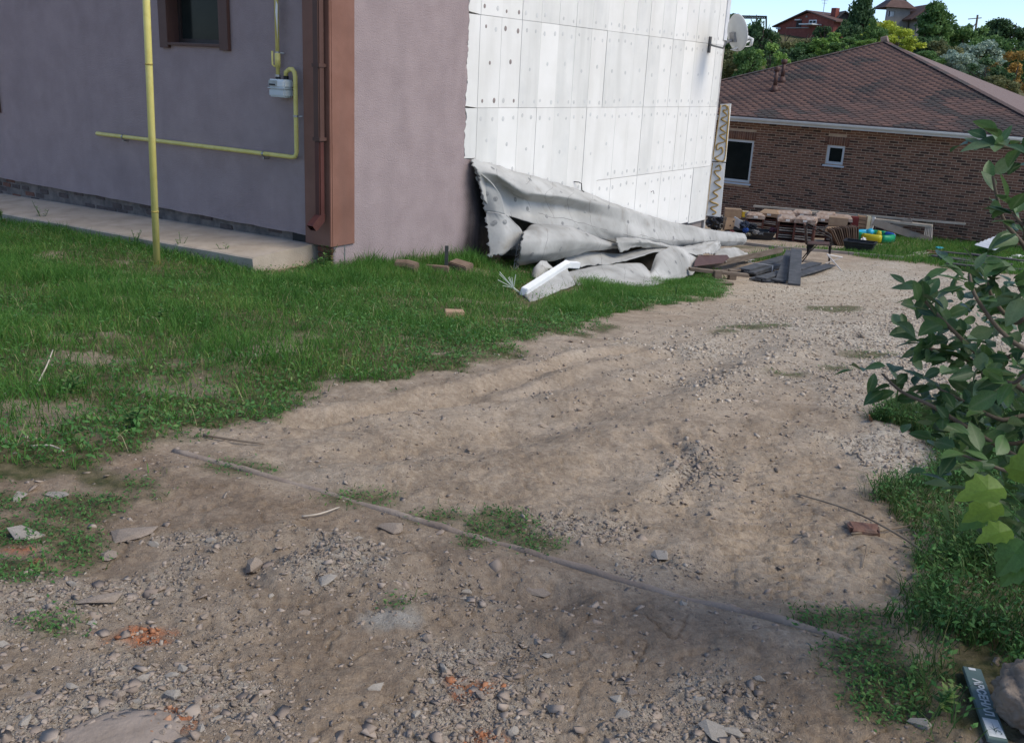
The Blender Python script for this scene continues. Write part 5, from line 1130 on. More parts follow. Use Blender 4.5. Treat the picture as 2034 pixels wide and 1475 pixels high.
plank(grd(1505, 527, .03), grd(1535, 521, .05), .2, .03, mat('orange_wood', (.42, .22, .11), (.5, .28, .15), 8, .85), 'orange_plank', 'short orange brown wood offcut in the grass behind the decking', 'offcut')
m = MB().add([tuple(W(*p)) for p in ((1388, 507, .9), (1444, 506, .75), (1449, 512, .8), (1436, 522, 1.02), (1379, 529, 1.15), (1381, 518, 1.05))], [(0, 1, 2, 3, 4, 5)]); o = m.build('brown_sheet', mat('chocolate_sheet', (.085, .045, .038), (.10, .055, .045), 6, .6), None); md = o.modifiers.new('t', 'SOLIDIFY'); md.thickness = .02
tag(o, 'chocolate brown board sheet poking out from under the foam heap', 'board')
# timber bits at the purple wall
p = gpt(914, 540); o = MB(); o.box(-.14, .14, -.1, .1, -.05, .13); o = o.build('wood_block', mat('grey_brown_wood', (.17, .115, .08), (.25, .18, .13), 5, .95, .5, 40), None, bevel=.012); o.location = p; o.rotation_euler = (.1, .12, -.5); tag(o, 'old wooden block with a dark hole in grass by the black patched wall', 'wood block')
h = MB().tube([(-.03, -.108, .05), (-.03, -.09, .05)], .03, 10).build('hole', dark, o)
p = gpt(808, 541); o = MB().tube([(-.14, 0, .08), (0, .01, .085), (.13, 0, .07)], [.07, .075, .072], 10).build('log', MATS['grey_brown_wood'], None); o.location = p; o.rotation_euler = (0, 0, -.3); tag(o, 'short reddish brown log in the weeds by the purple wall', 'log')
p = gpt(868, 541); o = MB().box(-.15, .15, -.05, .05, 0, .09).build('wood_offcut', MATS['grey_brown_wood'], None, bevel=.01); o.location = p; o.rotation_euler = (0, 0, -.15); tag(o, 'low wooden offcut between the log and the holed block', 'offcut')
p = gpt(886, 540); o = MB().box(-.022, .022, -.02, .02, -.1, .34).build('stake', mat('wet_stake', (.05, .055, .05), (.08, .085, .075), 10, .9), None); o.location = p; tag(o, 'short dark stake standing in the grass by the purple wall', 'stake')
p = gpt(902, 633); o = MB().box(-.09, .09, -.06, .06, -.01, .08).build('brick_piece', mat('yellow_brick', (.42, .27, .17), (.5, .34, .22), 12, .9, .5, 50), None, bevel=.006, jit=.006); o.location = p; o.rotation_euler = (0, 0, .12); tag(o, 'single yellowish brick piece lying in the green lawn', 'brick')
# edging board along the gravel
E_ = [on_ground(*q)[:2] for q in ((1452, 485), (1540, 494), (1640, 502), (1720, 509), (1795, 515))]
o = MB()
for p, q in zip(E_[:-1], E_[1:]): o.bar((p[0], p[1], gz(*p) + .03), (q[0], q[1], gz(*q) + .03), .05, .08)
tag(o.build('edging_board', mat('edging', (.36, .3, .25), (.45, .39, .33), 4, .9), None), 'thin pale edging board between the gravel and the far grass', 'edging')
# far right: sand heap, white sheet, dark planks, rubble
p = gpt(2000, 487); n = 26; vs = []; fs = []
for i in range(n):
    for j in range(n):
        u, v = (i / (n - 1) - .5) * 2, (j / (n - 1) - .5) * 2; r = math.hypot(u, v)
        vs.append((u * 1.9, v * 1.2, -.25 + .85 * math.exp(-(r * 1.5) ** 2) * (1 + .5 * (fbm(np.array([u * 3.]), np.array([v * 3.]), 3, 71)[0] - .5)) + .08 * (fbm(np.array([u * 8.]), np.array([v * 8.]), 2, 72)[0] - .5)))
for i in range(n - 1):
    for j in range(n - 1): fs.append((i * n + j, (i + 1) * n + j, (i + 1) * n + j + 1, i * n + j + 1))
o = MB().add(vs, fs).build('sand_heap', mat('sand_soil', (.25, .165, .095), (.38, .26, .16), 4, .95, .5, 30), None, True); o.location = p + np.array([.5, 1.4, 0]); tag(o, 'heap of orange brown sand at the right end of the brick wall', 'sand heap')
Q = [at_y(1936, 487, 25.3), at_y(1990, 465, 26.4), at_y(2012, 480, 25.9), at_y(1986, 500, 24.6)]; q = MB(); n = 15; vs = []
for i in range(n):
    t = i / (n - 1); z = .02 * math.sin(i * math.pi)
    for e in (0, 1): c = Vector(Q[0]).lerp(Vector(Q[1]), t) if e == 0 else Vector(Q[3]).lerp(Vector(Q[2]), t); c.z += .025 * (i % 2); vs.append(tuple(c))
q.add(vs, [(2 * i, 2 * i + 1, 2 * i + 3, 2 * i + 2) for i in range(n - 1)]); o = q.build('white_sheet', mat('slate_white', (.55, .57, .6), (.66, .68, .7), 3, .7), None); md = o.modifiers.new('t', 'SOLIDIFY'); md.thickness = .012
tag(o, 'white corrugated sheet leaning on the sand heap', 'sheet')
for px, py, r, sd in ((2022, 513, .14, 31), (2032, 524, .1, 32), (2006, 516, .09, 33)): ball('white_scrap', gpt(px, py), r, foam3, 'crumpled white scrap on the grass right of the dark planks', 'scrap', .4, .5, sd, 3, 0, 1.5, 'white scraps on the far grass')
dkw = mat('dark_plank', (.06, .056, .056), (.11, .10, .10), 4, .9, .4, 40)
for i, (q0, q1) in enumerate((((1845, 512), (1960, 521)), ((1870, 508), (1990, 520)), ((1850, 518), (1975, 530)), ((1900, 524), (2010, 533)), ((1880, 530), (1990, 540)), ((1925, 514), (2034, 526)), ((1960, 536), (2034, 540)))):
    plank(grd(*q0, .05 + .04 * (i % 3)), grd(*q1, .05 + .04 * (i % 2)), .2, .03, dkw, 'dark_plank', 'weathered dark plank, %s in the low pile behind the shrub' % ['farthest left', 'second farthest', 'long middle one', 'near middle one', 'near left one', 'upper right one', 'lowest right one'][i], 'plank', 'dark planks in the low pile')
for i, (q0, q1) in enumerate((((1802, 511), (1850, 507)), ((1815, 505), (1845, 503)), ((1830, 512), (1862, 509)))):
    plank(grd(*q0, .03), grd(*q1, .05), .1, .025, palew, 'pale_offcut', 'pale wood offcut on the grass left of the dark planks', 'offcut', 'pale offcuts on the far grass')
for i, (px, py) in enumerate(((1848, 505), (1856, 507), (1852, 510), (1863, 506))):
    o = MB().box(-.1, .1, -.06, .06, 0, .1).build('rubble_brick', redb[0], None, bevel=.01, jit=.01); o.location = gpt(px, py); o.rotation_euler = (0, .1, i * 1.3); tag(o, 'broken red brick in the small heap left of the dark planks', 'brick', 'broken bricks by the dark planks')
ball('turquoise_scrap', grd(1864, 502, .1), .07, mat('turquoise', (.03, .3, .33), (.04, .36, .4), 5, .5), 'small turquoise scrap on top of the broken bricks', 'scrap', .5, .4, 40, 3, 0, 1.6)
# ------------------------------------------------------------------ wooded hill with houses
def hp(px, py, Y): return at_y(px, py, Y)
rbk = mat('far_red_brick', (.20, .062, .048), (.26, .085, .065), 3, .9); rust = mat('rust_roof', (.10, .06, .05), (.14, .085, .07), 2, .8); gryw = mat('far_grey_block', (.26, .24, .22), (.33, .31, .28), 2, .95)
whitef = mat('far_white', (.6, .62, .62), (.7, .72, .72), 3, .6)
Y1 = 112.0; p0, p1 = hp(1543, 72, Y1), hp(1655, 60, Y1 - 6); apx = hp(1610, 26, Y1 - 3)
rh = thing('red_brick_house', 'red brick gabled house on the hilltop left of the tall dark tree', 'house', (p0[0], Y1, float(g0(p0[0], Y1))), worldspace=True)
xw = np.array([p1[0] - p0[0], p1[1] - p0[1], 0]); L = np.linalg.norm(xw); xw /= L; yw = np.array([-xw[1], xw[0], 0]); zb_ = float(g0(p0[0], Y1)) - 1
def RH(a, b, c): return np.array([p0[0], p0[1], 0]) + xw * a + yw * b + np.array([0, 0, c])
za = hp(1543, 50, Y1)[2]; zb2 = hp(1655, 40, Y1 - 6)[2]; ap = (apx - p0) @ xw; zt_ = apx[2]
MB(RH).prism([(0, zb_), (L, zb_), (L, zb2), (ap, zt_), (0, za)], 0, 9).build('wall', rbk, rh)
for (A_, Z_, s) in ((-.5, za - .25, 0), (L + .5, zb2 - .2, 1)):
    MB(RH).add([(A_, -.4, Z_), (ap, -.4, zt_ + .12), (ap, 9.4, zt_ + .12), (A_, 9.4, Z_), (A_, -.4, Z_ + .12), (ap, -.4, zt_ + .24), (ap, 9.4, zt_ + .24), (A_, 9.4, Z_ + .12)], [(0, 1, 2, 3), (7, 6, 5, 4), (0, 4, 5, 1), (1, 5, 6, 2), (2, 6, 7, 3), (3, 7, 4, 0)]).build('roof', rust, rh)
def rpx(px, py): P = on_plane(px, py, RH(0, 0, 0), -yw); q = P - RH(0, 0, 0); return float(q @ xw), float(P[2])
a_, z_ = rpx(1637, 24); MB(RH).box(a_ - .3, a_ + .3, 1.5, 2.1, z_ - 2, z_ + .5).build('chimney', rbk, rh)
a0, z1 = rpx(1608, 40); a1, z0 = rpx(1622, 48); w_ = MB(RH).box(a0, a1, -.06, .0, z0, z1).build('window', whitef, rh); MB(RH).box(a0 + .1, (a0 + a1) / 2 - .05, -.08, -.065, z0 + .1, z1 - .1).build('pane', glassd, w_); MB(RH).box((a0 + a1) / 2 + .05, a1 - .1, -.08, -.065, z0 + .1, z1 - .1).build('pane', glassd, w_)
a0, z1 = rpx(1583, 41); a1, z0 = rpx(1591, 57); MB(RH).box(a0, a1, -.06, .0, z0, z1).build('door', mat('far_door', (.05, .04, .04)), rh)
a0, z1 = rpx(1582, 39); a1, z0 = rpx(1592, 41); MB(RH).box(a0, a1, -.3, .0, z0, z1).build('lintel', whitef, rh)
a0, z1 = rpx(1606, 49); a1, z0 = rpx(1632, 51); MB(RH).box(a0, a1, -1.6, -.02, z0, z1).build('canopy', whitef, rh)
a0, z1 = rpx(1563, 55); a1, z0 = rpx(1608, 56.5); MB(RH).box(a0, a1, -.1, -.0, z0, z1).build('string_course', gryw, rh)
a0, z1 = rpx(1546, 55); a1, z0 = rpx(1550, 59); MB(RH).box(a0, a1, -.4, -.0, z0, z1).build('cooling_unit', whitef, rh)
a0, z1 = rpx(1600, 31); a1, z0 = rpx(1605, 35); MB(RH).prism([(a0, z0), (a1, z0), ((a0 + a1) / 2, z1)], -.05, 0).build('vent_opening', gryw, rh)
P = hp(1634, 34, Y1 - 4); m = MB().tube([tuple(P), tuple(P + [0, 0, 1.7])], .035, 5); m.bar(tuple(P + [-.35, 0, 1.6]), tuple(P + [.35, 0, 1.6]), .03, .03); m.bar(tuple(P + [-.25, 0, 1.35]), tuple(P + [.25, 0, 1.35]), .03, .03)
m.build('aerial', steel, rh)
# shed with a dark roof
Y2 = 108.0; q0 = hp(1660, 60, Y2)
sh = thing('dark_roof_shed', 'small shed with a dark gabled roof between the red house and the tall tree', 'shed', (q0[0], Y2, q0[2] - 2), worldspace=True)
def XZ(px, py, Y): P = hp(px, py, Y); return (float(P[0]), float(P[2]))
m = MB(); m.prism([XZ(1662, 80, Y2), XZ(1704, 80, Y2), XZ(1700, 40, Y2), XZ(1676, 26, Y2), XZ(1662, 38, Y2)], Y2, Y2 + 5); m.build('wall', mat('far_dark_wood', (.07, .065, .06), (.1, .09, .085), 3), sh)
for A_, B2 in ((XZ(1655, 42, Y2), XZ(1676, 23, Y2)), (XZ(1706, 42, Y2), XZ(1676, 23, Y2))): MB().bar((A_[0], Y2 + 2.3, A_[1]), (B2[0], Y2 + 2.3, B2[1]), 5.6, .12, (0, 0, 1)).build('roof', mat('far_dark_roof', (.05, .05, .05), (.12, .11, .1), 4), sh)
# grey tower house
Y3 = 100.0; t0_ = hp(1757, 30, Y3)
tw = thing('tower_house', 'unfinished grey block house with a square tower, brown eaves and green tipped roof', 'house', (t0_[0], Y3, t0_[2] - 5), worldspace=True)
X0, Z0 = XZ(1759, 48, Y3); X1, Z1 = XZ(1809, 17, Y3); dz_ = 4.0
m = MB(); wz0_, wz1_ = XZ(1764, 33, Y3)[1], XZ(1764, 22, Y3)[1]; wa, wb = XZ(1763, 30, Y3)[0], XZ(1776, 30, Y3)[0]
for (a0, a1, c0, c1) in ((X0, wa, Z0 - 7, Z1), (wb, X1, Z0 - 7, Z1), (wa, wb, Z0 - 7, wz0_), (wa, wb, wz1_, Z1)): m.box(a0, a1, Y3, Y3 + .4, c0, c1)
m.box(X1 - .4, X1, Y3 + .4, Y3 + 3, Z0 - 7, Z1); m.build('wall', gryw, tw)
wn_ = MB().box(wa, wa + .12, Y3 + .1, Y3 + .25, wz0_, wz1_); wn_.box((wa + wb) / 2 - .06, (wa + wb) / 2 + .06, Y3 + .1, Y3 + .25, wz0_, wz1_); wn_.box(wb - .12, wb, Y3 + .1, Y3 + .25, wz0_, wz1_); wd_ = wn_.build('window', whitef, tw)
MB().box(wa + .12, (wa + wb) / 2 - .06, Y3 + .16, Y3 + .2, wz0_, wz1_).build('pane', glassd, wd_); MB().box((wa + wb) / 2 + .06, wb - .12, Y3 + .16, Y3 + .2, wz0_, wz1_).build('pane', whitef, wd_)
c = ((X0 + X1) / 2, Y3 + 1.5); q = MB(); e = .45; ww = (X1 - X0) / 2
q.add([(c[0] - ww - e, Y3 - e, Z1), (c[0] + ww + e, Y3 - e, Z1 - .05), (c[0] + ww + e, Y3 + 3 + e, Z1), (c[0] - ww - e, Y3 + 3 + e, Z1), (c[0] - ww * .62, Y3 + .5, Z1 + .75), (c[0] + ww * .62, Y3 + .5, Z1 + .75), (c[0] + ww * .62, Y3 + 2.5, Z1 + .75), (c[0] - ww * .62, Y3 + 2.5, Z1 + .75)],
    [(0, 1, 5, 4), (1, 2, 6, 5), (2, 3, 7, 6), (3, 0, 4, 7), (3, 2, 1, 0)]); q.build('eaves', rust, tw)
q = MB(); q.add([(c[0] - ww * .62, Y3 + .5, Z1 + .7), (c[0] + ww * .62, Y3 + .5, Z1 + .7), (c[0] + ww * .62, Y3 + 2.5, Z1 + .7), (c[0] - ww * .62, Y3 + 2.5, Z1 + .7), (c[0] - .15, Y3 + 1.4, Z1 + 2.6), (c[0] + .15, Y3 + 1.4, Z1 + 2.6), (c[0] + .15, Y3 + 1.6, Z1 + 2.6), (c[0] - .15, Y3 + 1.6, Z1 + 2.6)],
    [(0, 1, 5, 4), (1, 2, 6, 5), (2, 3, 7, 6), (3, 0, 4, 7)]); q.build('tower_roof', mat('far_slate', (.30, .34, .38), (.36, .40, .44), 3, .6), tw)
for s in (-1, 1): MB().bar((c[0] + s * ww * .64, Y3 + .45, Z1 + .72), (c[0] + s * .16, Y3 + 1.38, Z1 + 2.6), .12, .1).build('roof_trim', mat('far_green', (.03, .28, .13), (.04, .32, .16), 4), tw)
g_ = [XZ(1794, 40, Y3), XZ(1832, 40, Y3), XZ(1832, 14, Y3)]; MB().prism(g_, Y3 - 2, Y3 + 3).build('gable', mat('far_dark_boards', (.05, .048, .045), (.09, .085, .08), 8), tw)
for i in range(6): a = XZ(1803 + i * 5, 39, Y3); b = XZ(1803 + i * 5, 38 - i * 3.6, Y3); MB().bar((a[0], Y3 - 2.05, a[1]), (b[0], Y3 - 2.05, b[1]), .08, .06, (0, 1, 0)).build('batten', gryw, tw)
MB().bar((XZ(1792, 41, Y3)[0], Y3 + .5, XZ(1792, 41, Y3)[1]), (XZ(1834, 12, Y3)[0], Y3 + .5, XZ(1834, 12, Y3)[1]), 5.6, .15, (0, 0, 1)).build('lean_roof', rust, tw)
a, b = XZ(1796, 110, Y3), XZ(1838, 41, Y3); MB().box(a[0], b[0], Y3 - 2, Y3 + 2, a[1], b[1]).build('side_wing', gryw, tw)
a, b = XZ(1802, 64, Y3), XZ(1805, 50, Y3); MB().box(a[0], b[0], Y3 - 2.08, Y3 - 2, a[1], b[1]).build('doorway', dark, tw)
# utility pole and lattice gantry on the skyline
a, b = hp(1938, 75, 118), hp(1942, 30, 118); po = thing('utility_pole', 'wooden utility pole with a short crossarm on the skyline between trees', 'utility pole', a, worldspace=True)
MB().tube([tuple(a - [0, 0, 3]), tuple(b)], .11, 6).build('pole', oldw, po); MB().bar(tuple(b + [-1, 0, -.5]), tuple(b + [.5, 0, -.3]), .1, .1).build('crossarm', oldw, po); MB().bar(tuple(b + [-1.2, 0, -2.6]), tuple(b + [0, 0, -.9]), .1, .1).build('brace', oldw, po)
lt = thing('lattice_gantry', 'dark steel lattice beam on the skyline above the left trees', 'lattice beam', hp(1478, 33, 150), worldspace=True); m = MB()
for (r, q) in (((1474, 32), (1522, 33)), ((1474, 36.5), (1522, 37))): m.bar(tuple(hp(*r, 150)), tuple(hp(*q, 150)), .16, .16)
m.build('chord', dark, lt); m = MB()
for i in range(14):
    x = 1474 + i * 3.4; m.bar(tuple(hp(x, 32, 150)), tuple(hp(x + 1.7, 36.6, 150)), .1, .1); m.bar(tuple(hp(x + 1.7, 36.6, 150)), tuple(hp(x + 3.4, 32, 150)), .1, .1)
for x in (1474, 1522): m.bar(tuple(hp(x, 32, 150)), tuple(hp(x, 70, 150)), .2, .2)
m.build('lattice', dark, lt)

# trees: five crown meshes shared by copies
lf = {'dark': leafmat('leaf_dark', (0.044, 0.090, 0.038), (0.083, 0.150, 0.060), (0.132, 0.223, 0.081)), 'mid': leafmat('leaf_mid', (0.067, 0.137, 0.041), (0.132, 0.236, 0.069), (0.215, 0.336, 0.103)),
    'light': leafmat('leaf_light', (0.121, 0.212, 0.046), (0.215, 0.349, 0.081), (0.337, 0.500, 0.116)), 'yellow': leafmat('leaf_yellow', (0.215, 0.298, 0.046), (0.458, 0.525, 0.069), (0.721, 0.722, 0.092)),
    'silver': leafmat('leaf_silver', (0.169, 0.236, 0.174), (0.360, 0.449, 0.345), (0.601, 0.697, 0.577)), 'orange': leafmat('leaf_orange', (0.144, 0.137, 0.046), (0.384, 0.249, 0.069), (0.721, 0.399, 0.092)), 'olive': leafmat('leaf_olive', (0.108, 0.125, 0.049), (0.204, 0.212, 0.087), (0.313, 0.298, 0.138))}
bark = mat('bark', (.06, .045, .035), (.11, .09, .07), 4, .95)
def crown_geo(seed, kind):
    r = np.random.default_rng(seed); V = []; T = []
    nc = {'round': 34, 'tall': 40, 'spread': 30, 'bush': 26}[kind]
    for c in range(nc):
        for _ in range(40):
            p = r.uniform(-1, 1, 3)
            if np.linalg.norm(p) < 1: break
        if kind == 'tall': p[:2] *= .75 - .35 * p[2] * (p[2] > 0); 
        if kind == 'round': p *= (.55 + .45 * r.random()) / max(np.linalg.norm(p), .35) * .85
        cr_ = r.uniform(.20, .34); n = int(150 * (cr_ / .27) ** 2)
        d = r.normal(size=(n, 3)); d /= np.linalg.norm(d, axis=1, keepdims=True); q = p + d * (cr_ * r.uniform(.35, 1.05, (n, 1))) * np.array([1, 1, .85])
        V.append(q); T.append(np.clip(r.normal(.45 + .2 * r.uniform(-1, 1), .18, n), 0, 1))
    return np.concatenate(V), np.concatenate(T)
def crown_mesh(seed, kind, m, s=.075):
    P, T = crown_geo(seed, kind); r = np.random.default_rng(seed + 99); n = len(P)
    a = r.normal(size=(n, 3)); a /= np.linalg.norm(a, axis=1, keepdims=True); b = np.cross(a, r.normal(size=(n, 3))); b /= np.linalg.norm(b, axis=1, keepdims=True)
    sz = r.uniform(.6, 1.3, (n, 1)) * s; a = a * sz; b = b * sz * .55
    v = np.stack([P - a, P - b, P + a, P + b], 1).reshape(-1, 3); f = np.arange(n * 4).reshape(-1, 4)
    me_o = mesh_np('crown', v, f, m, None, False, dict(tint=np.repeat(T, 4))); me = me_o.data; bpy.data.objects.remove(me_o); return me
CM = {}
def crown(kind, col, k):
    key = (kind, col, k)
    if key not in CM: CM[key] = crown_mesh(hash((kind, k)) % 999 if False else {'round': 11, 'tall': 23, 'spread': 37, 'bush': 53}[kind] + k, kind, lf[col])
    return CM[key]
def tree(px, top, bot, Y, wpx, kind, col, label, name='tree', group='trees on the hill', k=0):
    zt_ = hp(px, top, Y); zb_ = hp(px, bot, Y); w = wpx / FL * Y / 2; x = float(zt_[0]); gzv = float(g0(x, Y)); hh = (zt_[2] - zb_[2]) / 2
    t = thing(name, label, 'bush' if name == 'bush' else 'tree', (x, Y, gzv), random.uniform(0, 6.28), group)
    o = bpy.data.objects.new('crown', crown(kind, col, k)); COL.objects.link(o); o.parent = t; o.location = (0, 0, (zt_[2] + zb_[2]) / 2 - gzv); o.scale = (w * 1.04, w, hh)
    zc = max(zb_[2] - gzv, .3)
    q = MB().tube([(0, 0, -.4), (.1, .05, zc * .6), (0, .1, zc + hh * .8), (.05, .0, zc + hh * 1.5)], [.035 * hh + .08, .03 * hh + .06, .02 * hh + .04, .03], 7)
    for i in range(5):
        a = random.uniform(0, 6.28); z0 = zc + hh * random.uniform(.1, .8); q.tube([(0, .05, z0), (w * .35 * math.cos(a), w * .35 * math.sin(a), z0 + hh * .4), (w * .65 * math.cos(a), w * .65 * math.sin(a), z0 + hh * .7)], [.05 + .01 * hh, .04, .015], 5)
    q.build('trunk', bark, t); return t
for a in [
 (1462, 18, 120, 84, 66, 'round', 'dark', 'dark tree rising directly behind the satellite dish', 'tree', 0), (1452, 95, 190, 62, 76, 'bush', 'olive', 'olive brown bush below the satellite dish beside the white wall', 'bush', 1),
 (1490, 95, 175, 60, 60, 'bush', 'mid', 'mid green bush right of the olive bush over the left roof slope', 'bush', 2), (1520, 36, 140, 88, 72, 'round', 'dark', 'dark round tree under the lattice beam', 'tree', 1),
 (1500, 50, 130, 96, 60, 'spread', 'mid', 'mid green tree between the dish tree and the lattice beam', 'tree', 2), (1532, 90, 165, 66, 70, 'bush', 'light', 'light green bush left of the roof vents', 'bush', 0),
 (1560, 74, 130, 92, 60, 'spread', 'olive', 'olive tree in front of the red house left corner', 'tree', 0), (1575, 95, 155, 70, 80, 'bush', 'dark', 'dark bush below the red house above the roof vents', 'bush', 1),
 (1605, 70, 120, 94, 70, 'round', 'olive', 'olive tree covering the red house lower wall', 'tree', 2), (1620, 75, 140, 74, 80, 'bush', 'mid', 'mid green bush below the red house canopy', 'bush', 2),
 (1640, 46, 110, 96, 50, 'round', 'dark', 'dark tree at the right end of the red house', 'tree', 0), (1655, 68, 125, 72, 80, 'spread', 'light', 'light green tree between red house and tall dark tree, low', 'tree', 1),
 (1682, 36, 115, 90, 60, 'round', 'dark', 'dark tree in front of the shed', 'tree', 1), (1690, 78, 120, 68, 70, 'bush', 'mid', 'mid green bush by the roof slope left of the ridge', 'bush', 0),
 (1722, -26, 118, 92, 74, 'tall', 'dark', 'tallest dark tree rising above the picture between shed and tower', 'tree', 0), (1738, 42, 120, 82, 60, 'spread', 'mid', 'green tree at the foot of the tallest dark tree', 'tree', 1),
 (1768, 42, 110, 84, 76, 'bush', 'yellow', 'pale yellow green tree in front of the tower', 'tree', 1), (1790, 62, 120, 70, 80, 'bush', 'yellow', 'bright yellow bush just above the roof ridge', 'bush', 0), (1735, 78, 118, 66, 70, 'bush', 'light', 'light green bush left of the bright yellow bush', 'bush', 2),
 (1862, 2, 110, 90, 92, 'tall', 'mid', 'tall green tree covering the right side of the tower house', 'tree', 2), (1890, 30, 120, 94, 80, 'round', 'mid', 'green tree right of the tall tree by the tower', 'tree', 1), (1842, 62, 140, 76, 84, 'round', 'dark', 'dark tree below the tower wing', 'tree', 2),
 (1920, 44, 130, 92, 84, 'spread', 'mid', 'spreading green tree under the utility pole', 'tree', 0), (1880, 80, 165, 66, 80, 'bush', 'olive', 'olive bush behind the right roof slope', 'bush', 2), (1975, 28, 130, 100, 80, 'round', 'dark', 'dark tree right of the utility pole on the skyline', 'tree', 0),
 (2022, 34, 140, 98, 90, 'round', 'dark', 'dark tree at the right end of the skyline', 'tree', 1), (1990, 70, 150, 80, 90, 'bush', 'mid', 'mid green tree above the orange tree', 'tree', 1), (1945, 76, 158, 70, 96, 'round', 'silver', 'silvery grey willow behind the right roof slope', 'tree', 1),
 (1905, 95, 165, 62, 64, 'spread', 'silver', 'small silver grey bush left of the big silvery willow', 'bush', 0), (1960, 120, 185, 60, 90, 'bush', 'dark', 'dark bush below the silvery willow', 'bush', 0), (2026, 108, 200, 62, 84, 'bush', 'orange', 'orange autumn tree at the right edge above the roof', 'tree', 0),
 (1990, 150, 205, 58, 66, 'bush', 'olive', 'olive bush below the orange tree', 'bush', 1), (1830, 100, 150, 62, 76, 'bush', 'mid', 'mid green bush right of the bright yellow bush', 'bush', 1), (2070, 60, 190, 78, 90, 'round', 'mid', 'green tree partly outside the right edge behind the orange tree', 'tree', 2),
 (1420, 20, 190, 74, 70, 'round', 'mid', 'green tree mostly hidden behind the white wall end', 'tree', 0)]:
    tree(*a[:8], a[8], 'bushes on the hill' if a[8] == 'bush' else 'trees on the hill', a[9])
# ------------------------------------------------------------------ stones, soil pieces
def rock_templates(k, n, flat, seed):
    r = np.random.default_rng(seed); out = []
    for i in range(k):
        bm = bmesh.new(); p = r.normal(size=(n, 3)); p /= np.linalg.norm(p, axis=1, keepdims=True); p *= r.uniform(.75, 1.1, (n, 1)); p *= np.array([1, r.uniform(.6, .9), flat * r.uniform(.7, 1.2)])
        for q in p: bm.verts.new(q)
        bmesh.ops.convex_hull(bm, input=bm.verts[:]); bmesh.ops.triangulate(bm, faces=bm.faces[:])
        for v in [v for v in bm.verts if not v.link_faces]: bm.verts.remove(v)
        bmesh.ops.recalc_face_normals(bm, faces=bm.faces[:])
        bm.verts.index_update(); out.append((np.array([v.co for v in bm.verts]), np.array([[v.index for v in f.verts] for f in bm.faces]))); bm.free()
    return out
def stonemat(name, a, b, c):
    m = leafmat(name, a, b, c, .95, 0.0, .15); return m
grey_st = stonemat('grey_stone', (.20, .158, .122), (.33, .268, .212), (.48, .41, .335)); pale_st = stonemat('pale_stone', (.26, .205, .155), (.44, .365, .285), (.62, .54, .44)); redst = stonemat('brick_crumb', (.26, .11, .06), (.42, .18, .09), (.5, .29, .18))
def stones(name, P, S, T, temps, m, sink=.35):
    r = np.random.default_rng(len(P)); V = []; Fc = []; A = []; k = 0; pick = r.integers(0, len(temps), len(P))
    for t, (tv, tf) in enumerate(temps):
        sel = np.nonzero(pick == t)[0]; n = len(sel)
        if not n: continue
        a = r.uniform(0, 6.283, n); tl = r.normal(0, .25, (n, 2)); ca, sa = np.cos(a), np.sin(a)
        v = tv[None] * S[sel][:, None, None]; x = v[..., 0] * ca[:, None] - v[..., 1] * sa[:, None]; y = v[..., 0] * sa[:, None] + v[..., 1] * ca[:, None]; z = v[..., 2] + x * tl[:, :1] + y * tl[:, 1:] 
        zo = np.ptp(tv[:, 2]) / 2 * S[sel] * (1 - 2 * sink)
        V.append(np.stack([x + P[sel, 0][:, None], y + P[sel, 1][:, None], z + (P[sel, 2] + zo)[:, None]], -1).reshape(-1, 3)); Fc.append((tf[None] + (np.arange(n) * len(tv))[:, None, None] + k).reshape(-1, 3)); A.append(np.repeat(T[sel], len(tv))); k += n * len(tv)
    o = mesh_np(name, np.concatenate(V), np.concatenate(Fc), m, None, False, dict(tint=np.concatenate(A))); o['kind'] = 'stuff'; return o
def inview(x, y, pad=60):
    z = g0(x, y); P = np.stack([x, y, z], -1) - CAM; d = P @ FW; px = 1017 + FL * (P @ RT) / d; py = 737.5 - FL * (P @ UP) / d
    return (d > .3) & (px > -pad) & (px < 2034 + pad) & (py > 200) & (py < 1475 + pad * 1.5)
def outside_house(x, y, m=0.0):
    ax = (x - SO[0]) * WD[0] + (y - SO[1]) * WD[1]; b = (x - SO[0]) * WN[0] + (y - SO[1]) * WN[1]
    inside = (ax > S0 - m) & (b < m) ; apr = (ax > S0 - .97) & (b < -.3)
    ax2 = (x - BO[0]) * bn[0] + (y - BO[1]) * bn[1]
    return ~(inside | apr) & (ax2 > .02)
def cand(n, x0, x1, y0, y1, near=False, pad=60):
    """candidates in a rectangle; near=True favours the ground closest to the viewer"""
    x = rng.uniform(-.72, .72, n) if near else rng.uniform(x0, x1, n)
    y = y0 * (y1 / y0) ** rng.uniform(0, 1, n) if near else rng.uniform(y0, y1, n)
    if near: x = x * y
    s = inview(x, y, pad); return x[s], y[s]
def zrel(x, y): return g0(x, y) + relief(x, y)
T_s = rock_templates(8, 9, .62, 1); T_b = rock_templates(8, 14, .55, 2); T_t = rock_templates(6, 7, .6, 3)
x, y = cand(250000, -4.5, 4.5, 1.6, 7.0, True); gr, gf, gn, og, pl_ = masks(x, y)
k = rng.random(len(x)) < np.clip(gn * .75 + gf * .4 + .010 + .03 * (fbm(x * 1.7, y * 1.7, 3, 87) > .55), 0, 1) * (1 - .8 * np.clip(gr, 0, 1)); x, y, gf_ = x[k], y[k], gf[k]
S = np.clip(np.exp(rng.normal(-5.1, .5, len(x))), .003, .02) * np.clip(y / 3.2, .75, 1.3); stones('gravel', np.stack([x, y, zrel(x, y)], -1), S, np.clip(rng.normal(.45, .22, len(x)) + .25 * gf_, 0, 1), T_s, grey_st, .42)
x, y = cand(330000, -2, 12, 5.5, 24, True); gr, gf, gn, og, pl_ = masks(x, y)
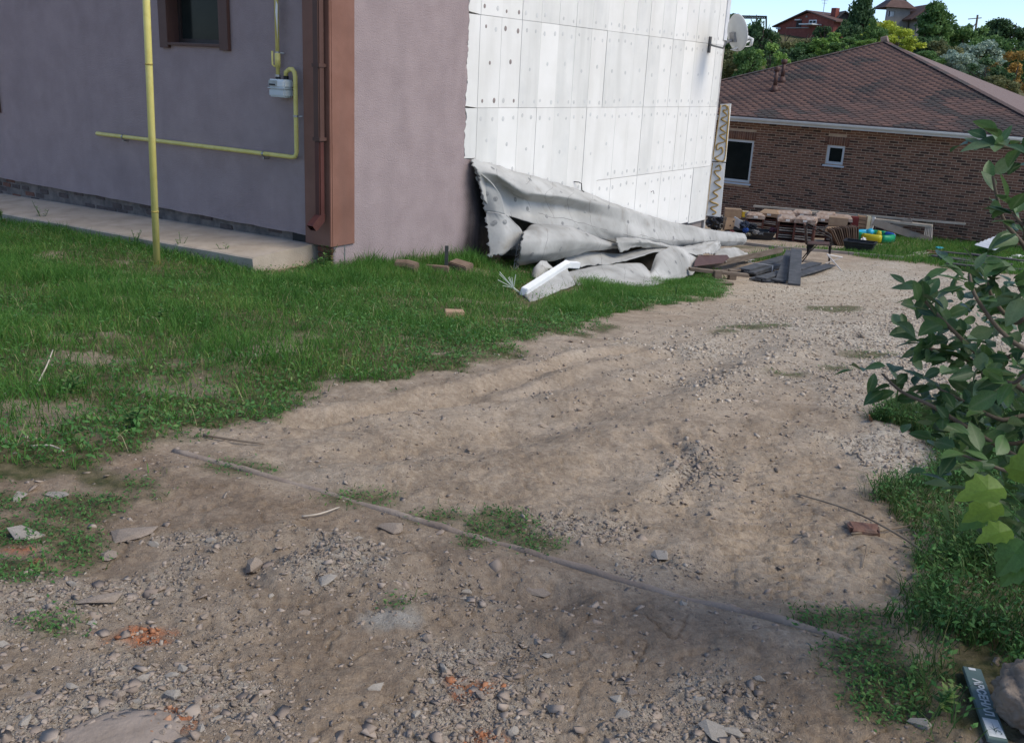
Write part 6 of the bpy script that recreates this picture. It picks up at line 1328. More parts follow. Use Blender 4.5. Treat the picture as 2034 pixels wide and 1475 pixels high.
k = (rng.random(len(x)) < np.clip(gf ** 1.5 * .42 + .008, 0, 1) * (1 - .85 * gr)) & outside_house(x, y); x, y = x[k], y[k]
S = np.clip(np.exp(rng.normal(-4.42, .45, len(x))), .006, .036); stones('gravel', np.stack([x, y, zrel(x, y)], -1), S, np.clip(rng.normal(.55, .24, len(x)), 0, 1), T_t, pale_st)
x, y = cand(90000, -4, 4, 1.6, 9.0, True); gr, gf, gn, og, pl_ = masks(x, y); k = (rng.random(len(x)) < (.02 + .22 * gn + .08 * (fbm(x * 2.1, y * 2.1, 3, 88) > .56)) * (1 - gr)) & outside_house(x, y); x, y = x[k], y[k]
S = np.clip(np.exp(rng.normal(-4.45, .5, len(x))), .006, .04); stones('mud_flakes', np.stack([x, y, zrel(x, y)], -1), S, np.clip(rng.normal(.5, .2, len(x)), 0, 1), rock_templates(8, 9, .16, 9), stonemat('mud_flake', (.27, .21, .165), (.37, .295, .235), (.46, .38, .305)), .38)
# orange brick crumbs
x, y = cand(90000, -3.5, 1.5, 1.7, 4.2, True); og = masks(x, y)[3]; k = rng.random(len(x)) < og ** 2 * .4 * (fbm(x * 9, y * 9, 2, 12) > .42); x, y = x[k], y[k]
stones('brick_crumbs', np.stack([x, y, zrel(x, y)], -1), np.clip(np.exp(rng.normal(-4.9, .5, len(x))), .003, .022), rng.random(len(x)), T_s, redst)
# larger stones, each a thing of its own
smat = mat('track_stone', (.29, .228, .175), (.42, .34, .27), 18, .95, .5, 60, c3=(.19, .155, .125), scale3=12, amt3=.5)
smat2 = mat('pale_track_stone', (.36, .31, .255), (.48, .43, .36), 16, .95, .5, 60)
smesh = []
for i, (tv, tf) in enumerate(T_b):
    for m_ in (smat, smat2):
        me = bpy.data.meshes.new('stone'); me.from_pydata(tv.tolist(), [], tf.tolist()); me.materials.append(m_); smesh.append(me)
def stone(px, py, r, label, group, flat=1.0, idx=None, dz=0.0):
    P = gpt(px, py); o = bpy.data.objects.new('stone', smesh[idx if idx is not None else random.randrange(len(smesh))]); COL.objects.link(o)
    o.location = P + np.array([0, 0, r * .12 * flat + dz]); o.scale = (r, r * random.uniform(.8, 1.1), r * flat); o.rotation_euler = (random.uniform(-.2, .2), random.uniform(-.2, .2), random.uniform(0, 6.28)); tag(o, label, 'stone', group); return o
for px, py, r, fl, ix, lab in [(503, 1130, .045, 1.3, 0, 'squarish brown stone sitting in a small hollow left of the track middle'), (1413, 1452, .062, .6, 3, 'flat angular pale stone at the bottom edge right of middle'), (1455, 1462, .04, .6, 1, 'smaller flat stone touching the angular pale stone at the bottom edge'),
    (1308, 1104, .055, .7, 3, 'pale flat stone in the rubble patch just beyond the buried pipe'), (780, 1052, .065, .6, 0, 'flat stone pressed against the near side of the buried pipe'), (1063, 1180, .055, .5, 2, 'long flat stone at the end of a dark hollow below the pipe'),
    (650, 1150, .045, .5, 5, 'flat oval stone in the dirt right of the stone in the hollow'), (255, 1062, .11, .25, 4, 'long thin slab of hardened mud at the left edge of the gravel'), (190, 1192, .10, .28, 6, 'broad mud slab among the gravel at left'), (60, 1060, .08, .4, 3, 'pale slab between the weed patches at left'),
    (115, 985, .075, .35, 7, 'flat slab at the upper end of the left weed patch'), (1690, 1049, .04, .9, 0, 'brown lump beside the red brick piece under the shrub'), (30, 990, .06, .5, 9, 'stone at the left edge above the weeds'),
    (215, 1105, .05, .5, 10, 'small pale slab right of the left weed patch'), (1830, 1440, .04, .8, 1, 'pale stone in the weeds left of the green plank'), (820, 1290, .035, .8, 2, 'grey stone right of the pale limestone patch'), (1240, 1420, .035, .8, 5, 'angular stone above the flat stones at the bottom edge')]:
    stone(px, py, r, lab, None, fl, ix)
n = 0; big = [q for q in GRAV_NEAR]
while n < 90:
    px, py = random.uniform(0, 1700), random.uniform(1060, 1475)
    P = on_ground(px, py); a = masks(np.array([P[0]]), np.array([P[1]]))
    if random.random() < .12 + a[2][0] and a[0][0] < .4:
        stone(px, py, random.uniform(.014, .028), 'small angular stone lying loose in the gravel of the track', 'loose stones on the track', random.uniform(.6, 1.1)); n += 1
ball('mud_slab', gpt(240, 1470) + np.array([0, 0, -.012]), .125, mat('slab_mud', (.27, .215, .17), (.36, .29, .235), 14, .95, .5, 50), 'large smooth slab of dried mud at the bottom left edge', 'slab', .10, .2, 51, 4, .3, 1.35)
# boulder, brick, pipe, sticks
ball('boulder', gpt(2056, 1436) + np.array([0, 0, -.03]), .135, mat('boulder', (.19, .145, .11), (.30, .24, .19), 16, .95, .9, 45, c3=(.15, .12, .1), scale3=6, amt3=.5), 'large rough boulder at the right edge beside the green plank', 'boulder', .75, .24, 5, 5, 0, 1, fr=2.6)
p = gpt(1716, 1053); o = MB().box(-.06, .06, -.035, .035, -.02, .02).build('brick_piece', mat('dark_red_brick', (.16, .085, .065), (.24, .14, .105), 12, .95, .7, 50, c3=(.3, .23, .18), scale3=14, amt3=.6), None, bevel=.008, jit=.008); o.location = p; o.rotation_euler = (.05, 0, -.15); tag(o, 'dark red brick piece half sunk in dirt under the shrub', 'brick')
pl3 = cr(PIPE_LINE, 40); pts = [(a[0], a[1], gz(*a) - .007 + .005 * math.sin(i * .6) + .004 * math.sin(i * 1.9)) for i, a in enumerate(pl3)]
tag(MB().tube(pts, .019, 10).build('buried_pipe', mat('muddy_pipe', (.24, .185, .145), (.36, .29, .23), 6, .95, .6, 50, c3=(.15, .12, .1), scale3=3, amt3=.6), None, True), 'long straight brown pipe half buried across the dirt track', 'pipe')
stk = mat('dry_stick', (.20, .15, .105), (.30, .24, .175), 10, .9); pst = mat('pale_stick', (.5, .43, .34), (.58, .5, .4), 10, .9)
def stick(pts, r, m, lab):
    q = [gpt(px, py) + np.array([0, 0, h]) for px, py, h in pts]; tag(MB().tube(cr(np.array(q), len(q) * 3).tolist(), [r * (1 - .5 * i / (len(q) * 3)) for i in range(len(q) * 3)], 6).build('stick', m, None, True), lab, 'stick')
stick([(1872, 1142, .02), (1800, 1092, .035), (1690, 1036, .05), (1580, 989, .012)], .006, stk, 'longest thin stick lying from the shrub out onto the dirt'); stick([(1690, 1064, .01), (1760, 1060, .02), (1818, 1049, .02)], .005, stk, 'short stick beside the red brick piece')
stick([(600, 1030, .01), (635, 1026, .012), (674, 1011, .01)], .005, pst, 'pale bare twig on the dirt near the pipe at left'); stick([(405, 868, .012), (460, 880, .02), (525, 885, .01)], .007, stk, 'brown stick at the lawn edge near the pipe end')
stick([(1700, 1098, .01), (1720, 1090, .02), (1712, 1130, .01)], .004, stk, 'forked dry stalk below the longest stick'); stick([(1760, 1150, .01), (1800, 1180, .02), (1830, 1192, .01)], .005, stk, 'dry twig in the dirt below the longest stick, nearer the verge')
stick([(1815, 1060, .01), (1835, 1100, .03), (1855, 1125, .02)], .004, stk, 'thin twig crossing the thick end of the longest stick'); stick([(75, 770, .02), (95, 745, .06), (108, 725, .1)], .006, pst, 'pale straw stalk leaning in the lawn at left'); stick([(60, 890, .01), (100, 892, .02), (130, 905, .02)], .006, pst, 'pale bare twig lying beside the orange soil at the lawn corner')

# ------------------------------------------------------------------ grass and weeds
def blades(name, x, y, h, w, lean, m, tint):
    n = len(x); z = zrel(x, y); a = rng.uniform(0, 6.283, n); b = rng.uniform(0, 6.283, n); P = np.stack([x, y, z - .004], -1)
    s = np.stack([np.cos(a), np.sin(a), 0 * a], -1) * (w / 2)[:, None]; d = np.stack([np.cos(b), np.sin(b), 0 * b], -1) * (h * lean)[:, None]; up = np.array([0, 0, 1.])
    M = P + d * .35 + up * (h * .6)[:, None]; T = P + d + up * (h * np.sqrt(np.clip(1 - (lean * .6) ** 2, .15, 1)))[:, None]
    v = np.stack([P - s, P + s, M - s * .75, M + s * .75, T], 1).reshape(-1, 3); k = np.arange(n)[:, None] * 5
    f = np.concatenate([k + [0, 1, 3], k + [0, 3, 2], k + [2, 3, 4]]); o = mesh_np(name, v, f, m, None, False, dict(tint=np.repeat(tint, 5))); o['kind'] = 'stuff'; return o
def leaves(name, x, y, h, s, m, tint, flat=.8):
    n = len(x); z = zrel(x, y) + h; nn = rng.normal(0, 1, (n, 3)); nn[:, 2] = np.abs(nn[:, 2]) + flat; nn /= np.linalg.norm(nn, axis=1, keepdims=True)
    a = np.cross(nn, rng.normal(size=(n, 3))); a /= np.linalg.norm(a, axis=1, keepdims=True); b = np.cross(nn, a); c = np.stack([x, y, z], -1); s = s[:, None]
    v = np.stack([c - a * s, c - b * s * .42 + nn * s * .12, c + a * s, c + b * s * .42 + nn * s * .12], 1).reshape(-1, 3); o = mesh_np(name, v, np.arange(n * 4).reshape(-1, 4), m, None, False, dict(tint=np.repeat(tint, 4))); o['kind'] = 'stuff'; return o
FLPP = gp([(1028, 590), (1050, 612), (1090, 600), (1150, 577), (1140, 545), (1090, 545)])
def FLP(x, y): return .12 + .88 * sstep(-.02, .12, sdist(FLPP, x, y))
gm = leafmat('grass_blade', (.050, .148, .024), (.115, .268, .046), (.38, .36, .12), .55, .4, .25, 1.3); wm_ = leafmat('weed_leaf', (.048, .135, .036), (.10, .24, .06), (.24, .31, .10), .6, .25, .25, 1.4)
gd = leafmat('verge_blade', (.034, .085, .022), (.075, .155, .04), (.23, .22, .085), .55, .3, .25, 2.0)
x, y = cand(560000, -9.5, 4.6, 3.8, 18.5); gr = masks(x, y)[0] * FLP(x, y); hh = fbm(x * 1.1, y * 1.1, 3, 66)
k = (rng.random(len(x)) < gr ** 1.3 * (.55 + .45 * (hh > .45))) & outside_house(x, y) & (sdist(LAWN, x, y) < .15); x, y, hh = x[k], y[k], hh[k]; n = len(x)
ed = sstep(0, -.5, sdist(LAWN, x, y))
blades('lawn_grass', x, y, (.035 + .085 * rng.random(n) ** 1.5 + .07 * sstep(.5, .75, hh)) * (.45 + .55 * ed), rng.uniform(.003, .0065, n), rng.uniform(.2, 1.1, n), gm, np.clip(rng.normal(.38, .17, n), 0, 1))
x, y = cand(420000, -9.5, 4.6, 3.8, 18.5); gr = masks(x, y)[0] * FLP(x, y); sdl = sdist(LAWN, x, y); wn_k = fbm(x * .9, y * .9, 3, 69)
k = (rng.random(len(x)) < gr * (.15 + .75 * sstep(-.7, -.1, sdl) + .5 * (wn_k > .55)) * .8) & outside_house(x, y) & (sdl < .2); x, y = x[k], y[k]; n = len(x)
leaves('lawn_weeds', x, y, rng.random(n) ** 1.5 * .085, rng.uniform(.007, .02, n), wm_, np.clip(rng.normal(.42, .18, n), 0, 1))
x, y = cand(60000, -9.5, 4.6, 3.8, 18.5); k = (rng.random(len(x)) < .25 * masks(x, y)[0]) & outside_house(x, y) & (sdist(LAWN, x, y) < .1); x, y = x[k], y[k]; n = len(x)
blades('dry_straw', x, y, rng.uniform(.04, .16, n), rng.uniform(.002, .004, n), rng.uniform(.5, 1.6, n), leafmat('straw', (.30, .26, .11), (.42, .37, .19), (.55, .48, .28), .7, .3, .2), rng.random(n))
# tufts along walls and apron
tp = [on_ground(px, py)[:2] for px, py in [(random.uniform(690, 965), random.uniform(500, 530)) for _ in range(60)] + [(random.uniform(0, 560), 0) for _ in range(0)]]
tp = tp + [F(a_, .97 + random.uniform(0, .12), 0)[:2] for a_ in np.arange(.4, 8, .11)]
tx = np.concatenate([np.full(90, p[0]) for p in tp]) + rng.normal(0, .09, 90 * len(tp)); ty = np.concatenate([np.full(90, p[1]) for p in tp]) + rng.normal(0, .09, 90 * len(tp)); k = outside_house(tx, ty, .01) | (tx < -2.9) & (((tx - CN[0]) * -WD[0] + (ty - CN[1]) * -WD[1]) > .965); tx, ty = tx[k], ty[k]
blades('wall_grass', tx, ty, np.where(tx < -2.9, .6, 1) * rng.uniform(.08, .30, len(tx)) * rng.uniform(.5, 1, len(tx)), rng.uniform(.005, .009, len(tx)), rng.uniform(.1, .7, len(tx)), gm, np.clip(rng.normal(.35, .15, len(tx)), 0, 1))
# weeds on the track, dark and low
x, y = cand(420000, -3.4, 3.2, 1.9, 12, True); gr = masks(x, y)[0]; k = (rng.random(len(x)) < gr ** 1.4 * .65) & (sdist(LAWN, x, y) > .02) & (sdist(VERGE, x, y) > .0); x, y = x[k], y[k]; n = len(x)
leaves('track_weeds', x, y, rng.random(n) ** 1.6 * .026, rng.uniform(.004, .011, n), wm_, np.clip(rng.normal(.38, .18, n), 0, 1))
x, y = cand(60000, -3.4, 3.2, 1.9, 12, True); gr = masks(x, y)[0]; k = (rng.random(len(x)) < gr * .5) & (sdist(LAWN, x, y) > .02) & (sdist(VERGE, x, y) > .0); x, y = x[k], y[k]; n = len(x)
blades('track_grass', x, y, rng.uniform(.012, .045, n), rng.uniform(.0025, .004, n), rng.uniform(.4, 1.3, n), gd, np.clip(rng.normal(.4, .2, n), 0, 1))
# right verge
PKP = gp([(1895, 1310), (1965, 1310), (2020, 1500), (1950, 1500)])
x, y = cand(300000, .9, 4.4, 1.7, 6.5, pad=420); gr = masks(x, y)[0] * sstep(-.0, .09, sdist(PKP, x, y)) * (.3 + .7 * sstep(2.2, 2.9, y)); k = (rng.random(len(x)) < gr * .8) & (sdist(VERGE, x, y) < .05); x, y = x[k], y[k]; n = len(x); vh = fbm(x * 2, y * 2, 3, 15)
blades('verge_grass', x, y, .03 + .10 * rng.random(n) ** 1.4 + .12 * sstep(.5, .7, vh) * rng.random(n), rng.uniform(.0022, .005, n), rng.uniform(.3, 1.2, n), gd, np.clip(rng.normal(.4, .2, n), 0, 1))
x, y = cand(200000, .9, 4.4, 1.7, 6.5, pad=420); gr = masks(x, y)[0] * sstep(-.0, .06, sdist(PKP, x, y)) * (.4 + .6 * sstep(2.2, 2.9, y)); k = (rng.random(len(x)) < gr * .8) & (sdist(VERGE, x, y) < .05); x, y = x[k], y[k]; n = len(x)
leaves('verge_weeds', x, y, rng.random(n) * .09, rng.uniform(.005, .016, n), wm_, np.clip(rng.normal(.4, .2, n), 0, 1))
# far grass by the brick house
x, y = cand(150000, 3.5, 19, 18, 30); gr = masks(x, y)[0]; k = (rng.random(len(x)) < np.maximum(gr, .75 * sstep(3.2, 2.2, (x - BO[0]) * bn[0] + (y - BO[1]) * bn[1])) * .8) & outside_house(x, y); x, y = x[k], y[k]; n = len(x)
blades('far_grass', x, y, rng.uniform(.05, .17, n), rng.uniform(.008, .016, n), rng.uniform(.2, .9, n), gm, np.clip(rng.normal(.42, .17, n), 0, 1))
# separate broad weeds
def weed(px, py, h, nl, label, ls=.05, dark_=False):
    P = gpt(px, py); t = thing('weed', label, 'weed', P, random.uniform(0, 6), 'leafy weeds')
    V = []; Fq = []; A = []; q = MB()
    for s in range(3):
        a = random.uniform(0, 6.28); tip = np.array([math.cos(a) * h * .35, math.sin(a) * h * .35, h * random.uniform(.75, 1.1)]); q.tube([(0, 0, -.02), tuple(tip * [.3, .3, .5]), tuple(tip)], [.005, .004, .002], 5)
        for i in range(nl):
            f = random.uniform(.15, 1); b = random.uniform(0, 6.28); c = tip * [f * .7, f * .7, f]; d = np.array([math.cos(b), math.sin(b), random.uniform(-.1, .5)]); L = ls * random.uniform(.6, 1.2) * (1.1 - .5 * f); sd_ = np.cross(d, [0, 0, 1]); sd_ /= np.linalg.norm(sd_); k0 = len(V)
            V += [c, c + d * L * .5 - sd_ * L * .22 + [0, 0, L * .06], c + d * L, c + d * L * .5 + sd_ * L * .22 + [0, 0, L * .06]]; Fq.append([k0, k0 + 1, k0 + 2, k0 + 3]); A += [min(max(random.gauss(.68, .2), 0), 1)] * 4
    q.build('stem', wm_, t); mesh_np('foliage', V, Fq, wm_, t, False, dict(tint=A))
for a in [(792, 512, .42, 26, 'tallest bushy weed against the purple side wall', .07), (760, 516, .25, 18, 'low weed left of the tallest bushy weed at the wall', .06), (828, 512, .28, 18, 'weed right of the tallest bushy weed at the wall', .06), (850, 510, .24, 14, 'small weed between the bushy weeds and the stake', .05),
    (655, 528, .3, 20, 'broad weed at the house corner under the brown trim', .08), (640, 540, .2, 14, 'low broad weed at the end of the concrete path', .08), (85, 452, .34, 24, 'bushy weed on the concrete path edge at the far left', .06), (8, 448, .3, 16, 'weed cut by the left edge beside the concrete path', .08),
    (270, 492, .25, 14, 'weed on the path edge left of the yellow post', .05), (360, 505, .25, 14, 'weed on the path edge right of the yellow post', .05), (445, 520, .24, 14, 'broad leafed weed at the path edge between post and corner', .08), (318, 640, .14, 20, 'blue green weed rosette in the middle of the lawn', .05),
    (150, 780, .12, 18, 'pale leafed weed in the lawn near its left front', .06), (265, 850, .13, 18, 'broad weed at the front corner of the lawn', .06), (1860, 1420, .12, 18, 'pale green weed just left of the green plank', .04), (1395, 583, .15, 14, 'weed at the grass tip beside the gravel', .05), (1342, 592, .2, 6, 'thin pale weed stalk at the grass edge below the foam heap', .03)]: weed(*a)

# ------------------------------------------------------------------ shrub leaning in from the right
def shrubleaf(name, c, spec=.4): return mat(name, c, tuple(v * 1.35 for v in c), 14, .42, .1, 60, spec=spec)
def add_trans(m, f=.32):
    n = m.node_tree.nodes; l = m.node_tree.links; b = n['Principled BSDF']; o = n['Material Output']; src = b.inputs['Base Color'].links[0].from_socket
    ra = n.new('ShaderNodeAttribute'); ra.attribute_name = 'rib'; pw = n.new('ShaderNodeMath'); pw.operation = 'POWER'; pw.inputs[1].default_value = 9; l.new(ra.outputs['Fac'], pw.inputs[0]); pm = n.new('ShaderNodeMath'); pm.operation = 'MULTIPLY'; pm.inputs[1].default_value = .6; l.new(pw.outputs[0], pm.inputs[0])
    rx = n.new('ShaderNodeMixRGB'); l.new(pm.outputs[0], rx.inputs[0]); l.new(src, rx.inputs[1]); rx.inputs[2].default_value = rgb((.22, .28, .14)); src = rx.outputs[0]; l.new(src, b.inputs['Base Color'])
    t = n.new('ShaderNodeBsdfTranslucent'); l.new(src, t.inputs[0]); x = n.new('ShaderNodeMixShader'); x.inputs[0].default_value = f; l.new(b.outputs[0], x.inputs[1]); l.new(t.outputs[0], x.inputs[2]); l.new(x.outputs[0], o.inputs[0]); return m
lmats = [add_trans(shrubleaf('shrub_leaf_a', (.066, .128, .040))), add_trans(shrubleaf('shrub_leaf_b', (.09, .168, .056))), add_trans(shrubleaf('shrub_leaf_c', (.14, .205, .095))), add_trans(shrubleaf('shrub_leaf_d', (.040, .088, .032)))]
brightm = [add_trans(shrubleaf('maple_leaf_a', (.12, .20, .03)), .35), add_trans(shrubleaf('maple_leaf_b', (.07, .15, .035)), .35)]
def leaf_mesh(m, bend, fold, wd):
    rows = [(0, .02), (.14, .55), (.32, .95), (.52, 1.0), (.72, .72), (.88, .36), (1, .0)]; v = []; f = []
    for t, w in rows:
        z = -bend * t * t; v += [(t, -w * wd, z + fold * w), (t, 0, z), (t, w * wd, z + fold * w)]
    for i in range(len(rows) - 1):
        a = i * 3; f += [(a, a + 3, a + 4, a + 1), (a + 1, a + 4, a + 5, a + 2)]
    me = bpy.data.meshes.new('leaf'); me.from_pydata(v, [], f); me.materials.append(m); me.polygons.foreach_set('use_smooth', [True] * len(f)); at_ = me.attributes.new('rib', 'FLOAT', 'POINT'); at_.data.foreach_set('value', [0., 1., 0.] * len(rows)); return me
LM = [leaf_mesh(m, b, fo, w) for m in lmats for b, fo, w in ((.12, .05, .25), (.28, .08, .29), (.05, .12, .22))]
P0 = on_ground(2120, 900); root = np.array([1.72, 2.55, gz(1.72, 2.55)])
shb = thing('shrub', 'dark green shrub with oval leaves leaning in from the right edge', 'shrub', root, worldspace=True)
TW_ = [[(2085, 800, 2.45), (1990, 745, 2.45), (1905, 668, 2.45), (1850, 612, 2.5), (1822, 578, 2.5)], [(2085, 722, 2.3), (1995, 664, 2.3), (1940, 592, 2.3), (1926, 545, 2.35)], [(2085, 650, 2.4), (2015, 640, 2.4), (1972, 592, 2.4), (1962, 556, 2.4)],
    [(2085, 935, 2.3), (1960, 872, 2.35), (1855, 808, 2.4), (1792, 778, 2.45), (1752, 742, 2.5)], [(2085, 868, 2.4), (1985, 832, 2.4), (1905, 792, 2.45), (1866, 772, 2.45)], [(2095, 620, 2.5), (2040, 500, 2.5), (1995, 440, 2.5), (1980, 390, 2.5), (1972, 350, 2.5)],
    [(2095, 340, 2.45), (2035, 304, 2.45), (1986, 290, 2.45)], [(2085, 1000, 2.2), (1990, 932, 2.2), (1905, 900, 2.25)], [(2085, 490, 2.4), (2034, 452, 2.4), (2012, 425, 2.4)], [(2085, 705, 2.5), (1965, 722, 2.5), (1885, 700, 2.55), (1834, 690, 2.55)],
    [(2085, 780, 2.25), (2010, 760, 2.25), (1950, 740, 2.3)], [(2085, 900, 2.5), (1990, 880, 2.5), (1930, 850, 2.5), (1880, 845, 2.5)], [(2090, 620, 2.3), (2040, 585, 2.3), (2020, 560, 2.3)]]
twm = mat('shrub_bark', (.11, .085, .06), (.16, .125, .09), 12, .9); nleaf = 0
def lay_leaf(P, d, up, L, me, parent, inv):
    d = d / np.linalg.norm(d); s = np.cross(up, d); s /= np.linalg.norm(s) + 1e-9; u = np.cross(d, s)
    o = bpy.data.objects.new('leaf', me); COL.objects.link(o); o.parent = parent; o.matrix_parent_inverse = inv
    o.matrix_basis = Matrix(((d[0] * L, s[0] * L, u[0] * L, P[0]), (d[1] * L, s[1] * L, u[1] * L, P[1]), (d[2] * L, s[2] * L, u[2] * L, P[2]), (0, 0, 0, 1)))
inv = Matrix.Translation(-Vector(WROOT[shb.name]))
STM = []
for k_, (dx_, dy_, hh_2, r_) in enumerate(((.04, .02, 2.0, .017), (.16, .14, 1.7, .014), (-.02, .2, 1.3, .012), (.2, -.1, 1.2, .011))):
    b_ = root + np.array([.05 * k_ - .04, .05 * (k_ % 2), -.08]); C_ = cr(np.array([b_, b_ + [dx_ * .3 + .02, dy_ * .4, hh_2 * .35], b_ + [dx_ * .5, dy_ * .8 - .03, hh_2 * .7], b_ + [dx_ * 1.6, dy_ * 1.6, hh_2]]), 24); STM.append(C_)
    MB().tube(C_.tolist(), [r_ * (1 - .75 * i / 24) for i in range(24)], 7).build('stem', twm, shb, True)
rr = np.random.default_rng(4)
for T in TW_:
    pts = [at_y(*q) for q in T]; Cs = STM[int(rr.integers(0, 4))]; base = Cs[int(np.clip(np.argmin(np.abs(Cs[:, 2] - (pts[0][2] - rr.uniform(.15, .5)))), 2, 22))]; pts[0] = pts[0] + rr.normal(0, .03, 3); C = cr(np.array([base] + pts), 26)
    MB().tube(C.tolist(), [.008 * (1 - .62 * i / 26) for i in range(26)], 6).build('branch', twm, shb, True)
    for i in range(10, 26):
        if rr.random() < (.55 if T[-1][1] < 500 else .2): continue
        d0 = C[min(i + 1, 25)] - C[i - 1]; d0 /= np.linalg.norm(d0); side = np.cross(d0, [0, 0, 1]); side /= np.linalg.norm(side)
        for sg in (-1, 1):
            if rr.random() < .38: continue
            rd = d0 * .5 + side * sg * rr.uniform(.4, 1) + np.array([0, 0, rr.uniform(-.25, .35)]); rd /= np.linalg.norm(rd); Pn = C[i] + rd * .02
            for q in range(int(rr.integers(1, 3)) if i < 25 else 3):
                if nleaf >= 292: break
                dd = rd + rr.normal(0, .45, 3); tc_ = CAM - Pn; tc_ /= np.linalg.norm(tc_); upv = np.array([0, 0, .8]) + tc_ * rr.uniform(-.1, .7) + rr.normal(0, .35, 3)
                lay_leaf(Pn + rd * .03 * q, dd, upv, rr.uniform(.05, .085), LM[int(rr.integers(0, len(LM)))], shb, inv); nleaf += 1
# the rest of the foliage, one part
V = []; Fq = []; MI = []
for c_, n_, sp_ in (((2020, 710, 2.55), 80, .16), ((1960, 640, 2.6), 50, .13), ((2040, 830, 2.5), 130, .18), ((1950, 790, 2.6), 50, .14), ((2060, 940, 2.45), 130, .16), ((1925, 620, 2.6), 25, .11), ((2170, 700, 2.6), 90, .22), ((2250, 900, 2.5), 80, .22), ((2200, 500, 2.6), 50, .2), ((2130, 1020, 2.3), 70, .14)):
    Pc = at_y(*c_)
    for i in range(n_):
        Pn = Pc + np.clip(rr.normal(0, 1, 3), -1.5, 1.5) * sp_ * np.array([1, .9, .75]); 
        if Pn[2] < gz(Pn[0], Pn[1]) + .15: continue
        d = rr.normal(0, 1, 3); d[2] *= .5; d /= np.linalg.norm(d); tc_ = CAM - Pn; tc_ /= np.linalg.norm(tc_); u = np.array([0, 0, .8]) + tc_ * rr.uniform(-.2, .8) + rr.normal(0, .4, 3); s_ = np.cross(u, d); s_ /= np.linalg.norm(s_); u = np.cross(d, s_); L = rr.uniform(.042, .08); k0 = len(V)
        me = LM[int(rr.integers(0, len(LM)))]; co = np.array([v.co for v in me.vertices]) * L; V += (Pn + co[:, :1] * d + co[:, 1:2] * s_ + co[:, 2:] * u).tolist(); Fq += [[q + k0 for q in p.vertices] for p in me.polygons]; MI += [lmats.index(me.materials[0])] * len(me.polygons)
o = mesh_np('foliage', V, Fq, None, shb, True, dict(rib=[0., 1., 0.] * (len(V) // 3)), mi=MI, mats=lmats); o['kind'] = 'stuff'
# bright maple seedling with lobed leaves below the shrub
ms = thing('maple_seedling', 'young maple shoot with big bright yellow green lobed leaves under the shrub', 'seedling', np.array([1.75, 2.3, gz(1.75, 2.3)]), worldspace=True)
lob = [(0, 0), (.06, -.18), (.18, -.34), (.27, -.31), (.42, -.43), (.50, -.31), (.66, -.30), (.72, -.17), (.86, -.12), (1, 0), (.86, .12), (.72, .17), (.66, .30), (.50, .31), (.42, .43), (.27, .31), (.18, .34), (.06, .18)]
def maple_mesh(m):
    c = [(.35, 0, 0)]; v = c + [(a, b, .22 * abs(b) - .25 * a * a) for a, b in lob]; me = bpy.data.meshes.new('leaf'); me.from_pydata(v, [], [(0, 1 + i, 1 + (i + 1) % 18) for i in range(18)]); me.materials.append(m); return me
MM = [maple_mesh(m) for m in brightm]; inv2 = Matrix.Translation(-Vector(WROOT[ms.name])); rt_ = np.array(WROOT[ms.name])
for i, (px, py, Y, L, dx_, dz_, mi_) in enumerate([(1995, 968, 2.05, .115, -1, -.1, 0), (1990, 1000, 2.1, .10, -.9, -.3, 0), (2034, 960, 2.0, .10, -.2, .8, 0), (2010, 1052, 1.98, .085, -1, -.2, 0), (2034, 1010, 2.0, .11, .6, -.2, 1), (2036, 1075, 1.95, .10, -.6, -.8, 1), (1960, 1015, 2.15, .08, -.8, -.5, 1), (2040, 1105, 1.95, .09, -.7, -.9, 1)]):
    P = at_y(px, py, Y); MB().tube([tuple(rt_), tuple((rt_ + P) / 2 + [.05, 0, .08]), tuple(P)], [.003, .002, .0015], 5).build('stem', wm_, ms)
    tc_ = CAM - P; tc_ /= np.linalg.norm(tc_); lay_leaf(P, np.array([dx_, -.15, dz_]), np.array([0, 0, .7]) + tc_ * .7 + rr.normal(0, .15, 3), L, MM[mi_], ms, inv2)
# dry curled leaves
dry = mat('dry_leaf', (.16, .075, .04), (.24, .13, .07), 14, .85)
for px, py, h, lab in ((1722, 838, .05, 'curled dry brown leaf hanging at the shrub twig tip over the gravel'), (1888, 1042, .06, 'dry tan leaf in the grass below the maple shoot, left one'), (1942, 1055, .06, 'dry tan leaf in the grass below the maple shoot, right one')):
    me = leaf_mesh(dry, .5, .22, .3); o = bpy.data.objects.new('dry_leaf', me); COL.objects.link(o); o.location = gpt(px, py) + np.array([0, 0, h]); o.scale = (.075,) * 3; o.rotation_euler = (.5, .9, random.uniform(0, 6)); tag(o, lab, 'leaf')

# ------------------------------------------------------------------ green lettered plank
PXP = ((1910, 1321), (1951, 1328), (1999, 1469), (1966, 1468)); zb4 = max(gpt(*q)[2] for q in PXP) + .016
TLp, TRp, BRp, BLp = [at_z(*q, zb4) for q in PXP]
ye = (BLp + BRp - TLp - TRp) / 2; Lp = np.linalg.norm(ye); ye /= Lp; xe = (TRp - TLp + BRp - BLp); xe -= ye * (xe @ ye); xe /= np.linalg.norm(xe); Wp = .5 * (np.linalg.norm(TRp - TLp) + np.linalg.norm(BRp - BLp)); ze = np.cross(ye, xe); ze = ze if ze[2] > 0 else -ze
cen = (TLp + TRp + BRp + BLp) / 4
sg = thing('lettered_plank', 'dark green plank with white Cyrillic lettering and a white emblem at bottom right', 'plank', cen, worldspace=True)
def PL(a, b, c): return cen + xe * a + ye * b + ze * c
grn = mat('green_lacquer', (.095, .15, .138), (.13, .185, .17), 6, .5, .08, 60, c3=(.19, .235, .225), scale3=9, amt3=.5); wht = mat('white_print', (.66, .68, .67), (.76, .78, .77), 40, .6, c3=(.2, .25, .25), scale3=30, amt3=.5)
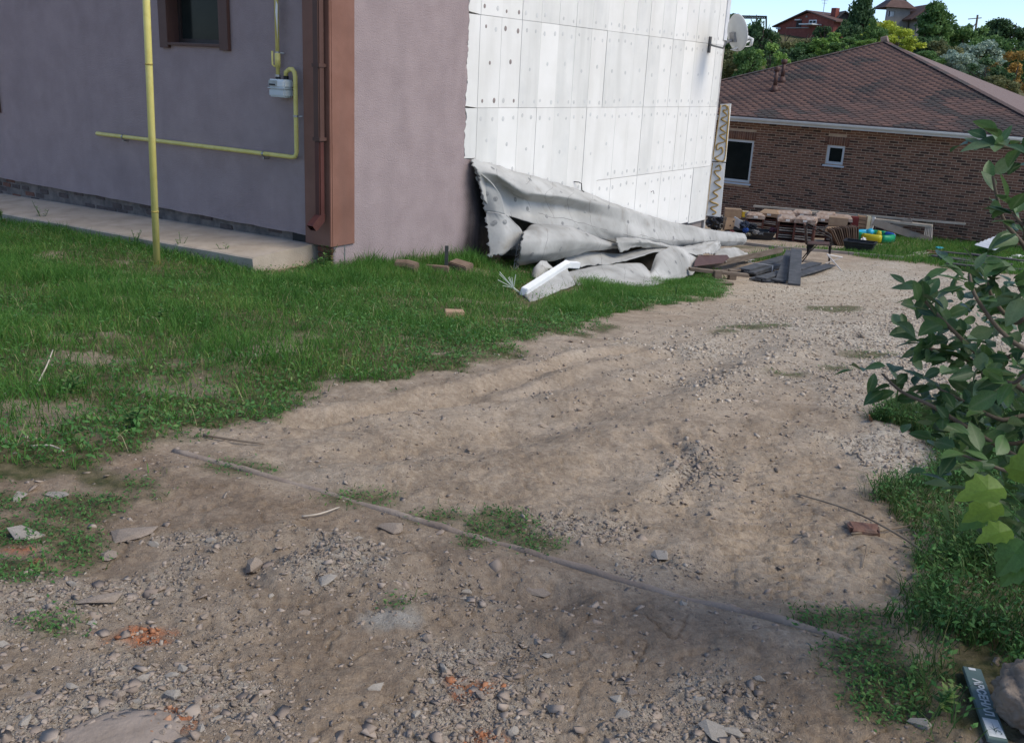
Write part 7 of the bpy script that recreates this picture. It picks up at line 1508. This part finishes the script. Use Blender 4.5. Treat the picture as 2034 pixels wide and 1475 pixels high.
MB(PL).box(-Wp / 2, Wp / 2, -Lp / 2, Lp / 2, -.013, 0).build('board', grn, sg, bevel=.0015)
fc = bpy.data.curves.new('lettering', 'FONT'); fc.body = '\u0410\u0420\u0421\u0415\u041d\u0410\u041b'; fc.size = 1; fc.align_x = 'CENTER'; fc.align_y = 'CENTER'; fc.offset = .045; fc.materials.append(wht)
ft_ = bpy.data.objects.new('lettering_font', fc); COL.objects.link(ft_); bpy.context.view_layer.update()
fo_ = bpy.data.objects.new('lettering', bpy.data.meshes.new_from_object(ft_)); bpy.data.objects.remove(ft_); COL.objects.link(fo_); fo_.parent = sg
if not fo_.data.materials: fo_.data.materials.append(wht)
bpy.context.view_layer.update(); dm = fo_.dimensions; ll = Lp * .52 / max(dm.x, .1); hh_ = Wp * .52 / max(dm.y, .1); pc = xe * (-Wp * .0) + ye * (-Lp * .06) + ze * .0009
fo_.matrix_basis = Matrix(((ye[0] * ll, xe[0] * hh_, ze[0], pc[0]), (ye[1] * ll, xe[1] * hh_, ze[1], pc[1]), (ye[2] * ll, xe[2] * hh_, ze[2], pc[2]), (0, 0, 0, 1)))
e0, e1 = Lp * .235, Lp * .47; MB(PL).add([(-Wp * .43, e0, .0008), (Wp * .35, e0, .0008), (Wp * .45, e1, .0008), (-Wp * .38, e1, .0008)], [(0, 1, 2, 3)]).build('emblem', wht, sg)
q = MB(PL); em = (e0 + e1) / 2
for a, b, w in (((-.25, -.06), (.02, .16), .03), ((.3, -.10), (-.02, .08), .035), ((-.02, -.30), (.0, .12), .02), ((.12, .06), (.22, .16), .04), ((-.05, .3), (.1, .1), .025), ((.2, .32), (.3, .2), .025), ((.32, .3), (.25, .12), .02)):
    a = np.array([a[0] * Wp, em + a[1] * (e1 - e0) * 1.2]); b = np.array([b[0] * Wp, em + b[1] * (e1 - e0) * 1.2]); d = (b - a) / np.linalg.norm(b - a); s = np.array([-d[1], d[0]]) * w * Wp
    q.add([(a[0], a[1], .0016), (b[0] + s[0], b[1] + s[1], .0016), ((b + d * .02 * Wp)[0], (b + d * .02 * Wp)[1], .0016), (b[0] - s[0], b[1] - s[1], .0016)], [(0, 1, 2, 3)])
q.build('emblem_mark', grn, sg)
MB(PL).box(-Wp * .22, Wp * .16, -Lp * .485, -Lp * .45, .0004, .0012).build('paper_label', wht, sg)
MB(PL).box(Wp * .5, Wp * .503, Lp * .2, Lp * .3, -.011, -.003).build('side_label', wht, sg)
